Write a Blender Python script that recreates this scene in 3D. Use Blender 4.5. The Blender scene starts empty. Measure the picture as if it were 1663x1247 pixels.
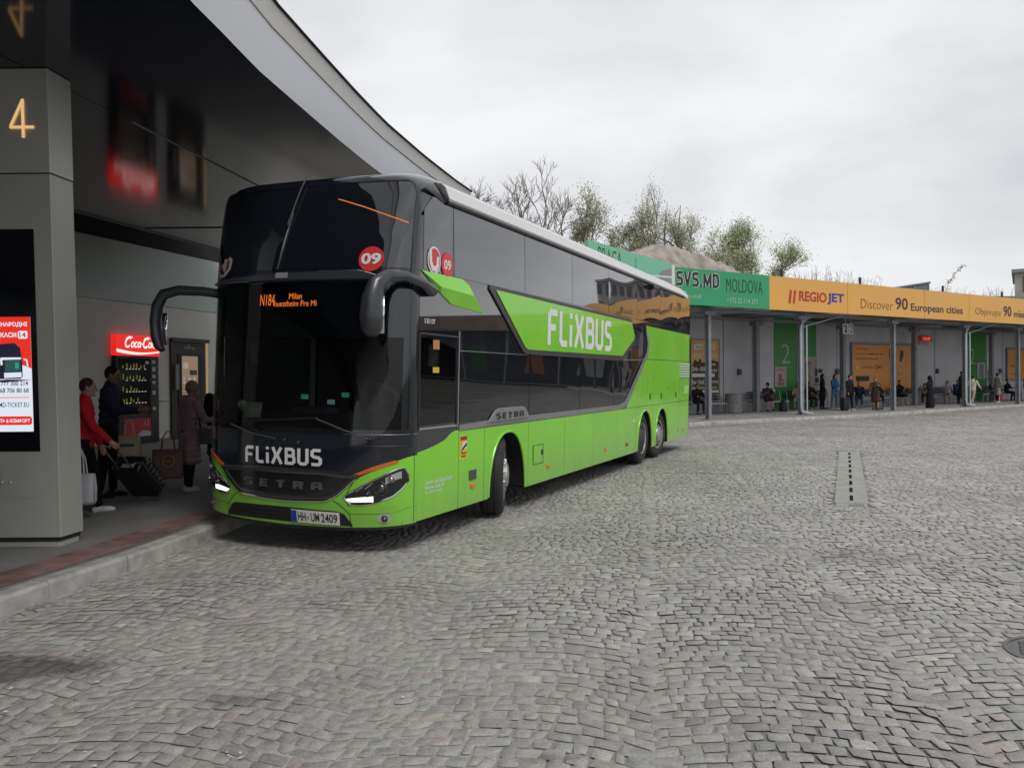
import bpy, math, random
import numpy as np
from mathutils import Vector, Matrix
random.seed(7); RNG = np.random.default_rng(7)
R = math.radians
SC = bpy.context.scene
COL = SC.collection
# ---------------------------------------------------------------- camera
def set_camera():
    pitch, roll = R(-0.39), R(0.5)
    f = Vector((0, math.cos(pitch), math.sin(pitch))); up = Vector((0, -math.sin(pitch), math.cos(pitch))); rt = Vector((1, 0, 0))
    r2 = rt*math.cos(roll) - up*math.sin(roll); u2 = up*math.cos(roll) + rt*math.sin(roll)
    cd = bpy.data.cameras.new('camera'); co = bpy.data.objects.new('camera', cd); COL.objects.link(co)
    m = Matrix.Identity(4)
    for i in range(3):
        m[i][0] = r2[i]; m[i][1] = u2[i]; m[i][2] = -f[i]
    m[2][3] = 1.765
    co.matrix_world = m
    cd.sensor_width = 36; cd.lens = 36*1385.7/1663; cd.clip_start = .05; cd.clip_end = 3000
    SC.camera = co
set_camera()
# ---------------------------------------------------------------- world and sun: overcast
SUN_EL, SUN_AZ = R(52), R(150)      # azimuth from +Y towards +X
def set_world():
    w = bpy.data.worlds.new('World'); SC.world = w; w.use_nodes = True
    nt = w.node_tree; N = nt.nodes; L = nt.links; N.clear()
    out = N.new('ShaderNodeOutputWorld'); bg = N.new('ShaderNodeBackground'); bg.inputs['Strength'].default_value = .1
    sky = N.new('ShaderNodeTexSky'); sky.sky_type = 'NISHITA'; sky.sun_disc = False; sky.sun_elevation = SUN_EL; sky.sun_rotation = SUN_AZ
    tc = N.new('ShaderNodeTexCoord'); mp = N.new('ShaderNodeMapping'); mp.inputs['Scale'].default_value = (1, 1, 2.6)
    L.new(tc.outputs['Generated'], mp.inputs['Vector'])
    n1 = N.new('ShaderNodeTexNoise'); n1.inputs['Scale'].default_value = 2.3; n1.inputs['Detail'].default_value = 5; n1.inputs['Roughness'].default_value = .5
    n1.inputs['Distortion'].default_value = .3
    L.new(mp.outputs[0], n1.inputs['Vector'])
    rp = N.new('ShaderNodeValToRGB'); e = rp.color_ramp.elements
    e[0].position = .36; e[0].color = (6.7, 6.8, 7.1, 1); e[1].position = .64; e[1].color = (9.5, 9.55, 9.7, 1)
    m = rp.color_ramp.elements.new(.5); m.color = (8.3, 8.35, 8.6, 1)
    L.new(n1.outputs['Fac'], rp.inputs[0])
    mx = N.new('ShaderNodeMix'); mx.data_type = 'RGBA'; mx.inputs['Factor'].default_value = .95
    L.new(sky.outputs[0], mx.inputs[6]); L.new(rp.outputs[0], mx.inputs[7])
    L.new(mx.outputs[2], bg.inputs['Color']); L.new(bg.outputs[0], out.inputs['Surface'])
    ld = bpy.data.lights.new('sun', 'SUN'); ld.energy = 1.5; ld.angle = R(22); ld.color = (1, .97, .92)
    lo = bpy.data.objects.new('sun', ld); COL.objects.link(lo)
    dirv = Vector((math.sin(SUN_AZ)*math.cos(SUN_EL), math.cos(SUN_AZ)*math.cos(SUN_EL), math.sin(SUN_EL)))
    lo.rotation_euler = dirv.to_track_quat('Z', 'Y').to_euler(); lo.location = (0, 0, 60)
set_world()
vs = SC.view_settings; vs.view_transform = 'Standard'; vs.look = 'None'; vs.gamma = 1; vs.exposure = 0.0; vs.use_curve_mapping = False
# ---------------------------------------------------------------- materials
MATS = {}
def pm(name, col, rough=.6, metal=0., var=0., scale=3., bump=0., bscale=60., coat=0., spec=.5, emit=0., wear=0.):
    """principled material with optional noise variation and bump (object space)"""
    if name in MATS: return MATS[name]
    m = bpy.data.materials.new(name); m.use_nodes = True; nt = m.node_tree; N = nt.nodes; L = nt.links
    b = N['Principled BSDF']
    b.inputs['Base Color'].default_value = (*col, 1); b.inputs['Roughness'].default_value = rough; b.inputs['Metallic'].default_value = metal
    b.inputs['Coat Weight'].default_value = coat; b.inputs['Coat Roughness'].default_value = .03; b.inputs['Specular IOR Level'].default_value = spec
    if emit:
        b.inputs['Emission Color'].default_value = (*col, 1); b.inputs['Emission Strength'].default_value = emit
    if var or bump or wear:
        tc = N.new('ShaderNodeTexCoord')
    if var:
        n = N.new('ShaderNodeTexNoise'); n.inputs['Scale'].default_value = scale; n.inputs['Detail'].default_value = 6
        L.new(tc.outputs['Object'], n.inputs['Vector'])
        mr = N.new('ShaderNodeMapRange'); mr.inputs[1].default_value = .3; mr.inputs[2].default_value = .7; mr.inputs[3].default_value = 1-var; mr.inputs[4].default_value = 1+var
        L.new(n.outputs['Fac'], mr.inputs[0])
        mu = N.new('ShaderNodeVectorMath'); mu.operation = 'SCALE'; mu.inputs[0].default_value = col
        L.new(mr.outputs[0], mu.inputs['Scale']); L.new(mu.outputs[0], b.inputs['Base Color'])
        mr2 = N.new('ShaderNodeMapRange'); mr2.inputs[1].default_value = .3; mr2.inputs[2].default_value = .7; mr2.inputs[3].default_value = rough*.85; mr2.inputs[4].default_value = min(1, rough*1.15)
        L.new(n.outputs['Fac'], mr2.inputs[0]); L.new(mr2.outputs[0], b.inputs['Roughness'])
    if bump:
        n2 = N.new('ShaderNodeTexNoise'); n2.inputs['Scale'].default_value = bscale; n2.inputs['Detail'].default_value = 4
        L.new(tc.outputs['Object'], n2.inputs['Vector'])
        bp = N.new('ShaderNodeBump'); bp.inputs['Strength'].default_value = bump; bp.inputs['Distance'].default_value = .01
        L.new(n2.outputs['Fac'], bp.inputs['Height']); L.new(bp.outputs[0], b.inputs['Normal'])
    MATS[name] = m
    return m
def em(name, col, strength):
    """light-giving surface"""
    if name in MATS: return MATS[name]
    m = bpy.data.materials.new(name); m.use_nodes = True; N = m.node_tree.nodes; L = m.node_tree.links
    b = N['Principled BSDF']; b.inputs['Base Color'].default_value = (col[0]*.3, col[1]*.3, col[2]*.3, 1); b.inputs['Roughness'].default_value = .3
    b.inputs['Emission Color'].default_value = (*col, 1); b.inputs['Emission Strength'].default_value = strength
    MATS[name] = m
    return m
def clear_glass(name, tint, rough=.01):
    if name in MATS: return MATS[name]
    m = bpy.data.materials.new(name); m.use_nodes = True; N = m.node_tree.nodes; L = m.node_tree.links; N.clear()
    o = N.new('ShaderNodeOutputMaterial'); mx = N.new('ShaderNodeMixShader'); t = N.new('ShaderNodeBsdfTransparent'); g = N.new('ShaderNodeBsdfGlossy'); fr = N.new('ShaderNodeFresnel')
    t.inputs[0].default_value = (*tint, 1); g.inputs['Roughness'].default_value = rough; fr.inputs[0].default_value = 1.5
    L.new(fr.outputs[0], mx.inputs[0]); L.new(t.outputs[0], mx.inputs[1]); L.new(g.outputs[0], mx.inputs[2]); L.new(mx.outputs[0], o.inputs[0])
    MATS[name] = m
    return m
# ---------------------------------------------------------------- mesh building
class MB:
    def __init__(s): s.v = []; s.f = []; s.mi = []; s.cur = 0
    def add(s, vs_, fs):
        o = len(s.v); s.v.extend([tuple(map(float, q)) for q in vs_])
        for q in fs: s.f.append(tuple(i+o for i in q)); s.mi.append(s.cur)
    def mat(s, i): s.cur = i; return s
    def box(s, a, b, M=None):
        x0, y0, z0 = a; x1, y1, z1 = b
        vs_ = [Vector(q) for q in ((x0,y0,z0),(x1,y0,z0),(x1,y1,z0),(x0,y1,z0),(x0,y0,z1),(x1,y0,z1),(x1,y1,z1),(x0,y1,z1))]
        if M is not None: vs_ = [M @ q for q in vs_]
        s.add(vs_, [(3,2,1,0),(4,5,6,7),(0,1,5,4),(1,2,6,5),(2,3,7,6),(3,0,4,7)]); return s
    def tube(s, pts, rad, n=8, cap=True, flat=1., up=None):
        """swept tube; rad scalar or list; flat squeezes the second axis"""
        pts = [Vector(p) for p in pts]; m = len(pts)
        if not hasattr(rad, '__len__'): rad = [rad]*m
        vs_ = []; pu = Vector(up) if up else None
        for i, p in enumerate(pts):
            d = (pts[min(i+1, m-1)]-pts[max(i-1, 0)]).normalized()
            if pu is None: pu = Vector((0, 0, 1)) if abs(d.z) < .9 else Vector((1, 0, 0))
            a = d.cross(pu)
            a = a.normalized() if a.length > 1e-6 else d.orthogonal().normalized()
            b = a.cross(d).normalized(); pu = b
            fl = flat[i] if hasattr(flat, '__len__') else flat
            for k in range(n):
                t = 2*math.pi*k/n; vs_.append(p+a*math.cos(t)*rad[i]*fl+b*math.sin(t)*rad[i])
        fs = [(i*n+k, i*n+(k+1)%n, (i+1)*n+(k+1)%n, (i+1)*n+k) for i in range(m-1) for k in range(n)]
        if cap: fs += [tuple(range(n-1, -1, -1)), tuple(range((m-1)*n, m*n))]
        s.add(vs_, fs); return s
    def lathe(s, prof, M=None, n=24):
        """profile of (radius, height) turned about local z"""
        vs_ = []
        for r, z in prof:
            for k in range(n):
                t = 2*math.pi*k/n; q = Vector((r*math.cos(t), r*math.sin(t), z)); vs_.append(M @ q if M is not None else q)
        m = len(prof)
        fs = [(i*n+k, i*n+(k+1)%n, (i+1)*n+(k+1)%n, (i+1)*n+k) for i in range(m-1) for k in range(n)]
        if prof[0][0] > 1e-5: fs.append(tuple(range(n-1, -1, -1)))
        if prof[-1][0] > 1e-5: fs.append(tuple(range((m-1)*n, m*n)))
        s.add(vs_, fs); return s
    def grid(s, P, flip=False):
        """P: array rows x cols x 3"""
        P = np.asarray(P, float); r, c = P.shape[:2]
        fs = [(i*c+j, i*c+j+1, (i+1)*c+j+1, (i+1)*c+j) for i in range(r-1) for j in range(c-1)]
        if flip: fs = [q[::-1] for q in fs]
        s.add(P.reshape(-1, 3), fs); return s
    def poly(s, pts): s.add(pts, [tuple(range(len(pts)))]); return s
    def prism(s, pts2, fn, d0, d1):
        """outline pts2 (a,b) -> fn(a,b,d); closed between depths d0 and d1"""
        n = len(pts2); vs_ = [fn(a, b, d0) for a, b in pts2]+[fn(a, b, d1) for a, b in pts2]
        s.add(vs_, [tuple(range(n-1, -1, -1)), tuple(range(n, 2*n))]+[(k, (k+1) % n, n+(k+1) % n, n+k) for k in range(n)]); return s
    def cap(s, p0, p1, r0, r1, n=10, sx=1., sy=1.):
        """capsule with round ends"""
        p0 = Vector(p0); p1 = Vector(p1); d = p1-p0
        if d.length < 1e-6: d = Vector((0, 0, 1e-4))
        dn = d.normalized(); pts = []; rr = []
        for k in range(4): a = math.pi/2*(k+.35)/4.35; pts.append(p0-dn*r0*math.cos(a)); rr.append(r0*math.sin(a))
        pts.append(p0); rr.append(r0); pts.append(p1); rr.append(r1)
        for k in range(3, -1, -1): a = math.pi/2*(k+.35)/4.35; pts.append(p1+dn*r1*math.cos(a)); rr.append(r1*math.sin(a))
        return s.tube(pts, rr, n)
    def ell(s, c, rx, ry, rz, M=None, n=14, m=9):
        vs_ = []; c = Vector(c)
        for i in range(m+1):
            a = math.pi*(i+.02*(i == 0)-.02*(i == m))/m
            for k in range(n):
                t = 2*math.pi*k/n; q = Vector((rx*math.sin(a)*math.cos(t), ry*math.sin(a)*math.sin(t), rz*math.cos(a)))
                vs_.append(c+(M @ q if M is not None else q))
        fs = [(i*n+k, (i+1)*n+k, (i+1)*n+(k+1) % n, i*n+(k+1) % n) for i in range(m) for k in range(n)]
        fs += [tuple(range(n)), tuple(range((m+1)*n-1, m*n-1, -1))]
        s.add(vs_, fs); return s
    def build(s, name, mats, parent=None, smooth=True, ang=40, bevel=0, solid=0, kind=None):
        me = bpy.data.meshes.new(name); me.from_pydata(s.v, [], s.f)
        if not isinstance(mats, (list, tuple)): mats = [mats]
        for m in mats: me.materials.append(m)
        if len(mats) > 1: me.polygons.foreach_set('material_index', s.mi)
        if smooth:
            me.polygons.foreach_set('use_smooth', [True]*len(me.polygons)); me.set_sharp_from_angle(angle=R(ang))
        me.update(); o = bpy.data.objects.new(name, me); COL.objects.link(o)
        if parent: o.parent = parent
        if bevel:
            b = o.modifiers.new('bevel', 'BEVEL'); b.width = bevel; b.segments = 2; b.limit_method = 'ANGLE'
        if solid:
            b = o.modifiers.new('solid', 'SOLIDIFY'); b.thickness = solid; b.offset = 0
        if kind: o['kind'] = kind
        return o
def tag(o, label, cat, group=None):
    o['label'] = label; o['category'] = cat
    if group: o['group'] = group
    return o
def thing(name, label, cat, loc=(0, 0, 0), rz=0, group=None):
    o = bpy.data.objects.new(name, None); COL.objects.link(o); o.location = loc; o.rotation_euler = (0, 0, rz); o.empty_display_size = .2
    return tag(o, label, cat, group)
def copy_tree(o, parent=None):
    c = o.copy(); COL.objects.link(c)
    if parent: c.parent = parent
    for ch in list(o.children): copy_tree(ch, c)
    return c
# ---------------------------------------------------------------- lettering
_TX = {}
def text_geo(body, bold=0., shear=0., spacing=1.):
    key = (body, bold, shear, spacing)
    if key not in _TX:
        c = bpy.data.curves.new('text', 'FONT'); c.body = body; c.offset = bold; c.shear = shear; c.space_character = spacing; c.resolution_u = 3
        o = bpy.data.objects.new('text', c); COL.objects.link(o)
        dg = bpy.context.evaluated_depsgraph_get(); dg.update(); e = o.evaluated_get(dg); m = e.to_mesh()
        v = [(q.co.x, q.co.y) for q in m.vertices]; f = [tuple(p.vertices) for p in m.polygons]
        nz = sum(p.normal.z for p in m.polygons)
        if nz < 0: f = [q[::-1] for q in f]
        e.to_mesh_clear(); bpy.data.objects.remove(o); bpy.data.curves.remove(c)
        xs = [q[0] for q in v]; ys = [q[1] for q in v]
        _TX[key] = (v, f, (min(xs), max(xs), min(ys), max(ys)))
    return _TX[key]
def put_text(mb, body, x0, x1, y0, y1, fn, bold=0., shear=0., spacing=1., slant=0.):
    """fit the words into the box x0..x1, y0..y1 of the surface map fn(a,b)"""
    v, f, (a0, a1, b0, b1) = text_geo(body, bold, shear, spacing)
    mb.add([fn(x0+(x-a0)/(a1-a0)*(x1-x0), y0+(y-b0)/(b1-b0)*(y1-y0)+slant*(x-a0)/(a1-a0)) for x, y in v], f)
    return mb
# heavy rounded capitals drawn as strokes in a unit box (width given per letter)
GLY = {
 'F': (.62, [[(.12,0),(.12,.82),(.2,.92),(.6,.92)], [(.2,.5),(.52,.5)]]),
 'L': (.56, [[(.12,1),(.12,.18),(.22,.08),(.54,.08)]]),
 'i': (.26, [[(.13,0),(.13,.66)], [(.13,.84),(.13,1.0)]]),
 'X': (.72, [[(.1,1),(.3,.55),(.26,.4),(.08,0)], [(.62,1),(.4,.55),(.46,.4),(.64,0)]]),
 'B': (.68, [[(.12,0),(.12,1)], [(.12,.92),(.46,.92),(.56,.84),(.56,.6),(.48,.52),(.2,.52)], [(.2,.52),(.5,.52),(.6,.42),(.6,.18),(.5,.08),(.12,.08)]]),
 'U': (.68, [[(.1,1),(.1,.2),(.22,.08),(.46,.08),(.58,.2),(.58,1)]]),
 'S': (.64, [[(.58,.92),(.2,.92),(.1,.84),(.1,.62),(.2,.53),(.46,.5),(.56,.4),(.56,.18),(.46,.08),(.06,.08)]]),
 'V': (.70, [[(.08,1),(.35,.02)], [(.62,1),(.35,.02)]]),
 'M': (.86, [[(.1,0),(.1,.98)], [(.1,.98),(.43,.15)], [(.76,.98),(.43,.15)], [(.76,.98),(.76,0)]]),
 'D': (.68, [[(.1,0),(.1,1)], [(.1,.92),(.42,.92),(.58,.76),(.58,.24),(.42,.08),(.1,.08)]]),
 '.': (.22, [[(.11,0),(.11,.17)]]),
 'E': (.6, [[(.56,.92),(.1,.92),(.1,.08),(.56,.08)], [(.1,.5),(.5,.5)]]),
 'T': (.62, [[(.02,.92),(.6,.92)], [(.31,.92),(.31,0)]]),
 'R': (.66, [[(.1,0),(.1,.92),(.5,.92),(.58,.84),(.58,.58),(.5,.5),(.1,.5)], [(.4,.5),(.6,0)]]),
 'A': (.66, [[(.08,0),(.08,.84),(.18,.92),(.48,.92),(.58,.84),(.58,0)], [(.08,.42),(.58,.42)]]),
}
def stroke(mb, pts, th, fn, lift):
    """one mitred stroke of width th through 2-D pts"""
    P = [Vector(p) for p in pts]; n = len(P); L_, R_ = [], []
    for i in range(n):
        d0 = (P[i]-P[i-1]).normalized() if i else (P[1]-P[0]).normalized()
        d1 = (P[i+1]-P[i]).normalized() if i < n-1 else d0
        t = d0+d1
        t = t.normalized() if t.length > 1e-6 else d0
        nn_ = Vector((-t.y, t.x)); c = max(.45, nn_.dot(Vector((-d0.y, d0.x))))
        L_.append(P[i]+nn_*th/2/c); R_.append(P[i]-nn_*th/2/c)
    mb.add([fn(q.x, q.y, lift) for q in L_]+[fn(q.x, q.y, lift) for q in R_], [(n+i, n+i+1, i+1, i) for i in range(n-1)])
def stroke_text(mb, body, x0, x1, y0, y1, fn3, th=.17, gap=.1):
    tot = sum(GLY[c][0] for c in body)+gap*(len(body)-1); sx = (x1-x0)/tot; sy = (y1-y0); x = 0
    for c in body:
        w, ss = GLY[c]
        for k, st in enumerate(ss):
            stroke(mb, [(p[0]+x, p[1]) for p in st], th, lambda a, b, l: fn3(x0+a*sx, y0+b*sy, l), k*.0006)
        x += w+gap
    return mb
# ================================================================ GROUND
def stain_nodes(nt, colsock, spots):
    """darkens a colour where old oil has soaked in; spots: (x, y, radius, amount)"""
    N = nt.nodes; L = nt.links; geo = N.new('ShaderNodeNewGeometry')
    ns = N.new('ShaderNodeTexNoise'); ns.inputs['Scale'].default_value = 3.5; ns.inputs['Detail'].default_value = 5
    L.new(geo.outputs['Position'], ns.inputs['Vector'])
    cur = colsock
    for x, y, r, amt in spots:
        sb = N.new('ShaderNodeVectorMath'); sb.operation = 'SUBTRACT'; sb.inputs[1].default_value = (x, y, 0)
        L.new(geo.outputs['Position'], sb.inputs[0])
        sc = N.new('ShaderNodeVectorMath'); sc.operation = 'MULTIPLY'; sc.inputs[1].default_value = (1/r[0], 1/r[1], 0)
        L.new(sb.outputs[0], sc.inputs[0])
        ln = N.new('ShaderNodeVectorMath'); ln.operation = 'LENGTH'; L.new(sc.outputs[0], ln.inputs[0])
        ad = N.new('ShaderNodeMath'); ad.operation = 'MULTIPLY_ADD'; ad.inputs[1].default_value = 1.6; ad.inputs[2].default_value = -.8
        L.new(ns.outputs['Fac'], ad.inputs[0])
        sm = N.new('ShaderNodeMath'); L.new(ln.outputs['Value'], sm.inputs[0]); L.new(ad.outputs[0], sm.inputs[1])
        mr = N.new('ShaderNodeMapRange'); mr.inputs[1].default_value = .4; mr.inputs[2].default_value = 1.0; mr.inputs[3].default_value = 1-amt; mr.inputs[4].default_value = 1
        L.new(sm.outputs[0], mr.inputs[0])
        mu = N.new('ShaderNodeVectorMath'); mu.operation = 'SCALE'; L.new(cur, mu.inputs[0]); L.new(mr.outputs[0], mu.inputs['Scale']); cur = mu.outputs[0]
    return cur
SPOTS = [(-3.15, 5.25, (.75, .4), .62), (-1.55, 4.7, (.16, .12), .3), (.15, 3.95, (.16, .10), .4), (2.6, 6.6, (.5, .4), .2), (3.4, 8.3, (.8, .5), .22), (2.0, 9.3, (1.2, .8), .15)]
def ground_mat():
    m = bpy.data.materials.new('sandy_joints'); m.use_nodes = True; nt = m.node_tree; N = nt.nodes; L = nt.links; b = N['Principled BSDF']
    geo = N.new('ShaderNodeNewGeometry'); at = N.new('ShaderNodeAttribute'); at.attribute_name = 'joint'
    rp = N.new('ShaderNodeValToRGB'); e = rp.color_ramp.elements; e[0].position = .15; e[0].color = (.35, .332, .30, 1); e[1].position = .85; e[1].color = (.16, .153, .143, 1); L.new(at.outputs['Fac'], rp.inputs[0])
    n2 = N.new('ShaderNodeTexNoise'); n2.inputs['Scale'].default_value = 45; n2.inputs['Detail'].default_value = 4; L.new(geo.outputs['Position'], n2.inputs['Vector'])
    m2 = N.new('ShaderNodeMapRange'); m2.inputs[3].default_value = .65; m2.inputs[4].default_value = 1.35; L.new(n2.outputs['Fac'], m2.inputs[0])
    mu = N.new('ShaderNodeVectorMath'); mu.operation = 'SCALE'; L.new(rp.outputs[0], mu.inputs[0]); L.new(m2.outputs[0], mu.inputs['Scale'])
    L.new(stain_nodes(nt, mu.outputs[0], SPOTS[:3]), b.inputs['Base Color']); b.inputs['Roughness'].default_value = .95
    bp = N.new('ShaderNodeBump'); bp.inputs['Strength'].default_value = .5; bp.inputs['Distance'].default_value = .01; L.new(n2.outputs['Fac'], bp.inputs['Height']); L.new(bp.outputs[0], b.inputs['Normal'])
    return m
def stone_mat():
    m = bpy.data.materials.new('granite_setts'); m.use_nodes = True; nt = m.node_tree; N = nt.nodes; L = nt.links; b = N['Principled BSDF']
    at = N.new('ShaderNodeAttribute'); at.attribute_name = 'tone'
    geo = N.new('ShaderNodeNewGeometry')
    n = N.new('ShaderNodeTexNoise'); n.inputs['Scale'].default_value = 60; n.inputs['Detail'].default_value = 8; n.inputs['Roughness'].default_value = .8; L.new(geo.outputs['Position'], n.inputs['Vector'])
    n1 = N.new('ShaderNodeTexNoise'); n1.inputs['Scale'].default_value = 14; n1.inputs['Detail'].default_value = 4; L.new(geo.outputs['Position'], n1.inputs['Vector'])
    n3 = N.new('ShaderNodeTexNoise'); n3.inputs['Scale'].default_value = .45; n3.inputs['Detail'].default_value = 6; L.new(geo.outputs['Position'], n3.inputs['Vector'])
    def rng(s, a, c):
        r = N.new('ShaderNodeMapRange'); r.inputs[1].default_value = .25; r.inputs[2].default_value = .75; r.inputs[3].default_value = a; r.inputs[4].default_value = c; L.new(s, r.inputs[0]); return r.outputs[0]
    x1 = N.new('ShaderNodeMath'); x1.operation = 'MULTIPLY'; L.new(rng(n.outputs['Fac'], .5, 1.5), x1.inputs[0]); L.new(rng(n1.outputs['Fac'], .74, 1.26), x1.inputs[1])
    x2 = N.new('ShaderNodeMath'); x2.operation = 'MULTIPLY'; L.new(x1.outputs[0], x2.inputs[0]); L.new(rng(n3.outputs['Fac'], .78, 1.18), x2.inputs[1])
    mu = N.new('ShaderNodeVectorMath'); mu.operation = 'SCALE'; L.new(at.outputs['Color'], mu.inputs[0]); L.new(x2.outputs[0], mu.inputs['Scale'])
    L.new(stain_nodes(nt, mu.outputs[0], SPOTS), b.inputs['Base Color'])
    L.new(rng(n1.outputs['Fac'], .55, .78), b.inputs['Roughness']); b.inputs['Specular IOR Level'].default_value = .5
    bp = N.new('ShaderNodeBump'); bp.inputs['Strength'].default_value = .7; bp.inputs['Distance'].default_value = .005; L.new(x1.outputs[0], bp.inputs['Height']); L.new(bp.outputs[0], b.inputs['Normal'])
    return m
# holes kept free of setts: the drain strip and the manhole
DR0, DR1 = Vector((4.67, 11.76, 0)), Vector((7.80, 19.76, 0)); DRD = (DR1-DR0).normalized(); DRN = Vector((DRD.y, -DRD.x, 0))
MHC = (3.5, 5.38, .36)
KERB = [(7.0,-40),(.2,-24),(-2.1,-16),(-3.4,-9),(-3.85,-4),(-4.0,0),(-3.98,4),(-3.90,6.2),(-3.78,6.93),(-3.58,7.91),(-3.40,9.2),(-3.22,11),(-2.95,13),(-2.6,15),(-2.15,17.5),(-1.5,20.5),(-.6,24),(.3,27)]
def kerb_x(y): return np.interp(y, [k[1] for k in KERB], [k[0] for k in KERB])
def make_ground():
    xs = [-400,-60,-20]+list(np.arange(-8, 16, .2))+[20,60,400]; ys = [-60,-12]+list(np.arange(-2, 40, .2))+[60,90,900]
    def depth(x, y):
        q = math.sin(x*1.7+.6*math.sin(y*1.1))+math.sin(y*2.1+.8*math.sin(x*1.3+1))+.7*math.sin(x*3.9-y*2.7)+.6*math.sin(x*5.3+y*6.1)
        return min(1, max(0, .42+.16*max(-1.6, min(2.2, x-.4))+.17*q))
    g = MB(); D = [[depth(x, y) for x in xs] for y in ys]
    g.grid([[(x, y, -.0040-.0080*D[i][k]) for k, x in enumerate(xs)] for i, y in enumerate(ys)])
    go = g.build('ground', ground_mat(), kind='structure', smooth=False); ja = go.data.attributes.new('joint', 'FLOAT', 'POINT'); ja.data.foreach_set('value', [float(q) for r in D for q in r])
    WC, RP = 1.55, .108; phi = R(-9)
    def layout(test, dens):
        out = []
        for ci in range(-30, 40):
            x0 = ci*WC; off = RNG.uniform(0, RP)
            rows = np.arange(-70, 580)
            for rj in rows:
                yc = rj*RP+off
                c = math.cos(phi); s_ = math.sin(phi)
                X = (x0+WC/2)*c-yc*s_; Y = (x0+WC/2)*s_+yc*c
                if not test(X, Y): continue
                n = int(RNG.integers(13, 17)); cuts = np.cumsum(RNG.uniform(.62, 1.38, n)); cuts = np.concatenate([[0], cuts/cuts[-1]]); cuts[0] -= RNG.uniform(.0, .035); cuts[-1] += RNG.uniform(.0, .035)
                out.append((x0, yc, cuts))
        return out
    def build(rows, name, near):
        a0 = []; a1 = []; yy = []; xo = []
        for x0, yc, cuts in rows:
            a0.extend(cuts[:-1]); a1.extend(cuts[1:]); yy.extend([yc]*(len(cuts)-1)); xo.extend([x0]*(len(cuts)-1))
        a0 = np.array(a0); a1 = np.array(a1); yy = np.array(yy); xo = np.array(xo); n = len(a0)
        gap = .008 if near else .006; ga = gap/WC
        def pt(a, dy):
            x = xo+a*WC; arch = .17*(1-(2*a-1)**2)
            y = yy+dy+arch
            x = x+.02*np.sin(y*1.9+xo); y = y+.02*np.sin(x*2.3+.5*y)+.012*np.sin(x*6.1+y)
            return x*math.cos(phi)-y*math.sin(phi), x*math.sin(phi)+y*math.cos(phi)
        J = lambda: RNG.normal(0, .007, n)
        jd0 = RNG.normal(0, .006, n); jd1 = RNG.normal(0, .006, n)
        cor = []
        for (a, dy) in ((a0+ga/2, -RP/2+gap/2+jd0), (a1-ga/2, -RP/2+gap/2+jd0), (a1-ga/2, RP/2-gap/2+jd1), (a0+ga/2, RP/2-gap/2+jd1)):
            x, y = pt(a, dy); cor.append(np.stack([x+J(), y+J()], -1))
        cor = np.stack(cor, 1)                                  # n,4,2
        cen = cor.mean(1)
        rel = DR0; dx = cen[:, 0]-DR0.x; dy = cen[:, 1]-DR0.y; al = dx*DRD.x+dy*DRD.y; ac = dx*DRN.x+dy*DRN.y
        keep = ~((al > -.35) & (al < 8.75) & (abs(ac) < .25)) & (np.hypot(cen[:, 0]-MHC[0], cen[:, 1]-MHC[1]) > MHC[2]+.02)
        keep &= cen[:, 0] > kerb_x(cen[:, 1])-.3
        cor = cor[keep]; cen = cen[keep]; n = len(cen)
        mid = (cor+np.roll(cor, -1, 1))/2
        rel = np.empty((n, 8, 2)); rel[:, 0::2] = cen[:, None]+(cor-cen[:, None])*RNG.uniform(.88, 1.0, (n, 4, 1)); rel[:, 1::2] = cen[:, None]+(mid-cen[:, None])*RNG.uniform(.96, 1.03, (n, 4, 1))
        zc = RNG.normal(0, .0014, n); tilt = RNG.normal(0, .008, (n, 2))
        def z(p, dz): return zc[:, None]+((p-cen[:, None])*tilt[:, None]).sum(-1)+dz
        if near:
            inn = cen[:, None]+(rel-cen[:, None])*RNG.uniform(.92, .96, (n, 8, 1))
            V = np.empty((n, 17, 3)); V[:, :8, :2] = rel; V[:, :8, 2] = -.03; V[:, 8:16, :2] = inn; V[:, 8:16, 2] = z(inn, -.0006+RNG.normal(0, .0006, (n, 8))); V[:, 16, :2] = cen; V[:, 16, 2] = zc+RNG.normal(0, .001, n)
            # shoulder sits close to the top: raise the outer ring a little
            V[:, :8, 2] = z(rel, -.0028)
            F = [(k, (k+1) % 8, 8+(k+1) % 8, 8+k) for k in range(8)]; T = [(8+k, 8+(k+1) % 8, 16) for k in range(8)]; nv = 17
        else:
            V = np.empty((n, 9, 3)); V[:, :8, :2] = rel; V[:, :8, 2] = z(rel, -.002); V[:, 8, :2] = cen; V[:, 8, 2] = zc
            F = []; T = [(k, (k+1) % 8, 8) for k in range(8)]; nv = 9
        base = (np.arange(n)*nv)
        loops = []; starts = []; 
        Fq = np.array(F, int).reshape(-1); Tq = np.array(T, int).reshape(-1)
        per = np.concatenate([Fq, Tq]); loops = (base[:, None]+per[None]).ravel()
        sz = np.array([4]*len(F)+[3]*len(T)); st1 = np.concatenate([[0], np.cumsum(sz)[:-1]]); starts = (np.arange(n)[:, None]*len(per)+st1[None]).ravel()
        me = bpy.data.meshes.new(name); me.vertices.add(n*nv); me.vertices.foreach_set('co', V.astype(np.float32).ravel())
        me.loops.add(len(loops)); me.loops.foreach_set('vertex_index', loops.astype(np.int32))
        me.polygons.add(len(starts)); me.polygons.foreach_set('loop_start', starts.astype(np.int32))
        me.polygons.foreach_set('use_smooth', np.ones(len(starts), bool))
        me.update(calc_edges=True); me.validate()
        tone = np.clip(RNG.normal(.335 if near else .355, .026, n), .18, .44); hue = RNG.normal(0, .004, (n, 3)); kind = RNG.random(n)
        rgb = tone[:, None]*np.array([1.0, .965, .915])+hue
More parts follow.
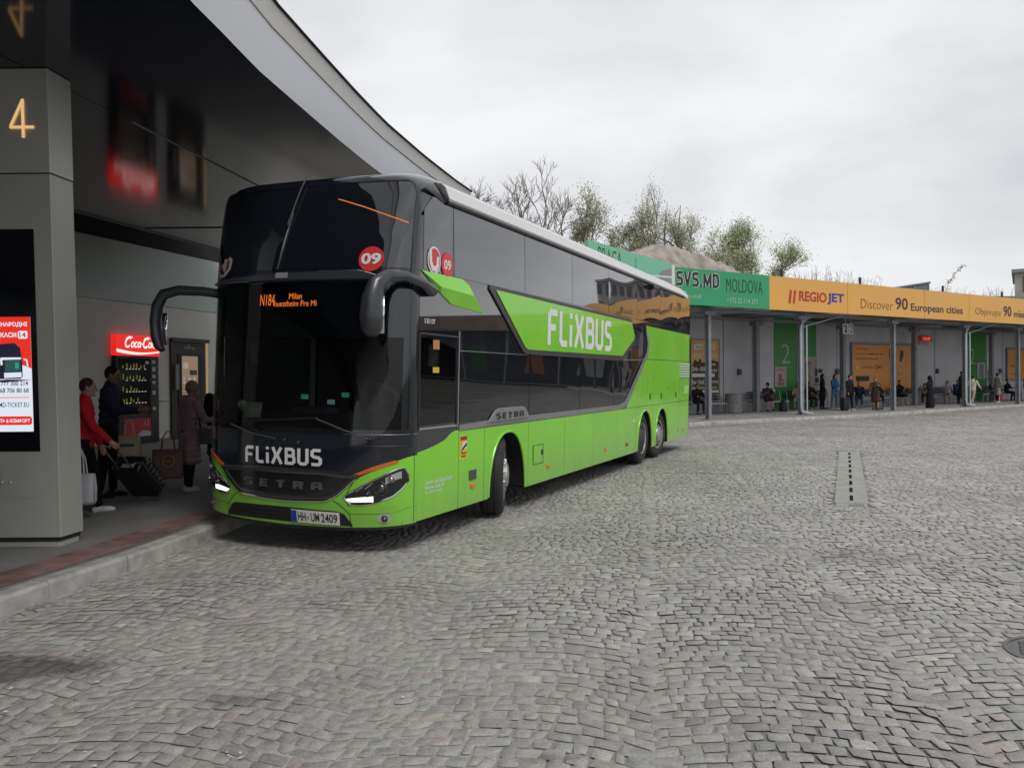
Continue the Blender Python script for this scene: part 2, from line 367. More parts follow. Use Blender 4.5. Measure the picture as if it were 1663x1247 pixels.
        rgb[kind < .02] *= np.array([1.25, 1.2, 1.14]); rgb[(kind > .05) & (kind < .09)] *= np.array([1.06, .98, .94]); rgb[(kind > .1) & (kind < .2)] *= np.array([.9, .92, .945])
        colr = np.ones((n, nv, 4), np.float32); colr[..., :3] = np.clip(rgb, .05, .6)[:, None]
        at = me.attributes.new('tone', 'FLOAT_COLOR', 'POINT'); at.data.foreach_set('color', colr.ravel())
        me.materials.append(SM); o = bpy.data.objects.new(name, me); COL.objects.link(o); o['kind'] = 'structure'
    SM = stone_mat()
    vis = lambda X, Y, y0, y1, pad: y0 < Y < y1 and abs(X) < .64*Y+pad
    build(layout(lambda X, Y: vis(X, Y, 2.2, 15.5, 1.8), 1), 'cobblestones_road', True)
    build(layout(lambda X, Y: vis(X, Y, 15.5, 52, 3) and X < 40 and (X-7.5)*.566-(Y-32.7)*.824 > .3, 1), 'cobblestones_yard', False)
make_ground()
CONC = pm('kerb_granite', (.36, .35, .33), .8, var=.3, scale=5, bump=.5, bscale=90)
def kerb_blocks(path, z, w, name, blk=1.0, side=-1):
    """kerb of separate blocks along a path; side=-1 puts the width to the left"""
    P = [Vector((*p, 0)) for p in path]; mb = MB(); acc = []
    for a, b in zip(P[:-1], P[1:]):
        n = max(1, round((b-a).length/blk))
        for k in range(n): acc.append(a.lerp(b, k/n))
    acc.append(P[-1])
    for a, b in zip(acc[:-1], acc[1:]):
        d = (b-a).normalized(); n_ = Vector((-d.y, d.x, 0))*(-side)*1
        j = random.uniform(-.004, .004); g = d*.006
        a2, b2 = a+g, b-g; o = n_*w
        A_ = [a2+n_*(j-.0), b2+n_*(j), b2+o, a2+o]
        vs_ = [(*q.xy, -.05) for q in A_]+[(*(q+n_*.018*(1 if i < 2 else 0)).xy, z+j*.5-(0)) for i, q in enumerate(A_)]
        mid = [(*A_[0].xy, z-.03), (*A_[1].xy, z-.03)]
        mb.add(vs_+mid, [(0,1,9,8),(8,9,5,4),(4,5,6,7),(1,2,6,5,9),(3,0,8,4,7),(2,3,7,6)])
    return mb.build(name, CONC, kind='structure', smooth=False)
kerb_blocks(KERB, .15, .16, 'kerb', .95, side=-1)
PAVE = pm('asphalt_platform', (.20, .197, .192), .85, var=.2, scale=1.2, bump=.4, bscale=140)
RED = pm('faded_red_paint', (.20, .125, .115), .85, var=.4, scale=4, bump=.4, bscale=140)
def pavement():
    mb = MB()
    ys = np.arange(-39, 27.1, 1.5)
    mb.grid([[(-27, y, .146), (kerb_x(y)-2.2, y, .146), (kerb_x(y)-.158, y, .146)] for y in ys])
    mb.build('pavement', PAVE, kind='structure', smooth=False)
    m2 = MB(); m2.grid([[(kerb_x(y)-.66, y, .151), (kerb_x(y)-.24, y, .151)] for y in np.arange(-9, 27.1, .75)])
    m2.build('painted_line', RED, kind='structure', smooth=False)
pavement()
# ---------------------------------------------------------------- drain strip, manhole cover, litter
def drain():
    t = thing('drain_channel', 'pale concrete drain strip with a row of black slots in the cobbled yard', 'drain', DR0, math.atan2(-DRD.x, DRD.y))
    c = pm('drain_concrete', (.285, .278, .262), .85, var=.2, scale=4, bump=.3); dk = pm('drain_black', (.006, .006, .006), .9, spec=.1); ir = pm('cast_iron', (.16, .155, .15), .55, .6, var=.3, scale=20, bump=.4)
    for y0, y1 in ((0, 4.95), (4.96, 8.6)):
        m = MB(); m.box((-.22, y0, -.05), (-.024, y1, .004)).box((.024, y0, -.05), (.22, y1, .004)); m.build('slab', c, t, smooth=False)
    m = MB(); m.box((-.034, 0, -.05), (.034, 8.6, .001)); m.build('channel', dk, t, smooth=False)
    m = MB()
    for k in range(10): m.box((-.036, k*.93-.12, -.03), (.036, k*.93+.24, .0045))
    m.build('bridge', c, t, smooth=False)
    m = MB(); m.box((-.2, -.33, -.04), (.2, -.01, .001)); 
    m.build('gully_lid', c, t, smooth=False)
    m = MB()
    for k in range(9): m.box((-.03+k*.022, -.3, .001), (-.02+k*.022, -.06, .006))
    m.build('grate', ir, t, smooth=False)
drain()
def manhole():
    t = thing('manhole_cover', 'round cast iron manhole cover set in the cobblestones', 'manhole cover', (MHC[0], MHC[1], -.004))
    ir = pm('cast_iron', (.16, .155, .15), .55, .6, var=.3, scale=20, bump=.4); dk = pm('drain_black', (.006, .006, .006), .9)
    m = MB(); m.lathe([(.36, -.03), (.36, .006), (.335, .008), (.332, -.012), (.32, -.014)], n=48); m.build('ring', ir, t)
    m = MB(); m.lathe([(.326, -.02), (.326, .0), (.315, .002), (0, .002)], n=48)
    for a in range(-6, 7):
        for b in range(-6, 7):
            x, y = a*.047+(b % 2)*.0235, b*.044
            if math.hypot(x, y) < .285: m.box((x-.015, y-.012, 0), (x+.015, y+.012, .008))
    m.build('lid', ir, t)
manhole()
def litter():
    mb = MB(); pts = [(-2.45, 5.0), (-2.2, 5.1), (-2.05, 4.05), (-1.93, 3.9), (-1.35, 4.0), (-1.33, 3.98), (-1.3, 4.02), (-1.37, 4.03), (-1.28, 3.97), (-2.65, 7.4), (-1.38, 9.0), (-2.9, 4.9), (-.62, 4.7), (.25, 3.5), (-3.0, 4.0), (-2.72, 4.55)]
    for x, y in pts:
        s = random.uniform(.008, .02); a = random.uniform(0, 6)
        v = [(x+s*random.uniform(.6, 1.3)*math.cos(a+k*1.57), y+s*random.uniform(.6, 1.3)*math.sin(a+k*1.57), .006+random.uniform(0, .008)) for k in range(4)]
        mb.add(v, [(0, 1, 2, 3)])
    o = mb.build('litter', pm('paper_scraps', (.62, .6, .56), .8), kind='stuff', smooth=False, solid=.002)
    tag(o, 'tiny pale scraps of paper scattered over the dark cobbles by the kerb', 'litter')
litter()
# ================================================================ STATION BUILDING ON THE LEFT
WS, WC_ = math.sin(R(15)), math.cos(R(15))
WK = 1.158
def WL(s, o, z): return (-9.81+WK*(s*WS+o*WC_), 22+WK*(s*WC_-o*WS), .15+(z-.36)*WK)
def wallx(y): return -9.81+(y-22)*math.tan(R(15))
EDGE = [(-42,9.6),(-32,4.9),(-24,1.5),(-16,-.9),(-9,-2.2),(-3,-2.6),(3,-2.65),(6.89,-2.57),(7.28,-2.54),(8.47,-2.48),(9.85,-2.32),(11.16,-2.16),(12.37,-1.99),(14.2,-1.63),(16,-1.22),(17.2,-.9)]
CZ = 4.83
def edge_x(y): return np.interp(y, [e[0] for e in EDGE], [e[1] for e in EDGE])
def build_station():
    wl = pm('wall_panel_beige', (.62, .615, .565), .7, var=.1, scale=.7, bump=.1); wu = pm('wall_panel_green', (.42, .49, .455), .38, var=.08, scale=.6)
    dk = pm('black_recess', (.006, .007, .008), .8); base = pm('wall_base', (.2, .18, .15), .8, var=.2)
    t = thing('station_building', 'long grey panelled station wall in the dark under the canopy', 'building', WL(0, 0, 0))
    t.location = (0, 0, 0)
    def panel(name, s0, s1, z0, z1, o, m, parent=t):
        b = MB(); b.add([WL(s0, o, z0), WL(s1, o, z0), WL(s1, o, z1), WL(s0, o, z1), WL(s0, o-.2, z0), WL(s1, o-.2, z0), WL(s1, o-.2, z1), WL(s0, o-.2, z1)],
            [(0,1,2,3), (7,6,5,4), (0,4,5,1), (3,2,6,7), (1,5,6,2), (0,3,7,4)]); return b.build(name, m, parent, smooth=False)
    for k, s in enumerate((-57, -29, -22, -15, -8, -1.9, 6.0)):
        e = (-29, -22, -15, -8, -1.9, 6.0, 12)[k]
        panel('wall_panel', s+.006, e-.006, .34, 3.50, 0, wl); panel('wall_panel', s+.006, e-.006, 3.515, 4.82, .003, wu)
    panel('base_trim', -57, 12, .35, .42, .03, base)
    panel('shadow_gap', -57, 12, 4.6, 6.0, -.3, dk)
    b = MB(); b.add([WL(.78, .004, 1.28), WL(1.3, .004, 1.28), WL(1.3, .03, 1.31), WL(.78, .03, 1.31)], [(0, 1, 2, 3)]); b.build('ledge', wl, t, solid=.02)
    # canopy
    c = thing('station_canopy', 'curved canopy with a dark glossy ceiling and pale metal edge', 'canopy')
    navy = pm('navy_ceiling', (.006, .010, .022), .09, metal=0, spec=.36, var=.08, scale=.5); navy2 = pm('navy_ceiling_outer', (.006, .010, .024), .09, metal=0, spec=.36, var=.08, scale=.5); metal = pm('fascia_metal', (.72, .745, .79), .4, .0, var=.05, scale=.4); cream = pm('fascia_cream', (.70, .69, .66), .6, var=.06, scale=.5)
    ys = np.concatenate([np.arange(-41, -5, 4), np.arange(-5, 17.21, .5)])
    def backx(y): return -7.8+(y-15.2)*.208
    def lerp(a, b_, k): return [a[i]+(b_[i]-a[i])*k for i in range(3)]
    J = [(backx(y), y, CZ) for y in ys]; E_ = [(edge_x(y), y, CZ) for y in ys]; Kx = lambda y: -4.46+(y-10.1)*.144
    m = MB(); m.grid([J, [(Kx(y)-.006, y, CZ) for y in ys]]); m.build('ceiling', navy, c, smooth=False)
    m = MB(); m.grid([[(Kx(y)+.006, y, CZ) for y in ys], E_]); m.build('ceiling', navy2, c, smooth=False)
    yb = list(ys)+list(np.arange(17.7, 25, .5))
    m = MB(); m.grid([[(backx(y), y, CZ) for y in yb], [(backx(y)-.04, y, CZ-.03) for y in yb], [(backx(y)-.05, y, CZ+.04) for y in yb]]); m.build('ceiling_lip', pm('lip_grey', (.16, .17, .18), .4), c)
    m = MB(); m.grid([[(backx(y), y, CZ) for y in np.arange(17.2, 25, .5)], [(min(edge_x(17.2), Kx(y)+1.2), y, CZ) for y in np.arange(17.2, 25, .5)]]); m.build('ceiling', navy, c, smooth=False)
    m = MB(); m.grid([[(backx(y)-.05, y, CZ+.03) for y in yb], [(backx(y)-.05, y, 6.4) for y in yb]]); m.build('back_board', dk, c, smooth=False)
    m = MB(); m.tube([(Kx(y), y, CZ-.004) for y in np.arange(10.1, 17.2, .6)], .012, 6); m.build('ceiling_joint', pm('ceiling_joint_grey', (.30, .30, .34), .4), c)  # thin grey line marking the joint in the ceiling, no lamp
    def off(y, d, z):
        dy = .1; tx = edge_x(y+dy)-edge_x(y-dy); ln = math.hypot(tx, 2*dy); return (edge_x(y)+d*2*dy/ln, y-d*tx/ln, z)
    m = MB(); m.grid([[off(y, 0, CZ) for y in ys], [off(y, .07, 5.06) for y in ys], [off(y, .12, 5.26) for y in ys]], flip=True); m.build('fascia', metal, c)
    m = MB(); m.grid([[off(y, .105, 5.265) for y in ys], [off(y, .135, 5.27) for y in ys], [off(y, .19, 5.47) for y in ys], [off(y, .15, 5.50) for y in ys], [(wallx(y)-.5, y, 6.45) for y in ys]], flip=True); m.build('roof', cream, c)
    m = MB(); m.tube([off(y, .2, 5.47) for y in ys], .016, 6); m.build('roof_edge', dk, c)
    y = 17.2; m = MB(); m.poly([(backx(y), y, CZ+.06), (edge_x(y), y, CZ+.06), off(y, .2, 5.48), (wallx(y)-.5, y, 6.44)]); m.build('end_panel', metal, c, solid=.02)
    m = MB(); m.add([(wallx(17.2)-.5, 17.2, 6.42), (edge_x(17.2)-1, 17.2, 5.6), (-3.0, 25, 5.6), (wallx(25)-.5, 25, 6.42)], [(0, 1, 2, 3)]); m.build('roof', cream, c, smooth=False)
    m = MB()
    for y in np.arange(6, 16, .5):
        for d, z in ((.10, 5.2), (.02, 4.91)):
            p = off(y, d, z); m.ell(p, .008, .008, .008, n=6, m=4)
    m.build('rivets', metal, c)
build_station()
# ---------------------------------------------------------------- pylon with the number 4
def LX(a, z): return a-.085*(z-.15)/4.7
def build_pylon():
    g = pm('pylon_metal', (.44, .445, .405), .36, .15, var=.06, scale=1.2); g2 = pm('pylon_metal_top', (.50, .505, .465), .34, .15, var=.06, scale=1.2)
    dk = pm('screen_surround', (.006, .007, .010), .08, spec=.5); seam = pm('seam_dark', (.02, .02, .02), .7)
    t = thing('number_pylon', 'tall grey metal pylon with a lit number 4 and an advertising screen', 'pylon')
    def block(name, z0, z1, ins, m):
        x0, x1, y0, y1 = -5.45+ins, -4.43-ins, 8.35+ins, 8.73-ins
        b = MB(); w = lambda z: .085*(z-.15)/4.7
        v = []
        for z in (z0, z1): v += [(x0+w(z), y0, z), (x1-w(z), y0, z), (x1+.03-w(z), y1, z), (x0+w(z), y1, z)]
        b.add(v, [(3,2,1,0),(4,5,6,7),(0,1,5,4),(1,2,6,5),(2,3,7,6),(3,0,4,7)]); return b.build(name, m, t, smooth=False, bevel=.006)
    block('plinth', .146, .238, .03, g); block('body', .245, 3.80, 0, g); block('joint', .2, 4.8, .02, seam); block('top_block', 3.812, 4.826, -.004, g2)
    F = lambda a, z, l=0: (LX(a, z), 8.35-.002-l, z)
    def sheet(name, pts, l, m, par, th=None):
        b = MB()
        if th: b.prism(pts, lambda a, z, d: F(a, z, d), l, l+th)
        else: b.poly([F(a, z, l) for a, z in pts])
        return b.build(name, m, par, smooth=False)
    pan = sheet('display_panel', [(-5.17, 1.09), (-4.605, 1.09), (-4.605, 3.26), (-5.17, 3.26)], .0, dk, t, .006)
    sheet('hatch', [(-4.99, .64), (-4.645, .64), (-4.645, .94), (-4.99, .94)], .0, g, t, .003)
    m = MB()
    for a in (-4.985, -4.905): m.ell(F(a, .79, .006), .012, .012, .012, n=8, m=5)
    m.build('button', pm('chrome', (.75, .75, .76), .08, 1.), t)
    m = MB()
    for k, st in enumerate([[(-4.745, 4.15), (-4.745, 4.535), (-4.87, 4.26), (-4.632, 4.26)]]):
        stroke(m, [(-4.672, 4.15), (-4.672, 4.525)], .027, F, .012); stroke(m, [(-4.668, 4.52), (-4.795, 4.256)], .027, F, .0125); stroke(m, [(-4.802, 4.252), (-4.566, 4.252)], .027, F, .013)
    m.build('numeral', em('number_glow', (1.0, .60, .25), .75), t, smooth=False, solid=.004)
    # advertising screen: right part of the poster shows
    RD = em('screen_red', (.78, .030, .016), .95); WH = em('screen_white', (.72, .78, .88), .95); NV = em('screen_navy', (.012, .014, .03), 1.); GY = em('screen_grey', (.22, .26, .33), .9)
    a0, a1, z0, z1 = -5.12, -4.66, 1.285, 2.405
    scr = sheet('screen', [(a0, z0), (a1, z0), (a1, z1), (a0, z1)], .008, WH, t)
    b = MB(); b.poly([F(*p, .0095) for p in [(a0, 1.93), (-4.98, 1.97), (-4.8, 1.955), (a1, 1.90), (a1, z1), (a0, z1)]]); b.build('screen_top', RD, scr, smooth=False)
    b = MB()
    f2 = lambda a, z: F(a, z, .011)
    put_text(b, 'МІЖНАРОДНІ', -5.075, -4.69, 2.305, 2.355, f2, bold=.03); put_text(b, 'КАСИ', -4.955, -4.80, 2.205, 2.255, f2, bold=.03)
    b.build('lettering', WH, scr, smooth=False)
    for x0, s in ((-5.09, '13'), (-4.785, '14')):
        b = MB(); b.poly([f2(x0+dx, dz) for dx, dz in ((.01, 2.192), (.085, 2.192), (.095, 2.205), (.095, 2.255), (.085, 2.268), (.01, 2.268), (0, 2.255), (0, 2.205))]); b.build('badge', WH, scr, smooth=False)
        b = MB(); put_text(b, s, x0+.015, x0+.08, 2.205, 2.255, lambda a, z: F(a, z, .013), bold=.03); b.build('lettering', RD, scr, smooth=False)
    b = MB(); put_text(b, '+380 777 300 214', -5.09, -4.70, 1.735, 1.78, f2, bold=.012); put_text(b, '+380 68 706 80 68', -5.1, -4.695, 1.665, 1.71, f2, bold=.012); put_text(b, 'ECOMD-TICKET.EU', -5.08, -4.695, 1.525, 1.57, f2, bold=.006)
    b.build('lettering', NV, scr, smooth=False)
    b = MB(); b.poly([f2(a, z) for a, z in ((-5.1, 1.615), (-4.69, 1.615), (-4.69, 1.622), (-5.1, 1.622))])
    b.poly([f2(a, z) for a, z in ((-5.1, 1.365), (-5.08, 1.35), (-4.69, 1.35), (-4.67, 1.365), (-4.67, 1.42), (-4.69, 1.435), (-5.08, 1.435), (-5.1, 1.42))]); b.build('ribbon', RD, scr, smooth=False)
    b = MB(); put_text(b, 'ЯКІСТЬ & КОМФОРТ', -5.08, -4.69, 1.372, 1.412, lambda a, z: F(a, z, .013), bold=.03); b.build('lettering', WH, scr, smooth=False)
    # the coach in the advertisement
    b = MB(); q = lambda pts, l: b.poly([F(a, z, l) for a, z in pts])
    b.mat(0); q([(-5.12, 2.13), (-4.82, 2.15), (-4.765, 2.10), (-4.75, 1.95), (-4.75, 1.82), (-4.77, 1.80), (-5.0, 1.80), (-5.12, 1.82)], .0105); q([(-5.1, 1.78), (-4.93, 1.765), (-4.66, 1.79), (-4.9, 1.795)], .0100)
    b.mat(1); q([(-5.12, 1.94), (-4.98, 1.92), (-4.98, 1.81), (-5.12, 1.84)], .0112); q([(-4.96, 2.01), (-4.76, 2.01), (-4.76, 1.99), (-4.96, 1.985)], .0113); q([(-4.93, 1.86), (-4.76, 1.865), (-4.76, 1.815), (-4.93, 1.81)], .0114); q([(-4.97, 2.0), (-4.945, 2.0), (-4.94, 1.94), (-4.96, 1.93)], .0117); q([(-4.735, 2.0), (-4.70, 1.99), (-4.69, 1.92), (-4.705, 1.92), (-4.71, 1.975), (-4.735, 1.985)], .0118)
    b.mat(2); q([(-4.92, 1.98), (-4.77, 1.985), (-4.765, 1.88), (-4.92, 1.87)], .0115)
    b.mat(3); q([(-4.82, 1.96), (-4.785, 1.96), (-4.785, 1.90), (-4.82, 1.90)], .0119)
    b.build('picture', [NV, WH, em('screen_teal', (.03, .09, .09), .9), em('screen_green', (.02, .35, .2), .9)], scr, smooth=False)
build_pylon()
# ---------------------------------------------------------------- vending machine and coffee kiosk
def build_vending():
    t = thing('vending_machine', 'black drinks machine with a glowing red and white top sign', 'vending machine', WL(.07, .1, .36), -R(15)-0)
    bk = pm('machine_black', (.012, .013, .014), .35, var=.1); gl = pm('machine_glass', (.02, .024, .022), .06); rd = pm('machine_red', (.45, .02, .02), .4)
    L = .12         # front face stands proud of the wall
    def P(s, z, d=0): return Vector(WL(s, L+d, z))-Vector(WL(.07, .1, .36))
    inv = Matrix.Rotation(R(15), 3, 'Z')
    Q = lambda s, z, d=0: tuple(inv @ P(s, z, d))
    def sheet(name, pts, d, th, m, par=t, sm=False):
        b = MB(); b.prism(pts, lambda s, z, k: Q(s, z, k), d, d+th); return b.build(name, m, par, smooth=sm)
    rc = lambda s0, s1, z0, z1: [(s0, z0), (s1, z0), (s1, z1), (s0, z1)]
    sheet('cabinet', rc(-.62, .76, .36, 2.32), -.3, .3, bk)
    sg = sheet('header_sign', rc(-.63, .77, 2.325, 2.775), -.25, .27, em('sign_red', (.72, .018, .014), 1.1))
    W_ = em('sign_white', (.9, .86, .8), 1.0)
    b = MB(); xs = np.linspace(-.63, .77, 15)
    lo = [2.42-.0*x for x in xs]; 
    zt = [2.47-.055*math.sin((x+.63)/1.4*math.pi*1.0)-.03*(x+.63)/1.4 for x in xs]; zb = [2.40-.045*math.sin((x+.63)/1.4*math.pi*1.15)-.015*(x+.63)/1.4 for x in xs]
    b.grid([[Q(x, z, .022) for x, z in zip(xs, zb)], [Q(x, z, .022) for x, z in zip(xs, zt)]]); b.build('wave', W_, sg, smooth=False)
    b = MB(); S = lambda pts, th=.030, l=[0]: (l.__setitem__(0, l[0]+1), stroke(b, [(-.38+p[0]*.255+.06*p[1], 2.515+p[1]*.2) for p in pts], th, lambda a, z, k: Q(a, z, k), .022+l[0]*.0004))
    def arc(cx, cy, rx, ry, a0, a1, n=9): return [(cx+rx*math.cos(R(a0+(a1-a0)*k/(n-1))), cy+ry*math.sin(R(a0+(a1-a0)*k/(n-1)))) for k in range(n)]
    x = 0
    S(arc(.35, .5, .33, .52, 50, 320, 12), .045); S([(.05, .92), (.35, 1.12), (.75, 1.02)], .03)
    for cx in (.95, ): S(arc(cx, .28, .17, .28, 0, 350, 12), .034)
    S(arc(1.38, .28, .16, .28, 50, 320), .034); S(arc(1.76, .28, .15, .28, 0, 350, 12), .034); S([(1.93, .55), (1.92, .1), (2.05, .02)], .034)
    S([(2.05, .33), (2.25, .36)], .03)
    S(arc(2.62, .5, .33, .52, 50, 320, 12), .045); S([(2.3, .95), (2.7, 1.12), (3.0, 1.02)], .03)
    S(arc(3.14, .28, .16, .28, 0, 350, 12), .034); S([(3.42, .9), (3.42, .1), (3.52, .02)], .038); S(arc(3.74, .28, .15, .28, 0, 350, 12), .034); S([(3.9, .55), (3.9, .1), (4.05, .02)], .034)
    b.build('lettering', W_, sg, smooth=False)
    sheet('display_window', rc(-.57, .46, .98, 2.27), 0, .006, gl)
    b = MB()
    for r, z in enumerate((2.05, 1.8, 1.55, 1.3)):
        for k in range(7 if r < 2 else 5):
            s = -.43+k*.11+random.uniform(-.02, .02); h = random.uniform(.05, .12)
            b.add([Q(s, z, .008), Q(s+.035, z, .008), Q(s+.035, z+h, .008), Q(s, z+h, .008)], [(0, 1, 2, 3)])
    b.build('bottles', em('bottle_glow', (.22, .2, .03), .5), t, smooth=False)
    b = MB()
    for r, z in enumerate((2.02, 1.77, 1.52, 1.27)):
        for k in range(8):
            if random.random() < .7: s = -.43+k*.1; b.add([Q(s, z, .009), Q(s+.05, z, .009), Q(s+.05, z+.018, .009), Q(s, z+.018, .009)], [(0, 1, 2, 3)])
    b.build('price_tags', em('tag_glow', (.7, .7, .6), .55), t, smooth=False)
    sheet('selection_panel', rc(.49, .72, .8, 2.25), 0, .008, pm('machine_grey', (.03, .03, .033), .4))
    b = MB()
    for k, (z, h) in enumerate(((2.16, .07), (1.98, .10), (1.83, .07), (1.7, .06), (1.45, .09), (1.1, .07))): b.add([Q(.53, z, .011), Q(.64, z, .011), Q(.64, z+h, .011), Q(.53, z+h, .011)], [(0, 1, 2, 3)])
    b.add([Q(.3, 2.14, .011), Q(.42, 2.14, .011), Q(.42, 2.21, .011), Q(.3, 2.21, .011)], [(0, 1, 2, 3)])
    b.build('stickers', pm('sticker_white', (.5, .5, .5), .5), t, smooth=False)
    lp = sheet('delivery_panel', rc(-.42, .47, .52, .93), 0, .01, rd)
    b = MB(); b.add([Q(-.1, .53, .012), Q(.46, .53, .012), Q(.46, .62, .012), Q(.2, .66, .012)], [(0, 1, 2, 3)])
    for s in (.26, .36): b.add([Q(s, .76, .012), Q(s+.02, .76, .012), Q(s+.02, .88, .012), Q(s, .88, .012)], [(0, 1, 2, 3)])
    b.build('decal', pm('sticker_white', (.5, .5, .5), .5), lp, smooth=False)
    # kiosk
    t2 = thing('coffee_kiosk', 'dark coffee kiosk door with a lit poster in its window', 'kiosk', WL(2.05, .1, .36), -R(15))
    def Q2(s, z, d=0): return tuple(inv @ (Vector(WL(s, .05+d, z))-Vector(WL(2.05, .1, .36))))
    def sh(name, pts, d, th, m, par=t2):
        b = MB(); b.prism(pts, lambda s, z, k: Q2(s, z, k), d, d+th); return b.build(name, m, par, smooth=False)
    br = pm('kiosk_brown', (.035, .030, .027), .5, var=.15)
    sh('frame', rc(1.32, 2.74, .36, 2.78), -.2, .2, br); sh('cornice', rc(1.30, 2.76, 2.70, 2.79), 0, .06, br)
    dr = sh('door', rc(1.56, 2.5, .4, 2.42), 0, .02, pm('kiosk_door', (.02, .018, .017), .3))
    sh('pane', rc(1.63, 2.32, 1.3, 2.38), .021, .004, gl, dr)
    b = MB(); put_text(b, 'coffee-go', 1.78, 2.24, 2.52, 2.60, lambda s, z: Q2(s, z, .004), bold=.01); b.add([Q2(1.99, 2.61, .004), Q2(2.03, 2.61, .004), Q2(1.98, 2.68, .004)], [(0, 1, 2)]); b.build('lettering', pm('kiosk_letters', (.4, .39, .36), .6), t2, smooth=False)
    po = sh('poster', rc(1.68, 2.30, 1.42, 2.36), .026, .003, em('poster_light', (.40, .30, .19), .5), dr)
    b = MB(); q = lambda s0, s1, z0, z1, m, l=.031: (b.mat(m), b.add([Q2(s0, z0, l), Q2(s1, z0, l), Q2(s1, z1, l), Q2(s0, z1, l)], [(0, 1, 2, 3)]))
    q(1.72, 1.92, 2.06, 2.2, 0); q(1.97, 2.26, 1.9, 2.02, 1)
    b.mat(2); b.prism([(2.12+.09*math.cos(a), 2.14+.12*math.sin(a)) for a in np.linspace(0, 6.28, 13)[:-1]], lambda s, z, k: Q2(s, z, k), .030, .032)
    for k in range(4): q(1.70, 2.28, 1.46+k*.1, 1.475+k*.1, 1)
    for k in range(3): q(1.72+k*.2, 1.80+k*.2, 1.68, 1.84, 0)
    b.build('poster_print', [em('poster_pale', (.6, .5, .4), .5), em('poster_dark', (.05, .035, .03), .5), em('poster_skin', (.5, .27, .18), .5)], po, smooth=False)
    h = sh('telephone', rc(1.40, 1.53, 1.55, 2.15), .0, .06, pm('phone_grey', (.24, .23, .21), .5))
    sh('side_lamp', rc(2.66, 2.72, 1.2, 2.7), .0, .03, em('strip_warm', (.8, .55, .32), .35))
build_vending()
# ================================================================ FAR SHELTER ACROSS THE YARD
SA = Vector((7.5, 32.7, 0)); SD = Vector((20.1, 13.8, 0)).normalized(); SN = Vector((SD.y, -SD.x, 0)); SANG = math.atan2(SD.y, SD.x)
def SH(s, w, z): return tuple(SA+SD*s-SN*w+Vector((0, 0, z)))
FZ = .12
def frame(P0, D):
    N_ = Vector((D.y, -D.x, 0)); return lambda s, w, z: tuple(P0+D*s-N_*w+Vector((0, 0, z)))
CORN = Vector(SH(-2.5, -.7, 0)); LEND = Vector((2.35, 26.6, 0)); LD = (CORN-LEND).normalized(); LLEN = (CORN-LEND).length
FL = frame(LEND, LD)
EX0 = Vector(SH(34.5, 0, 0)); ED = Vector((1, .02, 0)).normalized(); FE = frame(EX0, ED)
grey = pm('shelter_wall', (.44, .445, .465), .75, var=.12, scale=.8); steel = pm('shelter_steel', (.19, .20, .22), .55, var=.15, scale=5); zinc = pm('zinc_pipe', (.42, .45, .49), .45, .3, var=.1, scale=4)
dkroof = pm('shelter_soffit', (.2, .205, .21), .7, var=.2); soff = pm('soffit_panel', (.5, .51, .52), .6, var=.2)
GRN = pm('panel_green', (.04, .22, .045), .5, var=.12, scale=.8); GRNF = pm('fascia_green', (.025, .29, .12), .45, var=.05, scale=.4); GRNL = pm('fascia_green_angle_lit', (.16, .46, .30), .45, var=.06, scale=.4); YEL = pm('fascia_orange', (.68, .355, .075), .45, var=.05, scale=.4)  # GRNL is the fascia green with light from the wing's angle painted in
BLK = pm('print_black', (.02, .022, .024), .6); WHT = pm('print_white', (.62, .63, .62), .6); REDP = pm('print_red', (.42, .035, .02), .6); PUR = pm('print_purple', (.06, .035, .16), .6); BRN = pm('print_brown', (.09, .045, .02), .6); ORG = pm('print_orange', (.66, .27, .06), .5, var=.08, scale=1)
def sbox(mb, F, s0, s1, w0, w1, z0, z1):
    v = [F(s, w, z) for z in (z0, z1) for s, w in ((s0, w0), (s1, w0), (s1, w1), (s0, w1))]
    mb.add(v, [(3,2,1,0),(4,5,6,7),(0,1,5,4),(1,2,6,5),(2,3,7,6),(3,0,4,7)]); return mb
POSTS = [(.03, 0), (5.64, 0), (12.35, -.05), (18.82, 0), (24.4, .05), (30.6, .1)]
BPOSTS = [(6.95, 3.4), (13.4, 3.3), (19.7, 3.2), (28.4, 3.4)]
